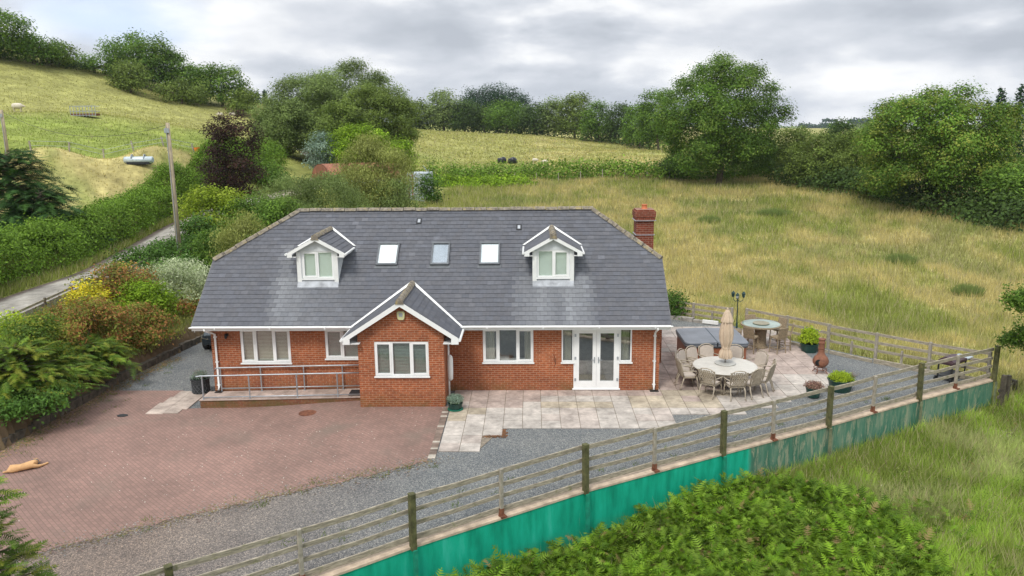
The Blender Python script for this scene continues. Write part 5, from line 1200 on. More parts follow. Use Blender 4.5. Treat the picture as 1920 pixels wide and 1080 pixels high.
# the two big field trees
px_tree(1352, 102, 106, 218, 'largest tree in the field, a rounded oak rising above the hedge', 'oak_tree', pal='oak', seed=5, skirt=.02, lpx=3.7, lobes=80, shape='dome', dens=4.2, limbs=12)
px_tree(1766, 84, 164, 236, 'big sycamore on the right with yellow-tinged leaves, its crown hiding the hedge', 'sycamore_tree', pal='syc', seed=9, skirt=.10, lpx=4.2, lobes=64, shape='dome', dens=4.4, limbs=12)
px_tree(1662, 90, 305, 80, 'lower leafy tree leaning out from the left side of the sycamore', pal='syc', seed=12, skirt=.03, shape='dome')
px_tree(1910, 80, 316, 90, 'dense green tree at the right edge below the two firs', pal='green', seed=13, skirt=.02, shape='dome', lpx=6)
px_tree(1945, 96, 300, 80, 'tree cut off by the right edge of the picture behind the sycamore', pal='green', seed=14, skirt=.02)
# hedgerow between them
px_tree(1496, 110, 240, 88, 'olive hedgerow tree just right of the big oak', pal='olive', seed=15, skirt=.02, shape='dome')
px_tree(1545, 100, 252, 120, 'wide dull green hawthorn right of the oak, touching the field', pal='olive', seed=16, skirt=.0, shape='dome')
px_tree(1612, 98, 244, 112, 'rounded hawthorn beside the sycamore with bare twigs below', pal='olive', seed=17, skirt=.02, shape='dome')
px_tree(1575, 150, 226, 60, 'small darker tree showing above the hawthorns', pal='dark', seed=18, skirt=.02)
px_tree(1640, 155, 232, 70, 'pale olive tree top between the hawthorns and the sycamore', pal='willow', seed=19, skirt=.02)
px_tree(1425, 118, 262, 80, 'shrubby tree half hidden behind the right side of the oak', pal='dark', seed=20, skirt=.0)
px_tree(1270, 108, 292, 60, 'low bush under the left edge of the oak crown', 'hawthorn_bush', 'bush', pal='dark', seed=21, skirt=.0)
# willow group behind the barn
px_tree(655, 106, 116, 205, 'tallest grey-green willow in the group behind the rusty barn', 'willow_tree', pal='willow', seed=22, skirt=.03, dens=4.6, aspect=.4, lobes=40, shape='dome')
px_tree(578, 101, 142, 165, 'broad grey-green willow left of the tallest one', 'willow_tree', pal='willow', seed=23, skirt=.02, dens=4.6, aspect=.4, lobes=34, shape='dome')
px_tree(524, 98, 182, 96, 'lowest willow at the left end of the willow group by the track', 'willow_tree', pal='willow', seed=24, skirt=.0, dens=4.6, aspect=.4, shape='dome')
px_tree(712, 97, 160, 130, 'olive coloured willow at the right end of the willow group', 'willow_tree', pal='olive', seed=25, skirt=.0, dens=4.6, aspect=.45, lobes=34, shape='dome')
px_tree(640, 92, 188, 110, 'olive rounded tree in front of the tallest willow', pal='olive', seed=26, skirt=.0, shape='dome')
px_tree(605, 88, 250, 60, 'low blue-green sallow bush at the foot of the willows', 'sallow_bush', 'bush', pal='sage', seed=27, skirt=.0)
px_tree(672, 87, 234, 118, 'bright green bush glowing in front of the dark willows', 'hazel_bush', 'bush', pal='bright', seed=28, skirt=.0, shape='dome')
px_tree(740, 86, 258, 62, 'smaller bright green bush right of the glowing one', 'hazel_bush', 'bush', pal='bright', seed=29, skirt=.0, shape='dome')
# tree line along the top of the far field
TL = [(752, 232, 184, 40, 'olive', 'loose topped tree rising just right of the willow group'), (782, 238, 190, 60, 'olive', 'first full tree of the far row, right of the willow group'), (832, 236, 172, 62, 'willow', 'pale feathery tree left of the tall pines on the skyline'), (872, 234, 190, 66, 'dark', 'dark rounded tree in front of the left end of the pines'),
      (950, 230, 190, 72, 'green', 'rounded green tree in front of the pines, right of their middle'), (1005, 226, 194, 60, 'dark', 'dark tree right of the pine group'), (1040, 224, 186, 50, 'willow', 'pale slim tree in the middle of the far row'), (1078, 220, 177, 66, 'olive', 'tallest tree of the right half of the far row'),
      (1122, 215, 192, 58, 'green', 'rounded tree fourth from the oak in the far row'), (1162, 210, 196, 52, 'dark', 'dark small tree third from the oak in the far row'), (1200, 195, 200, 56, 'green', 'second tree left of the oak in the far row'), (1236, 175, 170, 84, 'green', 'tall tree standing directly behind the left side of the oak'), (908, 236, 205, 50, 'olive', 'low tree below the left of the pines')]
for k, (u, D_, vt, wp, pal, lab) in enumerate(TL): px_tree(u, D_, vt, wp, lab, pal=pal, seed=40+k, skirt=.05, shape='dome', lpx=3.5, group='row of trees along the far field')
# trees along the top of the left hill
HT = [(8, 152, 20, 105, 'oak', 'tree cut by the left edge at the highest point of the hill'), (78, 154, 68, 88, 'oak', 'second tree from the left on the hilltop'), (122, 156, 86, 56, 'olive', 'small olive tree beside the sheep on the hilltop'), (188, 160, 106, 84, 'green', 'bushy tree left of the tallest hilltop tree'), (278, 160, 66, 118, 'oak', 'tallest tree on the hilltop with a rounded crown'),
      (252, 150, 118, 58, 'olive', 'light olive tree in front of the tallest hilltop tree'), (322, 158, 98, 66, 'oak', 'tree attached to the right side of the tallest hilltop tree'), (368, 156, 122, 66, 'oak', 'first of the two rounded trees at the right end of the hilltop row'), (420, 154, 123, 86, 'oak', 'second rounded tree at the right end of the hilltop row'), (458, 147, 166, 46, 'olive', 'small rounded bush ending the hilltop row on the right'),
      (345, 150, 152, 80, 'olive', 'low olive thicket under the right half of the hilltop row'), (150, 158, 118, 60, 'dark', 'low scrubby tree between the second and third hilltop trees')]
for k, (u, D_, vt, wp, pal, lab) in enumerate(HT): px_tree(u, D_, vt, wp, lab, pal=pal, seed=60+k, skirt=.05, shape='dome', lpx=3.7, group='trees along the left hilltop')

def conifer(x, y, zt, W, label, seed, name='fir_tree', leaf=.5, nb=70, group=None, base=None, pal='fir'):
    rng = np.random.default_rng(seed); z0 = hz(x, y) if base is None else base; Ht = zt-z0; e = tag(empty(name, (x, y, z0)), label, 'tree', group)
    Cs, Ns = [], []
    for i in range(nb):
        t = (i+.5)/nb; z = Ht*(.08+.90*t); R_ = W/2*(1-t)**.8*rng.uniform(.75, 1.12)+.02*W; a = i*2.4+rng.uniform(-.3, .3); m = max(5, int(26*(1-t)+5)); s = rng.uniform(.12, 1, m)**.7
        p = np.stack([np.cos(a)*R_*s, np.sin(a)*R_*s, z-R_*.42*s**1.5+R_*.05*np.ones(m)], -1)+rng.normal(size=(m, 3))*leaf*.22*np.array([1, 1, .5]); Cs.append(p)
    C = np.concatenate(Cs); C = np.repeat(C, 3, 0)+rng.normal(size=(len(C)*3, 3))*leaf*.3
    V, Fc = leaf_quads(C, unit(rng.normal(size=(len(C), 3))*.5+np.array([0, 0, 1.])), leaf, rng, .35)
    npmesh('crown', V, Fc, m_needle, e, np.repeat(pal_tint(pal, len(C), rng, .2), 4, 0)); MB().tube([(0, 0, -.3), (0, 0, Ht*.6), (0, 0, Ht*.97)], [W*.035, W*.022, .02], 7).build('trunk', m_trunk, e, smooth=True)
    return e
def px_con(u, D_, vt, wp, lab, seed, **kw):
    p = at(u, 238, D_); return conifer(p[0], p[1], at(u, vt, D_)[2], wp*D_/F, lab, seed, leaf=6*D_/F, **kw)
for k, (u, D_, vt, wp, lab) in enumerate([(884, 262, 166, 46, 'leftmost pine of the dark group on the skyline'), (908, 265, 162, 50, 'second dark pine from the left on the skyline'), (934, 263, 157, 52, 'tallest dark pine in the middle of the skyline group'), (958, 262, 164, 46, 'dark pine right of the tallest one'), (978, 260, 178, 38, 'rightmost dark pine on the skyline')]): px_tree(u, D_, vt, wp, lab, name='pine_tree', pal='fir', seed=80+k, skirt=.1, lpx=3.6, shape='egg', aspect=.35, group='pines on the skyline')
px_con(1872, 118, 162, 56, 'left one of the two fir tips rising above the right hand trees', 90); px_con(1908, 116, 158, 64, 'right one of the two fir tips, at the picture edge', 91); px_con(1850, 122, 188, 46, 'short fir half hidden behind the sycamore crown', 92)
for k, (u, vt, w_, lab) in enumerate([(474, 168, 14, 'tiny distant conifer at the left of the gap between hill and willows'), (486, 172, 12, 'tiny distant conifer in the middle of the gap between hill and willows'), (500, 170, 14, 'tiny distant conifer against the willows at the end of the gap')]): px_con(u, 300, vt, w_, lab, 95+k, nb=18)

# ---- hedges
def hedge(pts, h, w_, label, seed, n, leaf, pal='hedge', name='hedge', cat='hedge', zoff=0, lump=.3):
    rng = np.random.default_rng(seed); P = along(pts, step=.4); x0, y0 = P[0]; e0 = tag(empty(name, (x0, y0, hz(x0, y0))), label, cat)
    nc = max(20, n//18); i = rng.uniform(0, len(P)-1.001, nc); f = i-np.floor(i); i = i.astype(int); q = P[i]*(1-f)[:, None]+P[i+1]*f[:, None]; d = unit(P[i+1]-P[i]); nn = np.c_[d[:, 1], -d[:, 0]]
    a = rng.uniform(-.15, math.pi+.15, nc); s_ = i*.4+f*.4; lp_ = 1+lump*(fbm(s_*.5, np.cos(a)*1.5, seed, 3)-.5)*2.4
    rad = rng.uniform(.82, 1.03, nc)*lp_
    cx = q+nn*(np.cos(a)*w_/2*rad)[:, None]; gz = Hgt(q[:, 0], q[:, 1]); cz = gz+zoff+np.maximum(.05, np.sin(a)*h*rad*(.9)+.08*h)
    cc = np.c_[cx, cz]; nv = np.c_[nn*np.cos(a)[:, None], np.sin(a)]
    k = rng.integers(0, nc, n); C = cc[k]+rng.normal(size=(n, 3))*leaf*1.7*np.array([1, 1, .7]); V, Fc = leaf_quads(C, unit(nv[k]+rng.normal(size=(n, 3))*.6+np.array([0, 0, .4])), leaf, rng)
    t = pal_tint(pal, nc, rng, .16)[k]*np.clip(rng.normal(1, .13, (n, 1)), .6, 1.5); V = V-np.array([x0, y0, hz(x0, y0)])
    npmesh('foliage', V, Fc, m_leaf, e0, np.repeat(t, 4, 0)); return e0
hedge([(-24.2, -6), (-24.6, 4), (-25.3, 11), (-25.0, 16), (-25.8, 23), (-26.9, 30), (-27.3, 37), (-26.2, 43), (-25.4, 50), (-25, 57)], 2.2, 3.4, 'long leafy hedge running up the left side of the concrete lane', 101, 150000, .15)
pA = at(800, 330, 112); pB = at(1000, 334, 112); pC = at(1240, 340, 108); pD = at(1480, 345, 112)
hedge([tuple(pA[:2]), tuple(pB[:2]), tuple(pC[:2]), tuple(pD[:2]), tuple(at(1560, 350, 112)[:2])], 1.9, 3.4, 'dark trimmed hedge crossing the field below the upper meadow', 102, 16000, .36, pal='hedge')
hedge([tuple(at(775, 318, 100)[:2]), tuple(at(900, 330, 100)[:2]), tuple(at(985, 338, 103)[:2])], .9, 5, 'low bright bracken bank below the left part of the field hedge', 103, 6000, .33, pal='bright', name='bracken_bank', cat='bracken')
hedge([tuple(at(u, 240, D_)[:2]) for u, D_ in ((740, 240), (850, 240), (1000, 230), (1150, 214), (1240, 190))], 3.2, 4, 'low dark green hedge under the far row of trees', 104, 7000, .7, pal='dark')
hedge([tuple(at(u, 240, D_)[:2]) for u, D_ in ((1480, 104), (1560, 98), (1640, 92), (1720, 88), (1830, 80), (1960, 76))], 2.4, 4.5, 'overgrown hedge bottom below the hawthorns and the sycamore', 106, 16000, .34, pal='dark')

# ---- garden shrubs on the bank and round the house
def shrub(u, v, Dm, wpx, hpx, label, pal, seed, name='shrub', lpx=4.8, aspect=.55, updir=0, dens=3.4, dpt=.9, shape='dome', **kw):
    """shrub whose middle is seen at (u, v); its base is where it meets the ground under it"""
    p = at(u, v, Dm); x, y, zc = p; W = wpx*Dm/F; Ht = hpx*Dm/F; zt = zc+Ht/2; z0 = hz(x, y); base = min(z0, zc-Ht/2+.2) if abs(zc-Ht/2-z0) < .6 else z0
    leaf = lpx*Dm/F; area = wpx*max(hpx, (zt-z0)*F/Dm); n = int(np.clip(1.6*dens*area/(.3*lpx*lpx), 500, 52000))
    return make_tree(name, label, 'shrub', x, y, zt, W, base=z0-.05, pal=pal, leaf=leaf, n=n, skirt=.0, D_=W*dpt, shape=shape, trunk=max(.02, W*.02), seed=seed, aspect=aspect, updir=updir, stems=3, limbs=6, **kw)
shrub(436, 292, 66, 102, 150, 'dark purple leaved tree beside the far end of the lane', 'purple', 110, 'copper_beech', lpx=4.2, shape='dome', dens=2.6)
shrub(398, 405, 56, 104, 100, 'bright lime green maple behind the utility pole', 'acer', 111, 'maple_shrub')
shrub(452, 440, 44, 92, 80, 'pale upright willowy shrub touching the left hip of the roof', 'willow2', 112, 'willow_shrub', aspect=.3, updir=1.0)
shrub(372, 440, 53, 60, 60, 'dark green rounded shrub right of the utility pole foot', 'laurel', 113, 'laurel')
shrub(335, 480, 50, 130, 56, 'dark green low shrub spreading in front of the utility pole', 'laurel', 114, 'laurel', shape='round')
shrub(262, 490, 48, 84, 40, 'low dark juniper overhanging the lane kerb', 'laurel', 115, 'juniper')
shrub(330, 550, 41, 118, 110, 'silvery pale willow next to the left slope of the roof', 'silver', 116, 'silver_willow', aspect=.35, updir=.5)
shrub(218, 528, 40, 118, 62, 'russet and green shrub above the yellow bush', 'red', 117, 'berberis')
shrub(168, 556, 38.5, 66, 50, 'bright yellow leaved bush beside the lane kerb', 'yellow', 118, 'golden_bush')
shrub(274, 578, 38, 88, 90, 'fresh green shrub between the yellow bush and the silver willow', 'bright', 119, 'green_shrub')
shrub(335, 600, 39.8, 70, 62, 'dark red and green shrub against the corner of the house', 'red', 120, 'berberis')
shrub(150, 610, 34.5, 150, 84, 'rusty pink flowering spirea at the left of the bank', 'red', 121, 'spirea')
shrub(240, 630, 36, 150, 96, 'reddish brown spirea lowest on the bank above the stone edging', 'red', 122, 'spirea')
shrub(345, 510, 45, 80, 50, 'dark evergreen below the pole between lane and silver willow', 'laurel', 123, 'laurel')
shrub(400, 470, 46, 70, 70, 'rounded mid green shrub left of the roof verge', 'green', 124, 'green_shrub')
shrub(60, 640, 31.5, 110, 84, 'golden green variegated shrub at the left picture edge', 'ley', 125, 'golden_bush')
shrub(300, 668, 37.8, 60, 40, 'dark low shrub at the foot of the bank nearest the gravel', 'laurel', 126, 'laurel')
shrub(1263, 572, 38.5, 38, 58, 'glossy green bush behind the right end of the house', 'laurel', 128, 'laurel')
shrub(580, 378, 60, 210, 92, 'broad sage green willow thicket rising behind the left half of the roof ridge', 'willow', 129, 'willow_thicket', aspect=.3, updir=.9, lpx=4.6, dens=5)
shrub(702, 326, 66, 132, 138, 'tall yellow-green willow in front of the rusty barn', 'willow2', 130, 'willow_thicket', aspect=.3, updir=1.0, lpx=4.6, dens=5.5)
shrub(745, 372, 64, 90, 66, 'grey-green lower growth at the foot of the barn willow', 'willow', 131, 'willow_thicket', aspect=.3, updir=.9, lpx=5)
shrub(803, 352, 77, 38, 52, 'dark ivy covered bush at the right corner of the barn', 'laurel', 132, 'ivy_bush')
shrub(470, 400, 54, 100, 60, 'mid green shrub between the purple tree and the willow thicket', 'green', 133, 'green_shrub')
shrub(520, 392, 46, 90, 40, 'dark green shrub just behind the left end of the ridge', 'green', 134, 'green_shrub')
shrub(500, 330, 78, 70, 50, 'rough green scrub beside the track right of the purple tree', 'green', 135, 'scrub_bush')

# ---- feathery cypress branches close to the camera on the left
def ley(name, label, x, y, zt, R_, nb, seed, z0=None, base=None, pal='ley', zlow=.0, azr=None, sub_=5, Lf=.55, lean=.35):
    rng = np.random.default_rng(seed); b0 = hz(x, y) if base is None else base; e = tag(empty(name, (x, y, b0)), label, 'tree' if R_ > 1 else 'shrub'); Ht = zt-b0
    P, Dv, Ln, T_ = [], [], [], []
    rnd = random.Random(seed); bm_ = MB()
    for i in range(nb):
        t = zlow+(1-zlow)*(i+.5)/nb; a = i*2.399+rng.uniform(-.3, .3) if azr is None else rng.uniform(*azr); L_ = R_*(1-t*.72)*rng.uniform(.7, 1.1); z = Ht*t*.92
        d = np.array([math.cos(a), math.sin(a), lean+.5*t]); d /= np.linalg.norm(d); m = max(4, int(L_*sub_/Lf*2.2))
        s = rng.uniform(.18, 1, m); p = np.array([0, 0, z])+d*(L_*s)[:, None]-np.array([0, 0, 1])*(L_*.28*s**2)[:, None]+rng.normal(size=(m, 3))*.06
        tan = d-np.array([0, 0, .56])*s[:, None]; az = rng.normal(0, .55, m); dv = np.stack([tan[:, 0]*np.cos(az)-tan[:, 1]*np.sin(az), tan[:, 0]*np.sin(az)+tan[:, 1]*np.cos(az), tan[:, 2]+rng.normal(0, .22, m)], -1)
        P.append(p); Dv.append(dv); Ln.append(Lf*rng.uniform(.6, 1.15, m)); T_.append(pal_tint(pal, m, rng, .18))
        bm_.tube([(0, 0, z), tuple(np.array([0, 0, z])+d*L_*.5-np.array([0, 0, L_*.07])), tuple(np.array([0, 0, z])+d*L_*.95-np.array([0, 0, L_*.25]))], [.03*R_**.5, .018, .006], 5)
    P = np.concatenate(P); Dv = np.concatenate(Dv); Ln = np.concatenate(Ln); T_ = np.concatenate(T_)
    V, Fc, cnt = frond_tris(P, Dv, Ln, Ln*.30, rng.uniform(.1, .4, len(P)), rng, K=12, pin=.75); npmesh('foliage', V, Fc, m_needle, e, np.repeat(T_, 12*2*3, 0))
    bm_.tube([(0, 0, -.3), (0, 0, Ht*.5), (0, 0, Ht*.97)], [.05+R_*.04, .04+R_*.02, .015], 8); bm_.build('branches', m_trunk, e); return e
def ley_at(u, v, D_, R_, nb, name, label, seed, **kw):
    p = at(u, v, D_); return ley(name, label, p[0], p[1], p[2], R_, nb, seed, **kw)
ley_at(22, 650, 30.0, 2.7, 66, 'leylandii', 'feathery cypress at the left edge above the stone edging by the dog', 201, lean=.25, zlow=.05)
ley_at(160, 645, 33.0, 2.5, 50, 'leylandii', 'feathery cypress spreading over the bank below the spirea', 202, lean=.2, zlow=.15)
ley_at(90, 672, 31.5, 2.4, 50, 'leylandii', 'middle one of the feathery cypresses on the left bank', 203, lean=.2, zlow=.1)
ley_at(-70, 845, 12.8, 1.7, 70, 'leylandii', 'cypress whose branch tips reach in at the bottom left corner', 204, lean=.3, zlow=.25, Lf=.42)
shrub(40, 775, 29.3, 150, 90, 'dark glossy low shrub with yellow flecks above the drive edge', 'laurel', 127, 'cotoneaster', lpx=6)
shrub(150, 725, 32.8, 100, 60, 'dark evergreen ground shrub right of the cypress branches', 'leydark', 138, 'cotoneaster', lpx=6)
shrub(20, 610, 33, 60, 40, 'yellow green shrub tip beside the near end of the lane', 'lime', 139, 'golden_bush')
ley_at(8, 276, 57, 5.2, 90, 'cypress_tree', 'large dark cypress at the left edge above the lane hedge', 205, pal='leydark', lean=.1, Lf=1.3, sub_=6)
ley_at(72, 352, 55, 3.6, 64, 'cypress_tree', 'lower right cypress of the dark pair above the lane hedge', 206, pal='leydark', lean=.1, Lf=1.1, sub_=6)
def tip_branch(u, v, D_, label, seed):
    rng = np.random.default_rng(seed); p = at(u, v, D_); q = at(u+240, v-40, D_+2); e = tag(empty('oak_branch' if 0 else 'oak_tree', (q[0], q[1], hz(q[0], q[1]))), label, 'tree'); o = np.array(e.location)
    s = rng.uniform(0, 1, 900)**1.0; A = np.array(p); B = np.array(q); Cs = A+(B-A)*s[:, None]; wd = .25+1.2*s; Cs = Cs+rng.normal(size=(900, 3))*wd[:, None]*np.array([.5, .5, .42]); Cs = Cs[np.r_[np.argsort(rng.random(900))]]
    cl = Cs[:420]; k = rng.integers(0, 420, 9000); C = cl[k]+rng.normal(size=(9000, 3))*.10; V, Fc = leaf_quads(C-o, unit(rng.normal(size=(9000, 3))*.6+np.array([0, 0, 1.])), .11, rng)
    npmesh('crown', V, Fc, m_leaf, e, np.repeat(pal_tint('green', 9000, rng, .2), 4, 0)); b = MB(); b.tube([(0, 0, -.5), (0, 0, 1.2), tuple(B-o+np.array([0, 0, -.2])), tuple((A*.6+B*.4)-o), tuple(A-o)], [.28, .22, .12, .05, .01], 8); b.build('trunk', m_trunk, e, smooth=True)
tip_branch(1893, 566, 31, 'upper leafy branch tips reaching in at the right edge above the corner post', 210)
tip_branch(1888, 640, 32, 'lower leafy branch tips at the right edge, level with the corner post', 211)

# ---- grass and bracken
def blades(name, X, Y, h, w_, label_mat, rng, tint, lean=.35, z=None, tuft=1, kind='stuff', drop=0.0):
    n = len(X); Z = Hgt(X, Y) if z is None else z; a = rng.uniform(0, 2*math.pi, n); la = rng.normal(0, 1, n)*lean*h; lb = rng.normal(0, 1, n)*lean*h
    V = np.empty((n, 3, 3)); dx, dy = np.cos(a)*w_/2, np.sin(a)*w_/2
    V[:, 0] = np.stack([X-dx, Y-dy, Z-.03], -1); V[:, 1] = np.stack([X+dx, Y+dy, Z-.03], -1); V[:, 2] = np.stack([X+la, Y+lb, Z+h], -1)
    o = npmesh(name, V.reshape(-1, 3), np.arange(3*n).reshape(-1, 3), label_mat, None, np.repeat(tint, 3, 0)); tag(o, kind=kind); return o
def tuft_scatter(nt, per, poly, rng, spread, sizefn=None):
    P = np.array(poly); lo, hi = P.min(0), P.max(0); X = rng.uniform(lo[0], hi[0], nt*4); Y = rng.uniform(lo[1], hi[1], nt*4)
    ok = inpoly(X, Y, poly) & ~inpoly(X, Y, YARD); return X[ok], Y[ok]
def grass_field(name, poly, dens0, dref, hh, ww, seed, cap, label, lean=.3, mask=None, colf=None, tallp=.12):
    """blades thin out with distance while each grows wider, as tussocks merge in the eye"""
    rng = np.random.default_rng(seed); P = np.array(poly, float); lo, hi = P.min(0), P.max(0); A = (hi-lo).prod(); N0 = int(min(A*dens0*1.0, 4e6))
    X = rng.uniform(lo[0], hi[0], N0); Y = rng.uniform(lo[1], hi[1], N0); d = np.hypot(X-2.1, Y+26.9); keep = inpoly(X, Y, poly) & ~inpoly(X, Y, YARD) & (pathdist(X, Y, LANE) > 1.6); keep &= rng.random(N0) < np.clip((dref/np.maximum(d, 1))**1.7, 0, 1)
    X, Y, d = X[keep], Y[keep], d[keep]
    if mask is not None: k = mask(X, Y, rng); X, Y, d = X[k], Y[k], d[k]
    if len(X) > cap: i = rng.choice(len(X), cap, replace=False); X, Y, d = X[i], Y[i], d[i]
    tx = X; f = np.clip(d/dref, 1, 3.0); h = hh*rng.uniform(.45, 1.25, len(X))*(.6+.8*fbm(X*.5, Y*.5, seed, 3))*f**.25; w_ = ww*f*rng.uniform(.7, 1.3, len(X))
    c = (colf or ground_col)(X, Y)*1.3*np.clip(rng.normal(1.05, .22, (len(X), 1)), .5, 1.7); tall = rng.random(len(X)) < tallp; c[tall] = np.array([.50, .44, .25])*rng.uniform(.8, 1.1, (tall.sum(), 1)); h[tall] *= 1.3
    o = blades(name, X, Y, h, w_, m_grassb, rng, np.clip(c, 0, 1), lean); tag(o, label, 'grass'); return o
grass_field('hay_grass', [(7.5, 11.7), (11.3, 9.7), (13.5, 6.7), (18.7, 1.3), (30, -12), (62, -2), (75, 60), (40, 92), (-6, 88), (-9, 30), (-8, 13)], 420, 34, .42, .028, 301, 300000, 'dry seeding hay grass of the field right of and behind the house')
grass_field('pasture_grass', [(-24, 4), (-24, 84), (-75, 130), (-120, 130), (-100, 20), (-40, -10)], 150, 40, .13, .045, 302, 90000, 'green pasture grass on the slope left of the lane', tallp=.03)
grass_field('bank_grass', [(-24.5, -8), (-22.5, -8), (-22.9, 10), (-22.4, 16), (-23.5, 24), (-24.6, 34), (-23.6, 42), (-27, 42), (-27, 20), (-26, 5)], 700, 40, .40, .03, 303, 40000, 'rough verge grass between lane and hedge', tallp=.1)
grass_field('bank_grass', [(-13.1, -7), (-19.3, -8), (-19.2, 16), (-20, 28), (-21, 40), (-14, 52), (-4, 40), (-9, 12.5), (-12.5, 9)], 260, 40, .35, .03, 304, 40000, 'rough grass under the shrubs of the planted bank', tallp=.02)
grass_field('far_meadow_grass', [(-25, 80), (75, 62), (90, 110), (50, 200), (-40, 210), (-60, 130)], 30, 60, .24, .10, 305, 60000, 'pale meadow grass above the field hedge', tallp=.06)
FERNP = [(-6.5, -15.6), (-2.2, -12.4), (-.3, -11.1), (1.6, -9.85), (3.6, -8.35), (5.6, -7.2), (7.6, -6.0), (9.0, -5.35), (10.2, -6.0), (11.4, -6.6), (12.0, -8.6), (11.6, -10.5), (10, -17), (-4, -22)]
def fg_mask(X, Y, rng): return ~(inpoly(X, Y, FERNP) & (rng.random(len(X)) < .85))
def fg_col(X, Y):
    c = ground_col(X, Y); b = fbm(X*.35, Y*.5, 55, 4); k = sstep(.50, .66, b)[..., None]; g = sstep(.42, .58, fbm(X*.8+5, Y*.8, 66, 3))[..., None]
    return (c*.3+np.array([.225, .33, .05])*.8*(.7+.6*g))*(1-k*.4)+np.array([.48, .46, .26])*k*.4
grass_field('slope_grass', [(-6, -22), (-2.2, -12.2), (7.5, -5.7), (15, -1.2), (19.2, 1.3), (30, 4), (31, -12), (16, -22)], 1200, 26, .40, .028, 306, 300000, 'long rough grass on the slope below the green wall', lean=.38, mask=fg_mask, colf=fg_col, tallp=.10)
rng = np.random.default_rng(77)
def bracken():
    P = np.array(FERNP); lo, hi = P.min(0), P.max(0); n = 15000; X = rng.uniform(lo[0], hi[0], n); Y = rng.uniform(lo[1], hi[1], n); k = inpoly(X, Y, FERNP); X, Y = X[k], Y[k]
    ex = rng.uniform(9, 18, 700); ey = np.interp(ex, [9, 17], [-5.5, -6]) - rng.uniform(.6, 7, 700); q = rng.random(700) < np.clip((15.0-ex)/5.5, 0, 1)**1.8; X = np.r_[X, ex[q]]; Y = np.r_[Y, ey[q]]
    big = .30+.34*fbm(X*.6, Y*.6, 88, 3)+rng.uniform(0, .45, len(X))**1.6; m = 8; n = len(X); Xr = np.repeat(X, m); Yr = np.repeat(Y, m); Z = np.repeat(Hgt(X, Y), m); B = np.repeat(big, m); N_ = n*m
    a = rng.uniform(0, 2*math.pi, N_); el = rng.uniform(.35, 1.25, N_); Dv = np.stack([np.cos(a)*np.cos(el), np.sin(a)*np.cos(el), np.sin(el)], -1); Ln = (.25+B*.35)*rng.uniform(.6, 1.35, N_); lift = rng.uniform(.15, .75, N_)*B
    Pp = np.stack([Xr+rng.normal(0, .10, N_), Yr+rng.normal(0, .10, N_), Z+lift], -1); V, Fc, _ = frond_tris(Pp, Dv, Ln, Ln*.27, rng.uniform(.18, .6, N_), rng, K=8, pin=.6)
    t = .82*np.array([[.135, .25, .014], [.17, .29, .02], [.09, .18, .012], [.20, .32, .035]])[rng.integers(0, 4, N_)]*np.clip(rng.normal(1, .24, (N_, 1)), .45, 1.6)*(np.repeat(.85+.35*fbm(X*1.2, Y*1.2, 99, 2), m))[:, None]
    old = rng.random(N_) < .04; t[old] = np.array([.26, .20, .08])
    o = npmesh('bracken', V, Fc, m_fern, None, np.repeat(t, 8*2*3, 0)); tag(o, 'dense bright green bracken filling the slope below the bright green wall', 'bracken', kind='stuff')
bracken()

# ---- pots and planters
def mound(e, r_, h, z, n, leaf, pal, seed, aspect=.5, updir=0, name='plant'):
    q = np.random.default_rng(seed); d = unit(q.normal(size=(n, 3))+np.array([0, 0, .5])); d[:, 2] = np.abs(d[:, 2]); rad = q.uniform(.55, 1.03, n)*(1+.18*np.sin(d[:, 0]*9+seed)*np.cos(d[:, 1]*8)); C = d*np.array([r_, r_, h])*rad[:, None]+np.array([0, 0, z]); V, Fc = leaf_quads(C, unit(d+q.normal(size=(n, 3))*.5), leaf, q, aspect, updir)
    return npmesh(name, V, Fc, m_leaf, e, np.repeat(pal_tint(pal, n, q, .2), 4, 0))
m_pot = simple('dark_green_pot', (.015, .05, .04), .4, var=.15); m_soil = simple('potting_soil', (.03, .022, .015), .95)
def pot(x, y, z, r0, r1, h, lab, mat=None, name='plant_pot', cat='potted plant'):
    e = tag(empty(name, (x, y, z)), lab, cat); MB().lathe([(r0, 0), (r1, h*.92), (r1*1.06, h*.93), (r1*1.06, h), (r1*.94, h), (r1*.93, h*.93)], 28).build('pot', mat or m_pot, e); MB().lathe([(r1*.92, h*.90), (r1*.92, h*.93)], 20).build('soil', m_soil, e); return e
e = pot(13.45, 4.95, .0, .30, .36, .36, 'bright green leafy shrub in a dark half barrel near the back fence'); mound(e, .42, .60, .42, 1500, .10, 'lime', 1, updir=.5); 
e = pot(12.86, .02, .0, .34, .42, .42, 'low rounded lime green plant in a wide dark pot by the chiminea'); mound(e, .44, .26, .42, 2600, .06, 'lime', 2, .3, .8); 
q_ = np.random.default_rng(4); n_b = 160; a_ = q_.uniform(0, 6.28, n_b); tagx = npmesh('dry_stalks', np.stack([np.c_[.40+np.zeros(n_b), np.zeros(n_b), np.full(n_b, .42)], np.c_[.41+np.zeros(n_b), .01+np.zeros(n_b), np.full(n_b, .42)], np.c_[.52+.16*np.cos(a_), .16*np.sin(a_), .55+q_.uniform(0, .18, n_b)]], 1).reshape(-1, 3), np.arange(3*n_b).reshape(-1, 3), m_grassb, e, np.repeat(np.full((n_b, 3), .45)*np.array([1, .8, .5]), 3, 0))
e = pot(11.68, -.70, .03, .20, .26, .34, 'purple brown heather in a small dark pot behind the fence'); mound(e, .34, .20, .34, 1600, .05, 'heather', 3, .4)
e = pot(-.42, -1.95, .03, .20, .24, .24, 'pale wispy grass in a green pot at the corner of the brick bay'); mound(e, .30, .22, .30, 1500, .09, 'sage', 4, .12, .2); mound(e, .2, .1, .24, 300, .09, 'dark', 5, name='plant_base')
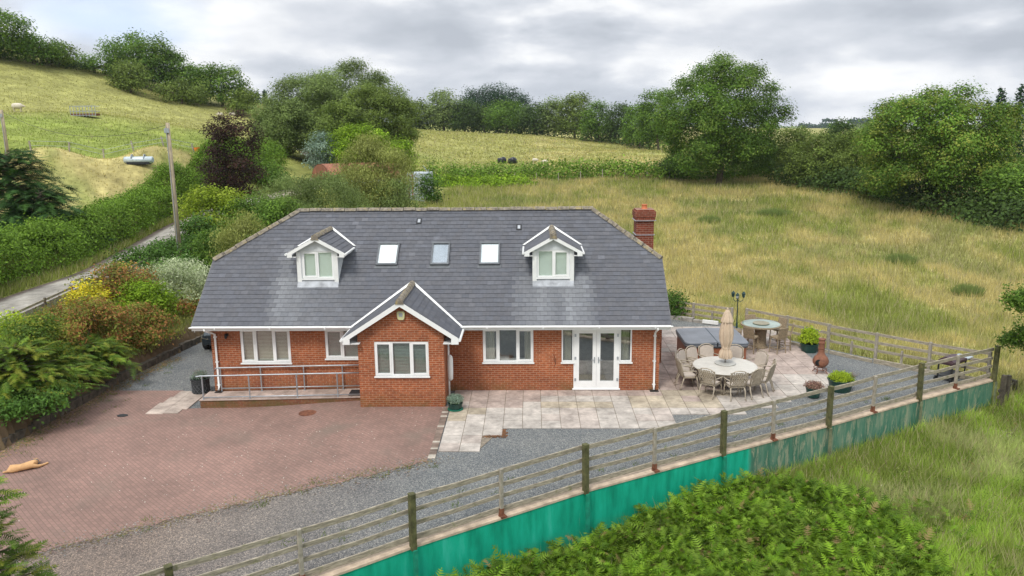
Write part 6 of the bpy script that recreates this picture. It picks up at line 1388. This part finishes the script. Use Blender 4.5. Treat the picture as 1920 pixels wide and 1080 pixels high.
tag(MB().lathe([(.24, 0), (.26, .02), (.26, .035), (.24, .04)], 24).build('pot_saucer', simple('green_saucer', (.01, .14, .09), .4), e), None)
e = pot(-9.98, .72, -.30, .30, .32, .56, 'tall black lattice planter with lavender at the left corner of the house', mat=simple('black_lattice', (.03, .033, .035), .6, var=.5, scale=18)); mound(e, .32, .26, .58, 700, .07, 'sage', 6, .2, 1.2); mound(e, .30, .32, .60, 160, .05, 'heather', 7, .2, 1.2)
b = MB()
for k in range(14):
    a0 = k*2*math.pi/14
    for s in (-1, 1): b.tube([((.315)*math.cos(a0+s*t*1.1), .315*math.sin(a0+s*t*1.1), .05+.45*t) for t in (0, .33, .66, 1)], .008, 4, False)
b.build('lattice', simple('lattice_strips', (.10, .11, .12), .5), e)

# ---- barn, poles, wires and field things
m_tin = simple('rusty_corrugated_iron', (.24, .10, .06), .85, var=.3, scale=1.2, streak=(1, 1, .3), dirt=((.42, .24, .16), 1.0, .55)); m_tin2 = simple('galvanised_corrugated_sheet', (.42, .47, .50), .6, .2, var=.15, dirt=((.26, .12, .07), .8, .60))
def barn():
    pl, pr = at(620, 350, 80), at(762, 350, 80); o = Vector((float(pl[0]), float(pl[1]), hz(pl[0], pl[1]))); e = tag(empty('barn', tuple(o)), 'arched barn of rusty corrugated iron half hidden behind the willows', 'barn')
    Wd = 5.2; Ln = 8.2; zt = float(at(640, 309, 80)[2])-o.z; hw = 2.2; dx = Vector((.82, .57, 0)).normalized(); dy = Vector((-.57, .82, 0)).normalized(); n = 60
    arc = lambda k, R0=1.0: (Wd/2-math.cos(math.pi*k/n)*Wd/2*R0, (zt-1.7)+math.sin(math.pi*k/n)*1.7*R0)
    b = MB(); vs = []; m = 50
    for j in range(m+1):
        for k in range(n+1):
            u_, z = arc(k, 1+.012*math.cos(j*math.pi)); p = dx*(Ln*j/m)+dy*u_+Vector((0, 0, z)); vs.append(p)
    b.add(vs, [(j*(n+1)+k, j*(n+1)+k+1, (j+1)*(n+1)+k+1, (j+1)*(n+1)+k) for j in range(m) for k in range(n)]); b.build('roof', m_tin, e)
    for x in (0, Ln):
        b = MB(); pts = [dx*x+dy*0, dx*x+dy*Wd]+[dx*x+dy*arc(k)[0]+Vector((0, 0, arc(k)[1]-.02)) for k in range(n, -1, -1)]; b.add(pts, [tuple(range(len(pts)))]); b.build('end_wall', m_tin, e)
    b = MB(); vs = []
    for j in range(101): p = dx*(Ln*j/100)+dy*(-.02+.02*(j % 2)); vs += [p, p+Vector((0, 0, zt-1.6))]
    b.add(vs, [(2*j, 2*j+2, 2*j+3, 2*j+1) for j in range(100)]); b.build('wall', m_tin2, e)
    # lean-to of grey sheets at the right
    a = at(761, 375, 79); c = at(801, 375, 80); s = empty('sheet_shed', (float(a[0]), float(a[1]), hz(a[0], a[1]))); tag(s, 'tall pale corrugated sheet panel shed with rust stripes at the right end of the barn', 'shed'); w2 = float(np.hypot(*(c-a)[:2])); hh = float(at(780, 325, 79)[2])-s.location.z
    b = MB(); vs = []
    for j in range(41): vs += [(w2*j/40, .025*(j % 2), -.3), (w2*j/40, .025*(j % 2), hh)]
    b.add(vs, [(2*j, 2*j+2, 2*j+3, 2*j+1) for j in range(40)]); b.build('wall', m_tin2, s)
    b = MB(); b.box(0, w2, .05, 3.2, hh-.04, hh); b.box(0, .04, .05, 3.2, 0, hh-.04); b.box(w2-.04, w2, .05, 3.2, 0, hh-.04); b.build('frame', m_tin2, s)
    for x in (.12*w2, .28*w2): MB().box(x, x+.11, -.012, -.004, .1, hh-.1).build('rust_strip', m_tin, s)
    MB().tube([(w2, 0, hh), (w2-.5, -.1, hh+.75)], .03, 5).tube([(w2, 0, hh+.0), (w2, 0, hh+.4)], .03, 5).build('rail', m_tin2, s)
barn()
def pole(u, vb, vt, D_, lab, tilt=0, arm=True):
    p = at(u, vb, D_); z0 = hz(p[0], p[1]); zt = float(at(u, vt, D_)[2]); e = tag(empty('utility_pole', (p[0], p[1], z0)), lab, 'utility pole', 'wooden utility poles')
    MB().tube([(0, 0, -.4), (tilt*.5, 0, (zt-z0)*.5), (tilt, 0, zt-z0)], [.15, .13, .105], 12).build('pole', simple('weathered_pole', (.36, .30, .21), .9, var=.25, scale=4, streak=(3, 3, .4)), e, smooth=True)
    MB().box(tilt-.16, tilt+.10, -.17, -.11, zt-z0-.55, zt-z0-.30).build('bracket', m_steel, e); MB().tube([(tilt-.05, -.16, zt-z0-.2), (tilt*.5, -.17, 2.5), (0, -.19, .3)], .02, 5).build('cable_guard', m_steel, e)
    return Vector((p[0]+tilt, p[1], zt-.1))
P1 = pole(335, 458, 230, 49, 'tall leaning grey utility pole beside the lane kerb', tilt=0.0); P2 = pole(14, 285, 206, 74, 'utility pole on the hillside at the left picture edge', tilt=-.05)
P3 = Vector((-80, 20, 14.5))
def cable(a, c, lab):
    pts = [a.lerp(c, t)+Vector((0, 0, -1.2*4*t*(1-t))) for t in np.linspace(0, 1, 24)]; tag(MB().tube(pts, .012, 4).build('overhead_cable', m_black), lab, 'cable')
cable(P1, P2, 'thin overhead cable between the two utility poles'); 
# marker post and kerb rail at the lane
for u, v, D_, lab in ((296, 470, 50, 'short square post at the lane edge left of the utility pole'),):
    p = at(u, v, D_); z0 = hz(p[0], p[1]); tag(MB().beam((p[0], p[1], z0-.2), (p[0], p[1], z0+.8), .14, .14).build('lane_post', m_sleeper), lab, 'post')
KB = [(-19.15, -6), (-19.3, 4), (-19.7, 10), (-19.05, 15), (-19.9, 22), (-20.9, 29)]
P = along(KB, step=.95); e = tag(empty('lane_kerb', (*P[0], 0)), 'raised pale kerb stones along the right side of the lane', 'kerb'); b = MB()
for i in range(len(P)-1): b.beam((*P[i], hz(*P[i])+.18), (*(P[i]*.03+P[i+1]*.97), hz(*P[i+1])+.18), .18, .34)
T(b, e).build('kerb_stones', m_stone, e, bevel=.02)
e = tag(empty('lane_rail', (*P[0], 0)), 'low timber rail beside the lane kerb', 'rail'); P = along([(-18.95, -5), (-19.1, 4), (-19.5, 10), (-18.85, 15), (-19.7, 22)], step=2.4)
for i in range(len(P)):
    T(MB().beam((*P[i], hz(*P[i])-.1), (*P[i], hz(*P[i])+.62), .08, .08), e).build('post', m_sleeper, e)
    if i: T(MB().beam((*P[i-1], hz(*P[i-1])+.52), (*P[i], hz(*P[i])+.52), .04, .10), e).build('rail', m_weather, e)
# field fence with old posts on the left slope
FP = [tuple(at(u, v, D_)[:2]) for u, v, D_ in ((60, 292, 74), (130, 294, 74), (200, 297, 75), (255, 300, 76), (310, 302, 77), (370, 305, 78))]; P = along(FP, step=2.6); e = tag(empty('wire_fence', (*P[0], 0)), 'old wire fence with crooked posts crossing the slope above the pale roller', 'fence'); q = random.Random(7)
for i, p in enumerate(P):
    z0 = hz(*p); T(MB().beam((*p, z0-.3), (p[0]+q.uniform(-.25, .25), p[1], z0+q.uniform(.7, 1.15)), .10, .10), e).build('post', m_palepost, e)
    if i:
        for h in (.4, .75): T(MB().tube([(*P[i-1], hz(*P[i-1])+h), (*p, z0+h)], .012, 4), e).build('wire', m_steel, e)
P = along([tuple(at(u, v, 107)[:2]) for u, v in ((965, 338), (1050, 340), (1150, 342), (1260, 345), (1330, 348))], step=2.9); e = tag(empty('wire_fence', (*P[0], 0)), 'pale stake fence along the foot of the field hedge', 'fence')
for p in P: z0 = hz(*p); T(MB().beam((*p, z0-.3), (*p, z0+1.25), .10, .10), e).build('post', m_palepost, e)
# pale roller drum lying in the rough grass
p = at(261, 309, 72); z0 = hz(p[0], p[1]); e = tag(empty('feed_tank', (p[0], p[1], z0), .05), 'long pale blue metal tank lying in the dry grass left of the utility pole', 'tank')
tk = MB().lathe([(.20, -1.15), (.27, -1.1), (.27, 1.1), (.20, 1.15)], 20).build('tank', simple('pale_blue_metal', (.50, .58, .62), .4, .2, var=.15), e, smooth=True); tk.matrix_local = Matrix.Translation((0, 0, .36))@Matrix.Rotation(math.radians(90), 4, 'Y')
MB().box(-.9, .9, -.25, .25, .0, .2).build('skid', m_black, e)
for x in (-.5, .5): 
    k_ = MB().lathe([(.275, -.03), (.285, 0), (.275, .03)], 20).build('band', m_steel, e); k_.matrix_local = Matrix.Translation((x, 0, .55))@Matrix.Rotation(math.radians(90), 4, 'Y')
# livestock feeder and log pile
p = at(160, 212, 103); z0 = hz(p[0], p[1]); e = tag(empty('cattle_feeder', (p[0], p[1], z0)), 'grey railed livestock feeder standing on the left hillside', 'feeder')
for x in np.linspace(-1.4, 1.4, 9): MB().beam((x, -.5, 0), (x, -.5, 1.2), .05, .05).build('bar', m_steel, e)
for z in (.15, .6, 1.15): MB().beam((-1.4, -.5, z), (1.4, -.5, z), .06, .06).beam((-1.4, .5, z), (1.4, .5, z), .06, .06).build('rail', m_steel, e)
MB().box(-1.4, 1.4, -.45, .45, .1, .35).build('trough', m_rust, e)
p = at(528, 272, 100); z0 = hz(p[0], p[1]); e = tag(empty('log_pile', (p[0], p[1], z0)), 'small pile of pale logs beside the track left of the willows', 'log pile'); q = random.Random(3)
for k in range(14):
    j = k % 6; l = k//6; o = MB().tube([(-1.2+q.uniform(-.2, .2), j*.3+l*.15-.8, .16+l*.26), (1.2+q.uniform(-.2, .2), j*.3+l*.15-.8, .16+l*.26)], .15, 8).build('log', simple('cut_log', (.42, .30, .18), .9), e)
for k, (u, v, lab) in enumerate(((941, 302, 'left one of the two black lumps in the far field'), (961, 301, 'right one of the two black lumps in the far field'))):
    p = at(u, v, 132); z0 = hz(p[0], p[1]); q = random.Random(k); b = MB(); b.lathe([(.55, 0), (.72, .12), (.74, .5), (.68, .82), (.45, .95), (.1, .98)], 14); b.v = [(x*(1+.12*math.sin(3*y)), y*.8, z*(1+.1*math.sin(5*x+k))) for x, y, z in b.v]
    tag(b.build('silage_bale', simple('black_wrap', (.02, .022, .026), .3), loc=(p[0], p[1], z0), smooth=True), lab, 'bale', 'black wrapped bales')
# orange tub by the purple tree and blue tarp scraps
p = at(368, 275, 82); tag(MB().lathe([(.22, 0), (.30, .4), (.31, .42)], 14).build('feed_bucket', simple('orange_plastic', (.75, .20, .04), .5), loc=(p[0], p[1], hz(p[0], p[1]))), 'small orange bucket on the slope left of the purple tree', 'bucket')
# sheep
m_wool = simple('cream_wool', (.60, .55, .44), .95, var=.12, scale=6, bump=.6); m_face = simple('sheep_face', (.50, .44, .36), .8)
def sheep():
    e = empty('sheep'); b = MB(); b.lathe([(.08, -.55), (.24, -.48), (.31, -.25), (.32, .1), (.29, .38), (.20, .52), (.08, .58)], 12); b.v = [(z, x*.86, y+.62) for x, y, z in b.v]; b.build('body', m_wool, e, smooth=True)
    b = MB(); b.lathe([(.06, -.05), (.10, .02), (.10, .14), (.06, .30), (.03, .33)], 10); b.v = [(z*.9+.55, x, y+.66-z*.35) for x, y, z in b.v]; b.build('head', m_face, e, smooth=True)
    for x in (-.35, .35):
        for y in (-.14, .14): MB().tube([(x, y, .45), (x+.02, y, .2), (x, y, 0)], [.07, .035, .04], 6).build('leg', m_face, e)
    return e
sh = sheep(); used = False
for k, (u, v, D_, rz_, lab) in enumerate([(33, 207, 110, .2, 'sheep standing alone at the left edge of the hillside'), (92, 127, 158, .4, 'leftmost sheep near the hilltop'), (99, 131, 156, 2.8, 'middle sheep near the hilltop'), (110, 129, 157, .1, 'rightmost sheep of the hilltop group'), (412, 210, 140, 3.0, 'sheep grazing just left above the purple tree'), (1003, 299, 134, .3, 'left sheep in the far meadow right of the black bales'), (1022, 303, 132, 3.0, 'right sheep in the far meadow right of the black bales'), (434, 208, 142, 0.4, 'small sheep farthest right on the left hillside')]):
    o = copy_tree(sh) if used else sh; used = True; p = at(u, v, D_); o.location = (p[0], p[1], hz(p[0], p[1])); o.rotation_euler.z = rz_; o.scale = ((1.05 if k == 0 else .85),)*3; tag(o, lab, 'sheep', 'sheep grazing on the hills')
# distant wooded hill
def far_hill(name, u0, u1, D_, vtop, vbase, seed, col, bumps):
    rng = np.random.default_rng(seed); n = 90; us = np.linspace(u0-120, u1+120, n); V = []; rows = 14
    for j in range(rows):
        t = j/(rows-1)
        for i, u in enumerate(us):
            p = at(u, 240, D_+(j-4)*90); edge = sstep(u0-120, u0+90, u)*sstep(u1+120, u1-60, u); zt = at(u, vtop, D_)[2]; zb = at(u, vbase, D_)[2]-12
            prof = math.exp(-((j-5)/3.2)**2); z = zb+(zt-zb)*float(edge)*prof*(1-.25*float(fbm(np.array([u*.012]), np.array([j*.5]), seed)[0])); V.append((p[0], p[1], z))
    F_ = [(j*n+i, j*n+i+1, (j+1)*n+i+1, (j+1)*n+i) for j in range(rows-1) for i in range(n-1)]; V = np.array(V)
    f = fbm(V[:, 0]*.006, V[:, 1]*.006, seed+3, 3); c = np.where((f > .5)[:, None], np.array([.16, .20, .08]), np.array([.05, .085, .04])); o = npmesh(name, V, np.array(F_), m_slab if 0 else MATS['rough_pasture'], None, c, smooth=True); tag(o, kind='structure'); return o
far_hill('hills', 1490, 1690, 1500, 226, 252, 5, None, 0)
def far_wood(u0, u1, D_, v, hpx, n, seed, label, dens_gap=.0):
    rng = np.random.default_rng(seed); Cs = []
    for k in range(n):
        u = rng.uniform(u0, u1); s = rng.uniform(.5, 1)*hpx; p = at(u, v, D_+rng.uniform(-20, 20)); m = 26; w_ = s*D_/F*.45
        Cs.append(np.array([p[0], p[1], p[2]+s*D_/F*.5])+rng.normal(size=(m, 3))*np.array([w_, w_, s*D_/F*.26]))
    C = np.concatenate(Cs); V, Fc = leaf_quads(C, unit(rng.normal(size=(len(C), 3))+np.array([0, -.5, .6])), D_/F*3.4, rng, .8); tag(npmesh('distant_wood', V, Fc, m_leaf, None, np.repeat(pal_tint('fir', len(C), rng, .15), 4, 0)), label, 'wood', kind='stuff')
far_wood(1596, 1672, 1500, 232, 9, 90, 31, 'dark plantation on the distant hill right of the big oak')
far_wood(1500, 1590, 1480, 240, 10, 60, 32, 'woods on the lower slope of the distant hill')
far_wood(1540, 1600, 1520, 228, 5, 16, 33, 'scattered single trees on the skyline of the distant hill')

# ---- loose stones, litter and weeds
def litter(name, label, pts, n, spread, size, cols, seed, flat=.5, cat='litter'):
    rng = np.random.default_rng(seed); P = along(pts, step=.05); i = rng.integers(0, len(P), n); X = P[i, 0]+rng.normal(0, spread, n); Y = P[i, 1]+rng.normal(0, spread, n); Z = np.array([zy(a, b) for a, b in zip(X, Y)])+.016
    s = size*rng.uniform(.5, 1.5, n); a = rng.uniform(0, 6.28, n); c, q = np.cos(a)*s, np.sin(a)*s; V = np.empty((n, 5, 3))
    for k, (u, v, w_) in enumerate(((1, 0, 0), (0, 1, 0), (-1, 0, 0), (0, -1, 0), (0, 0, flat))): V[:, k] = np.stack([X+c*u-q*v, Y+q*u+c*v, Z+w_*s], -1)
    base = np.arange(n)[:, None]*5; F_ = np.concatenate([base+np.array([[0, 1, 4]]), base+np.array([[1, 2, 4]]), base+np.array([[2, 3, 4]]), base+np.array([[3, 0, 4]])])
    t = np.array(cols)[rng.integers(0, len(cols), n)]; o = npmesh(name, V.reshape(-1, 3), F_, m_slab, None, np.repeat(t, 5, 0)); tag(o, label, cat, kind='stuff')
DE = [warp_(-12.6, -13.8), warp_(-8.9, -11.0), warp_(-6.2, -9.25), (-1.65, -6.6), (-.6, -5.9)]
litter('loose_gravel', 'loose grey chips spilled along the ragged edge of the brick drive', DE, 2600, .30, .018, [(.20, .20, .19), (.14, .14, .13), (.27, .25, .22), (.13, .10, .08), (.20, .13, .11)], 1, cat='gravel')
litter('mossy_litter', 'brown leaf litter and moss along the edge between drive and gravel', DE, 1300, .16, .024, [(.16, .14, .06), (.13, .10, .05), (.20, .155, .08)], 2, .25)
litter('leaf_litter', 'brown leaves gathered at the foot of the bank edging', [warp_(-13.85, -9), warp_(-13.2, -5), warp_(-12.95, -1.5), warp_(-12.8, 1.5), warp_(-12.4, 4.1)], 2600, .20, .03, [(.20, .13, .06), (.13, .10, .05), (.30, .20, .10), (.10, .12, .04)], 3, .3)
litter('pale_chips', 'scattered pale specks on the brick drive', [(-10, -1.5), (-7, -4), (-2, -2.6), (-5, -7), (-10, -7), (-3, -4)], 420, 1.4, .014, [(.55, .50, .44), (.42, .36, .30), (.62, .58, .50)], 4)
litter('patio_litter', 'rusty brown debris beside the stepped patio edge', [(1.2, -3.7), (1.25, -4.2), (.7, -4.25)], 260, .05, .03, [(.16, .07, .03), (.11, .06, .03)], 5)
rng = np.random.default_rng(9)
def weeds():
    cs = []
    for pts, n in ((DE, 26), ([(-13.2, -5), (-12.9, 0), (-12.6, 4)], 26), ([(3.4, -7.2), (7, -5.0), (11, -2.9), (15, -.5)], 20), ([(-5, -11.5), (-2, -10), (2, -7.5)], 16)):
        P = along(pts, step=.1); cs.append(P[rng.integers(0, len(P), n)]+rng.normal(0, .35, (n, 2)))
    cs = np.concatenate(cs); k = rng.integers(0, len(cs), 1700); X = cs[k, 0]+rng.normal(0, .07, 1700); Y = cs[k, 1]+rng.normal(0, .07, 1700); Z = np.array([zy(a, b) for a, b in zip(X, Y)])
    blades('weeds', X, Y, rng.uniform(.03, .11, 1700), np.full(1700, .02), m_grassb, rng, np.array([.14, .20, .04])*rng.uniform(.7, 1.4, (1700, 1)), .8, z=Z); tag(bpy.data.objects['weeds'], 'small weeds growing through the gravel', 'weeds')
weeds()

# ---- the air between here and the distant hill
m = bpy.data.materials.new('haze_air'); m.use_nodes = True; t = m.node_tree; t.nodes.clear(); o_ = t.nodes.new('ShaderNodeOutputMaterial'); pv = t.nodes.new('ShaderNodeVolumePrincipled')
pv.inputs['Color'].default_value = (.80, .88, 1.0, 1); pv.inputs['Density'].default_value = .00011; L(t, pv.outputs[0], o_.inputs['Volume'])
tag(MB().box(-2600, 2600, -400, 2700, -30, 75).build('haze', m), kind='stuff')

def slope_weeds():
    rng = np.random.default_rng(19); n = 1500; X = rng.uniform(8, 30, n); Y = rng.uniform(-14, 3, n); k = inpoly(X, Y, [(8, -6.2), (11, -4.2), (15, -1.9), (18.6, .2), (26, 3), (30, -4), (29, -14), (12, -14)]); X, Y = X[k], Y[k]; m = 34; n = len(X)
    q = fbm(X*.5, Y*.5, 71, 3); keep = rng.random(n) < sstep(.38, .6, q); X, Y = X[keep], Y[keep]; n = len(X); h = rng.uniform(.2, .62, n); Z = Hgt(X, Y); i = np.repeat(np.arange(n), m); C = np.stack([X[i]+rng.normal(0, .16, n*m), Y[i]+rng.normal(0, .16, n*m), Z[i]+h[i]*rng.uniform(.25, 1.0, n*m)], -1)
    P_ = np.array([[.15, .26, .03], [.21, .31, .05], [.10, .19, .03], [.30, .34, .10], [.30, .20, .08], [.42, .40, .24]]); ci = rng.choice(6, n, p=[.3, .25, .15, .14, .06, .10]); t = P_[ci][i]*np.clip(rng.normal(1, .2, (n*m, 1)), .5, 1.5)
    V, Fc = leaf_quads(C, unit(rng.normal(size=(n*m, 3))*.6+np.array([0, 0, .8])), .075, rng, .32, .6); tag(npmesh('rough_weeds', V, Fc, m_leaf, None, np.repeat(t, 4, 0)), 'mixed leafy weeds and docks among the long grass below the faded wall', 'weeds', kind='stuff')
slope_weeds()
# single rush tussocks standing in the hay field
rng = np.random.default_rng(23)
for k, (u, v, D_, w_, lab) in enumerate([(1820, 492, 52, 1.3, 'dark rush tussock low in the hay field near the right edge'), (1692, 453, 60, 1.6, 'flat dark tussock in the middle right of the hay field'), (1452, 396, 78, 2.2, 'wide dark rush tussock in the hay field under the hawthorns'), (1330, 410, 72, 1.4, 'green tussock in the hay field right of the chimney')]):
    p = at(u, v, D_); z0 = hz(p[0], p[1]); n = 900; a = rng.uniform(0, 6.28, n); r_ = rng.uniform(0, 1, n)**.6*w_*.6; X = r_*np.cos(a); Y = r_*.7*np.sin(a); hh = .75*(1-.4*(r_/w_/.6)**2)*rng.uniform(.6, 1.1, n); V = np.empty((n, 3, 3)); V[:, 0] = np.stack([X-.03, Y, 0*X-.1], -1); V[:, 1] = np.stack([X+.03, Y, 0*X-.1], -1); V[:, 2] = np.stack([X*1.35, Y*1.35, hh], -1)
    tag(npmesh('rush_tussock', V.reshape(-1, 3), np.arange(3*n).reshape(-1, 3), m_grassb, None, np.repeat(np.array([.20, .26, .08])*rng.uniform(.7, 1.5, (n, 1)), 3, 0), loc=(p[0], p[1], z0)), lab, 'tussock', 'rush tussocks in the hay field')
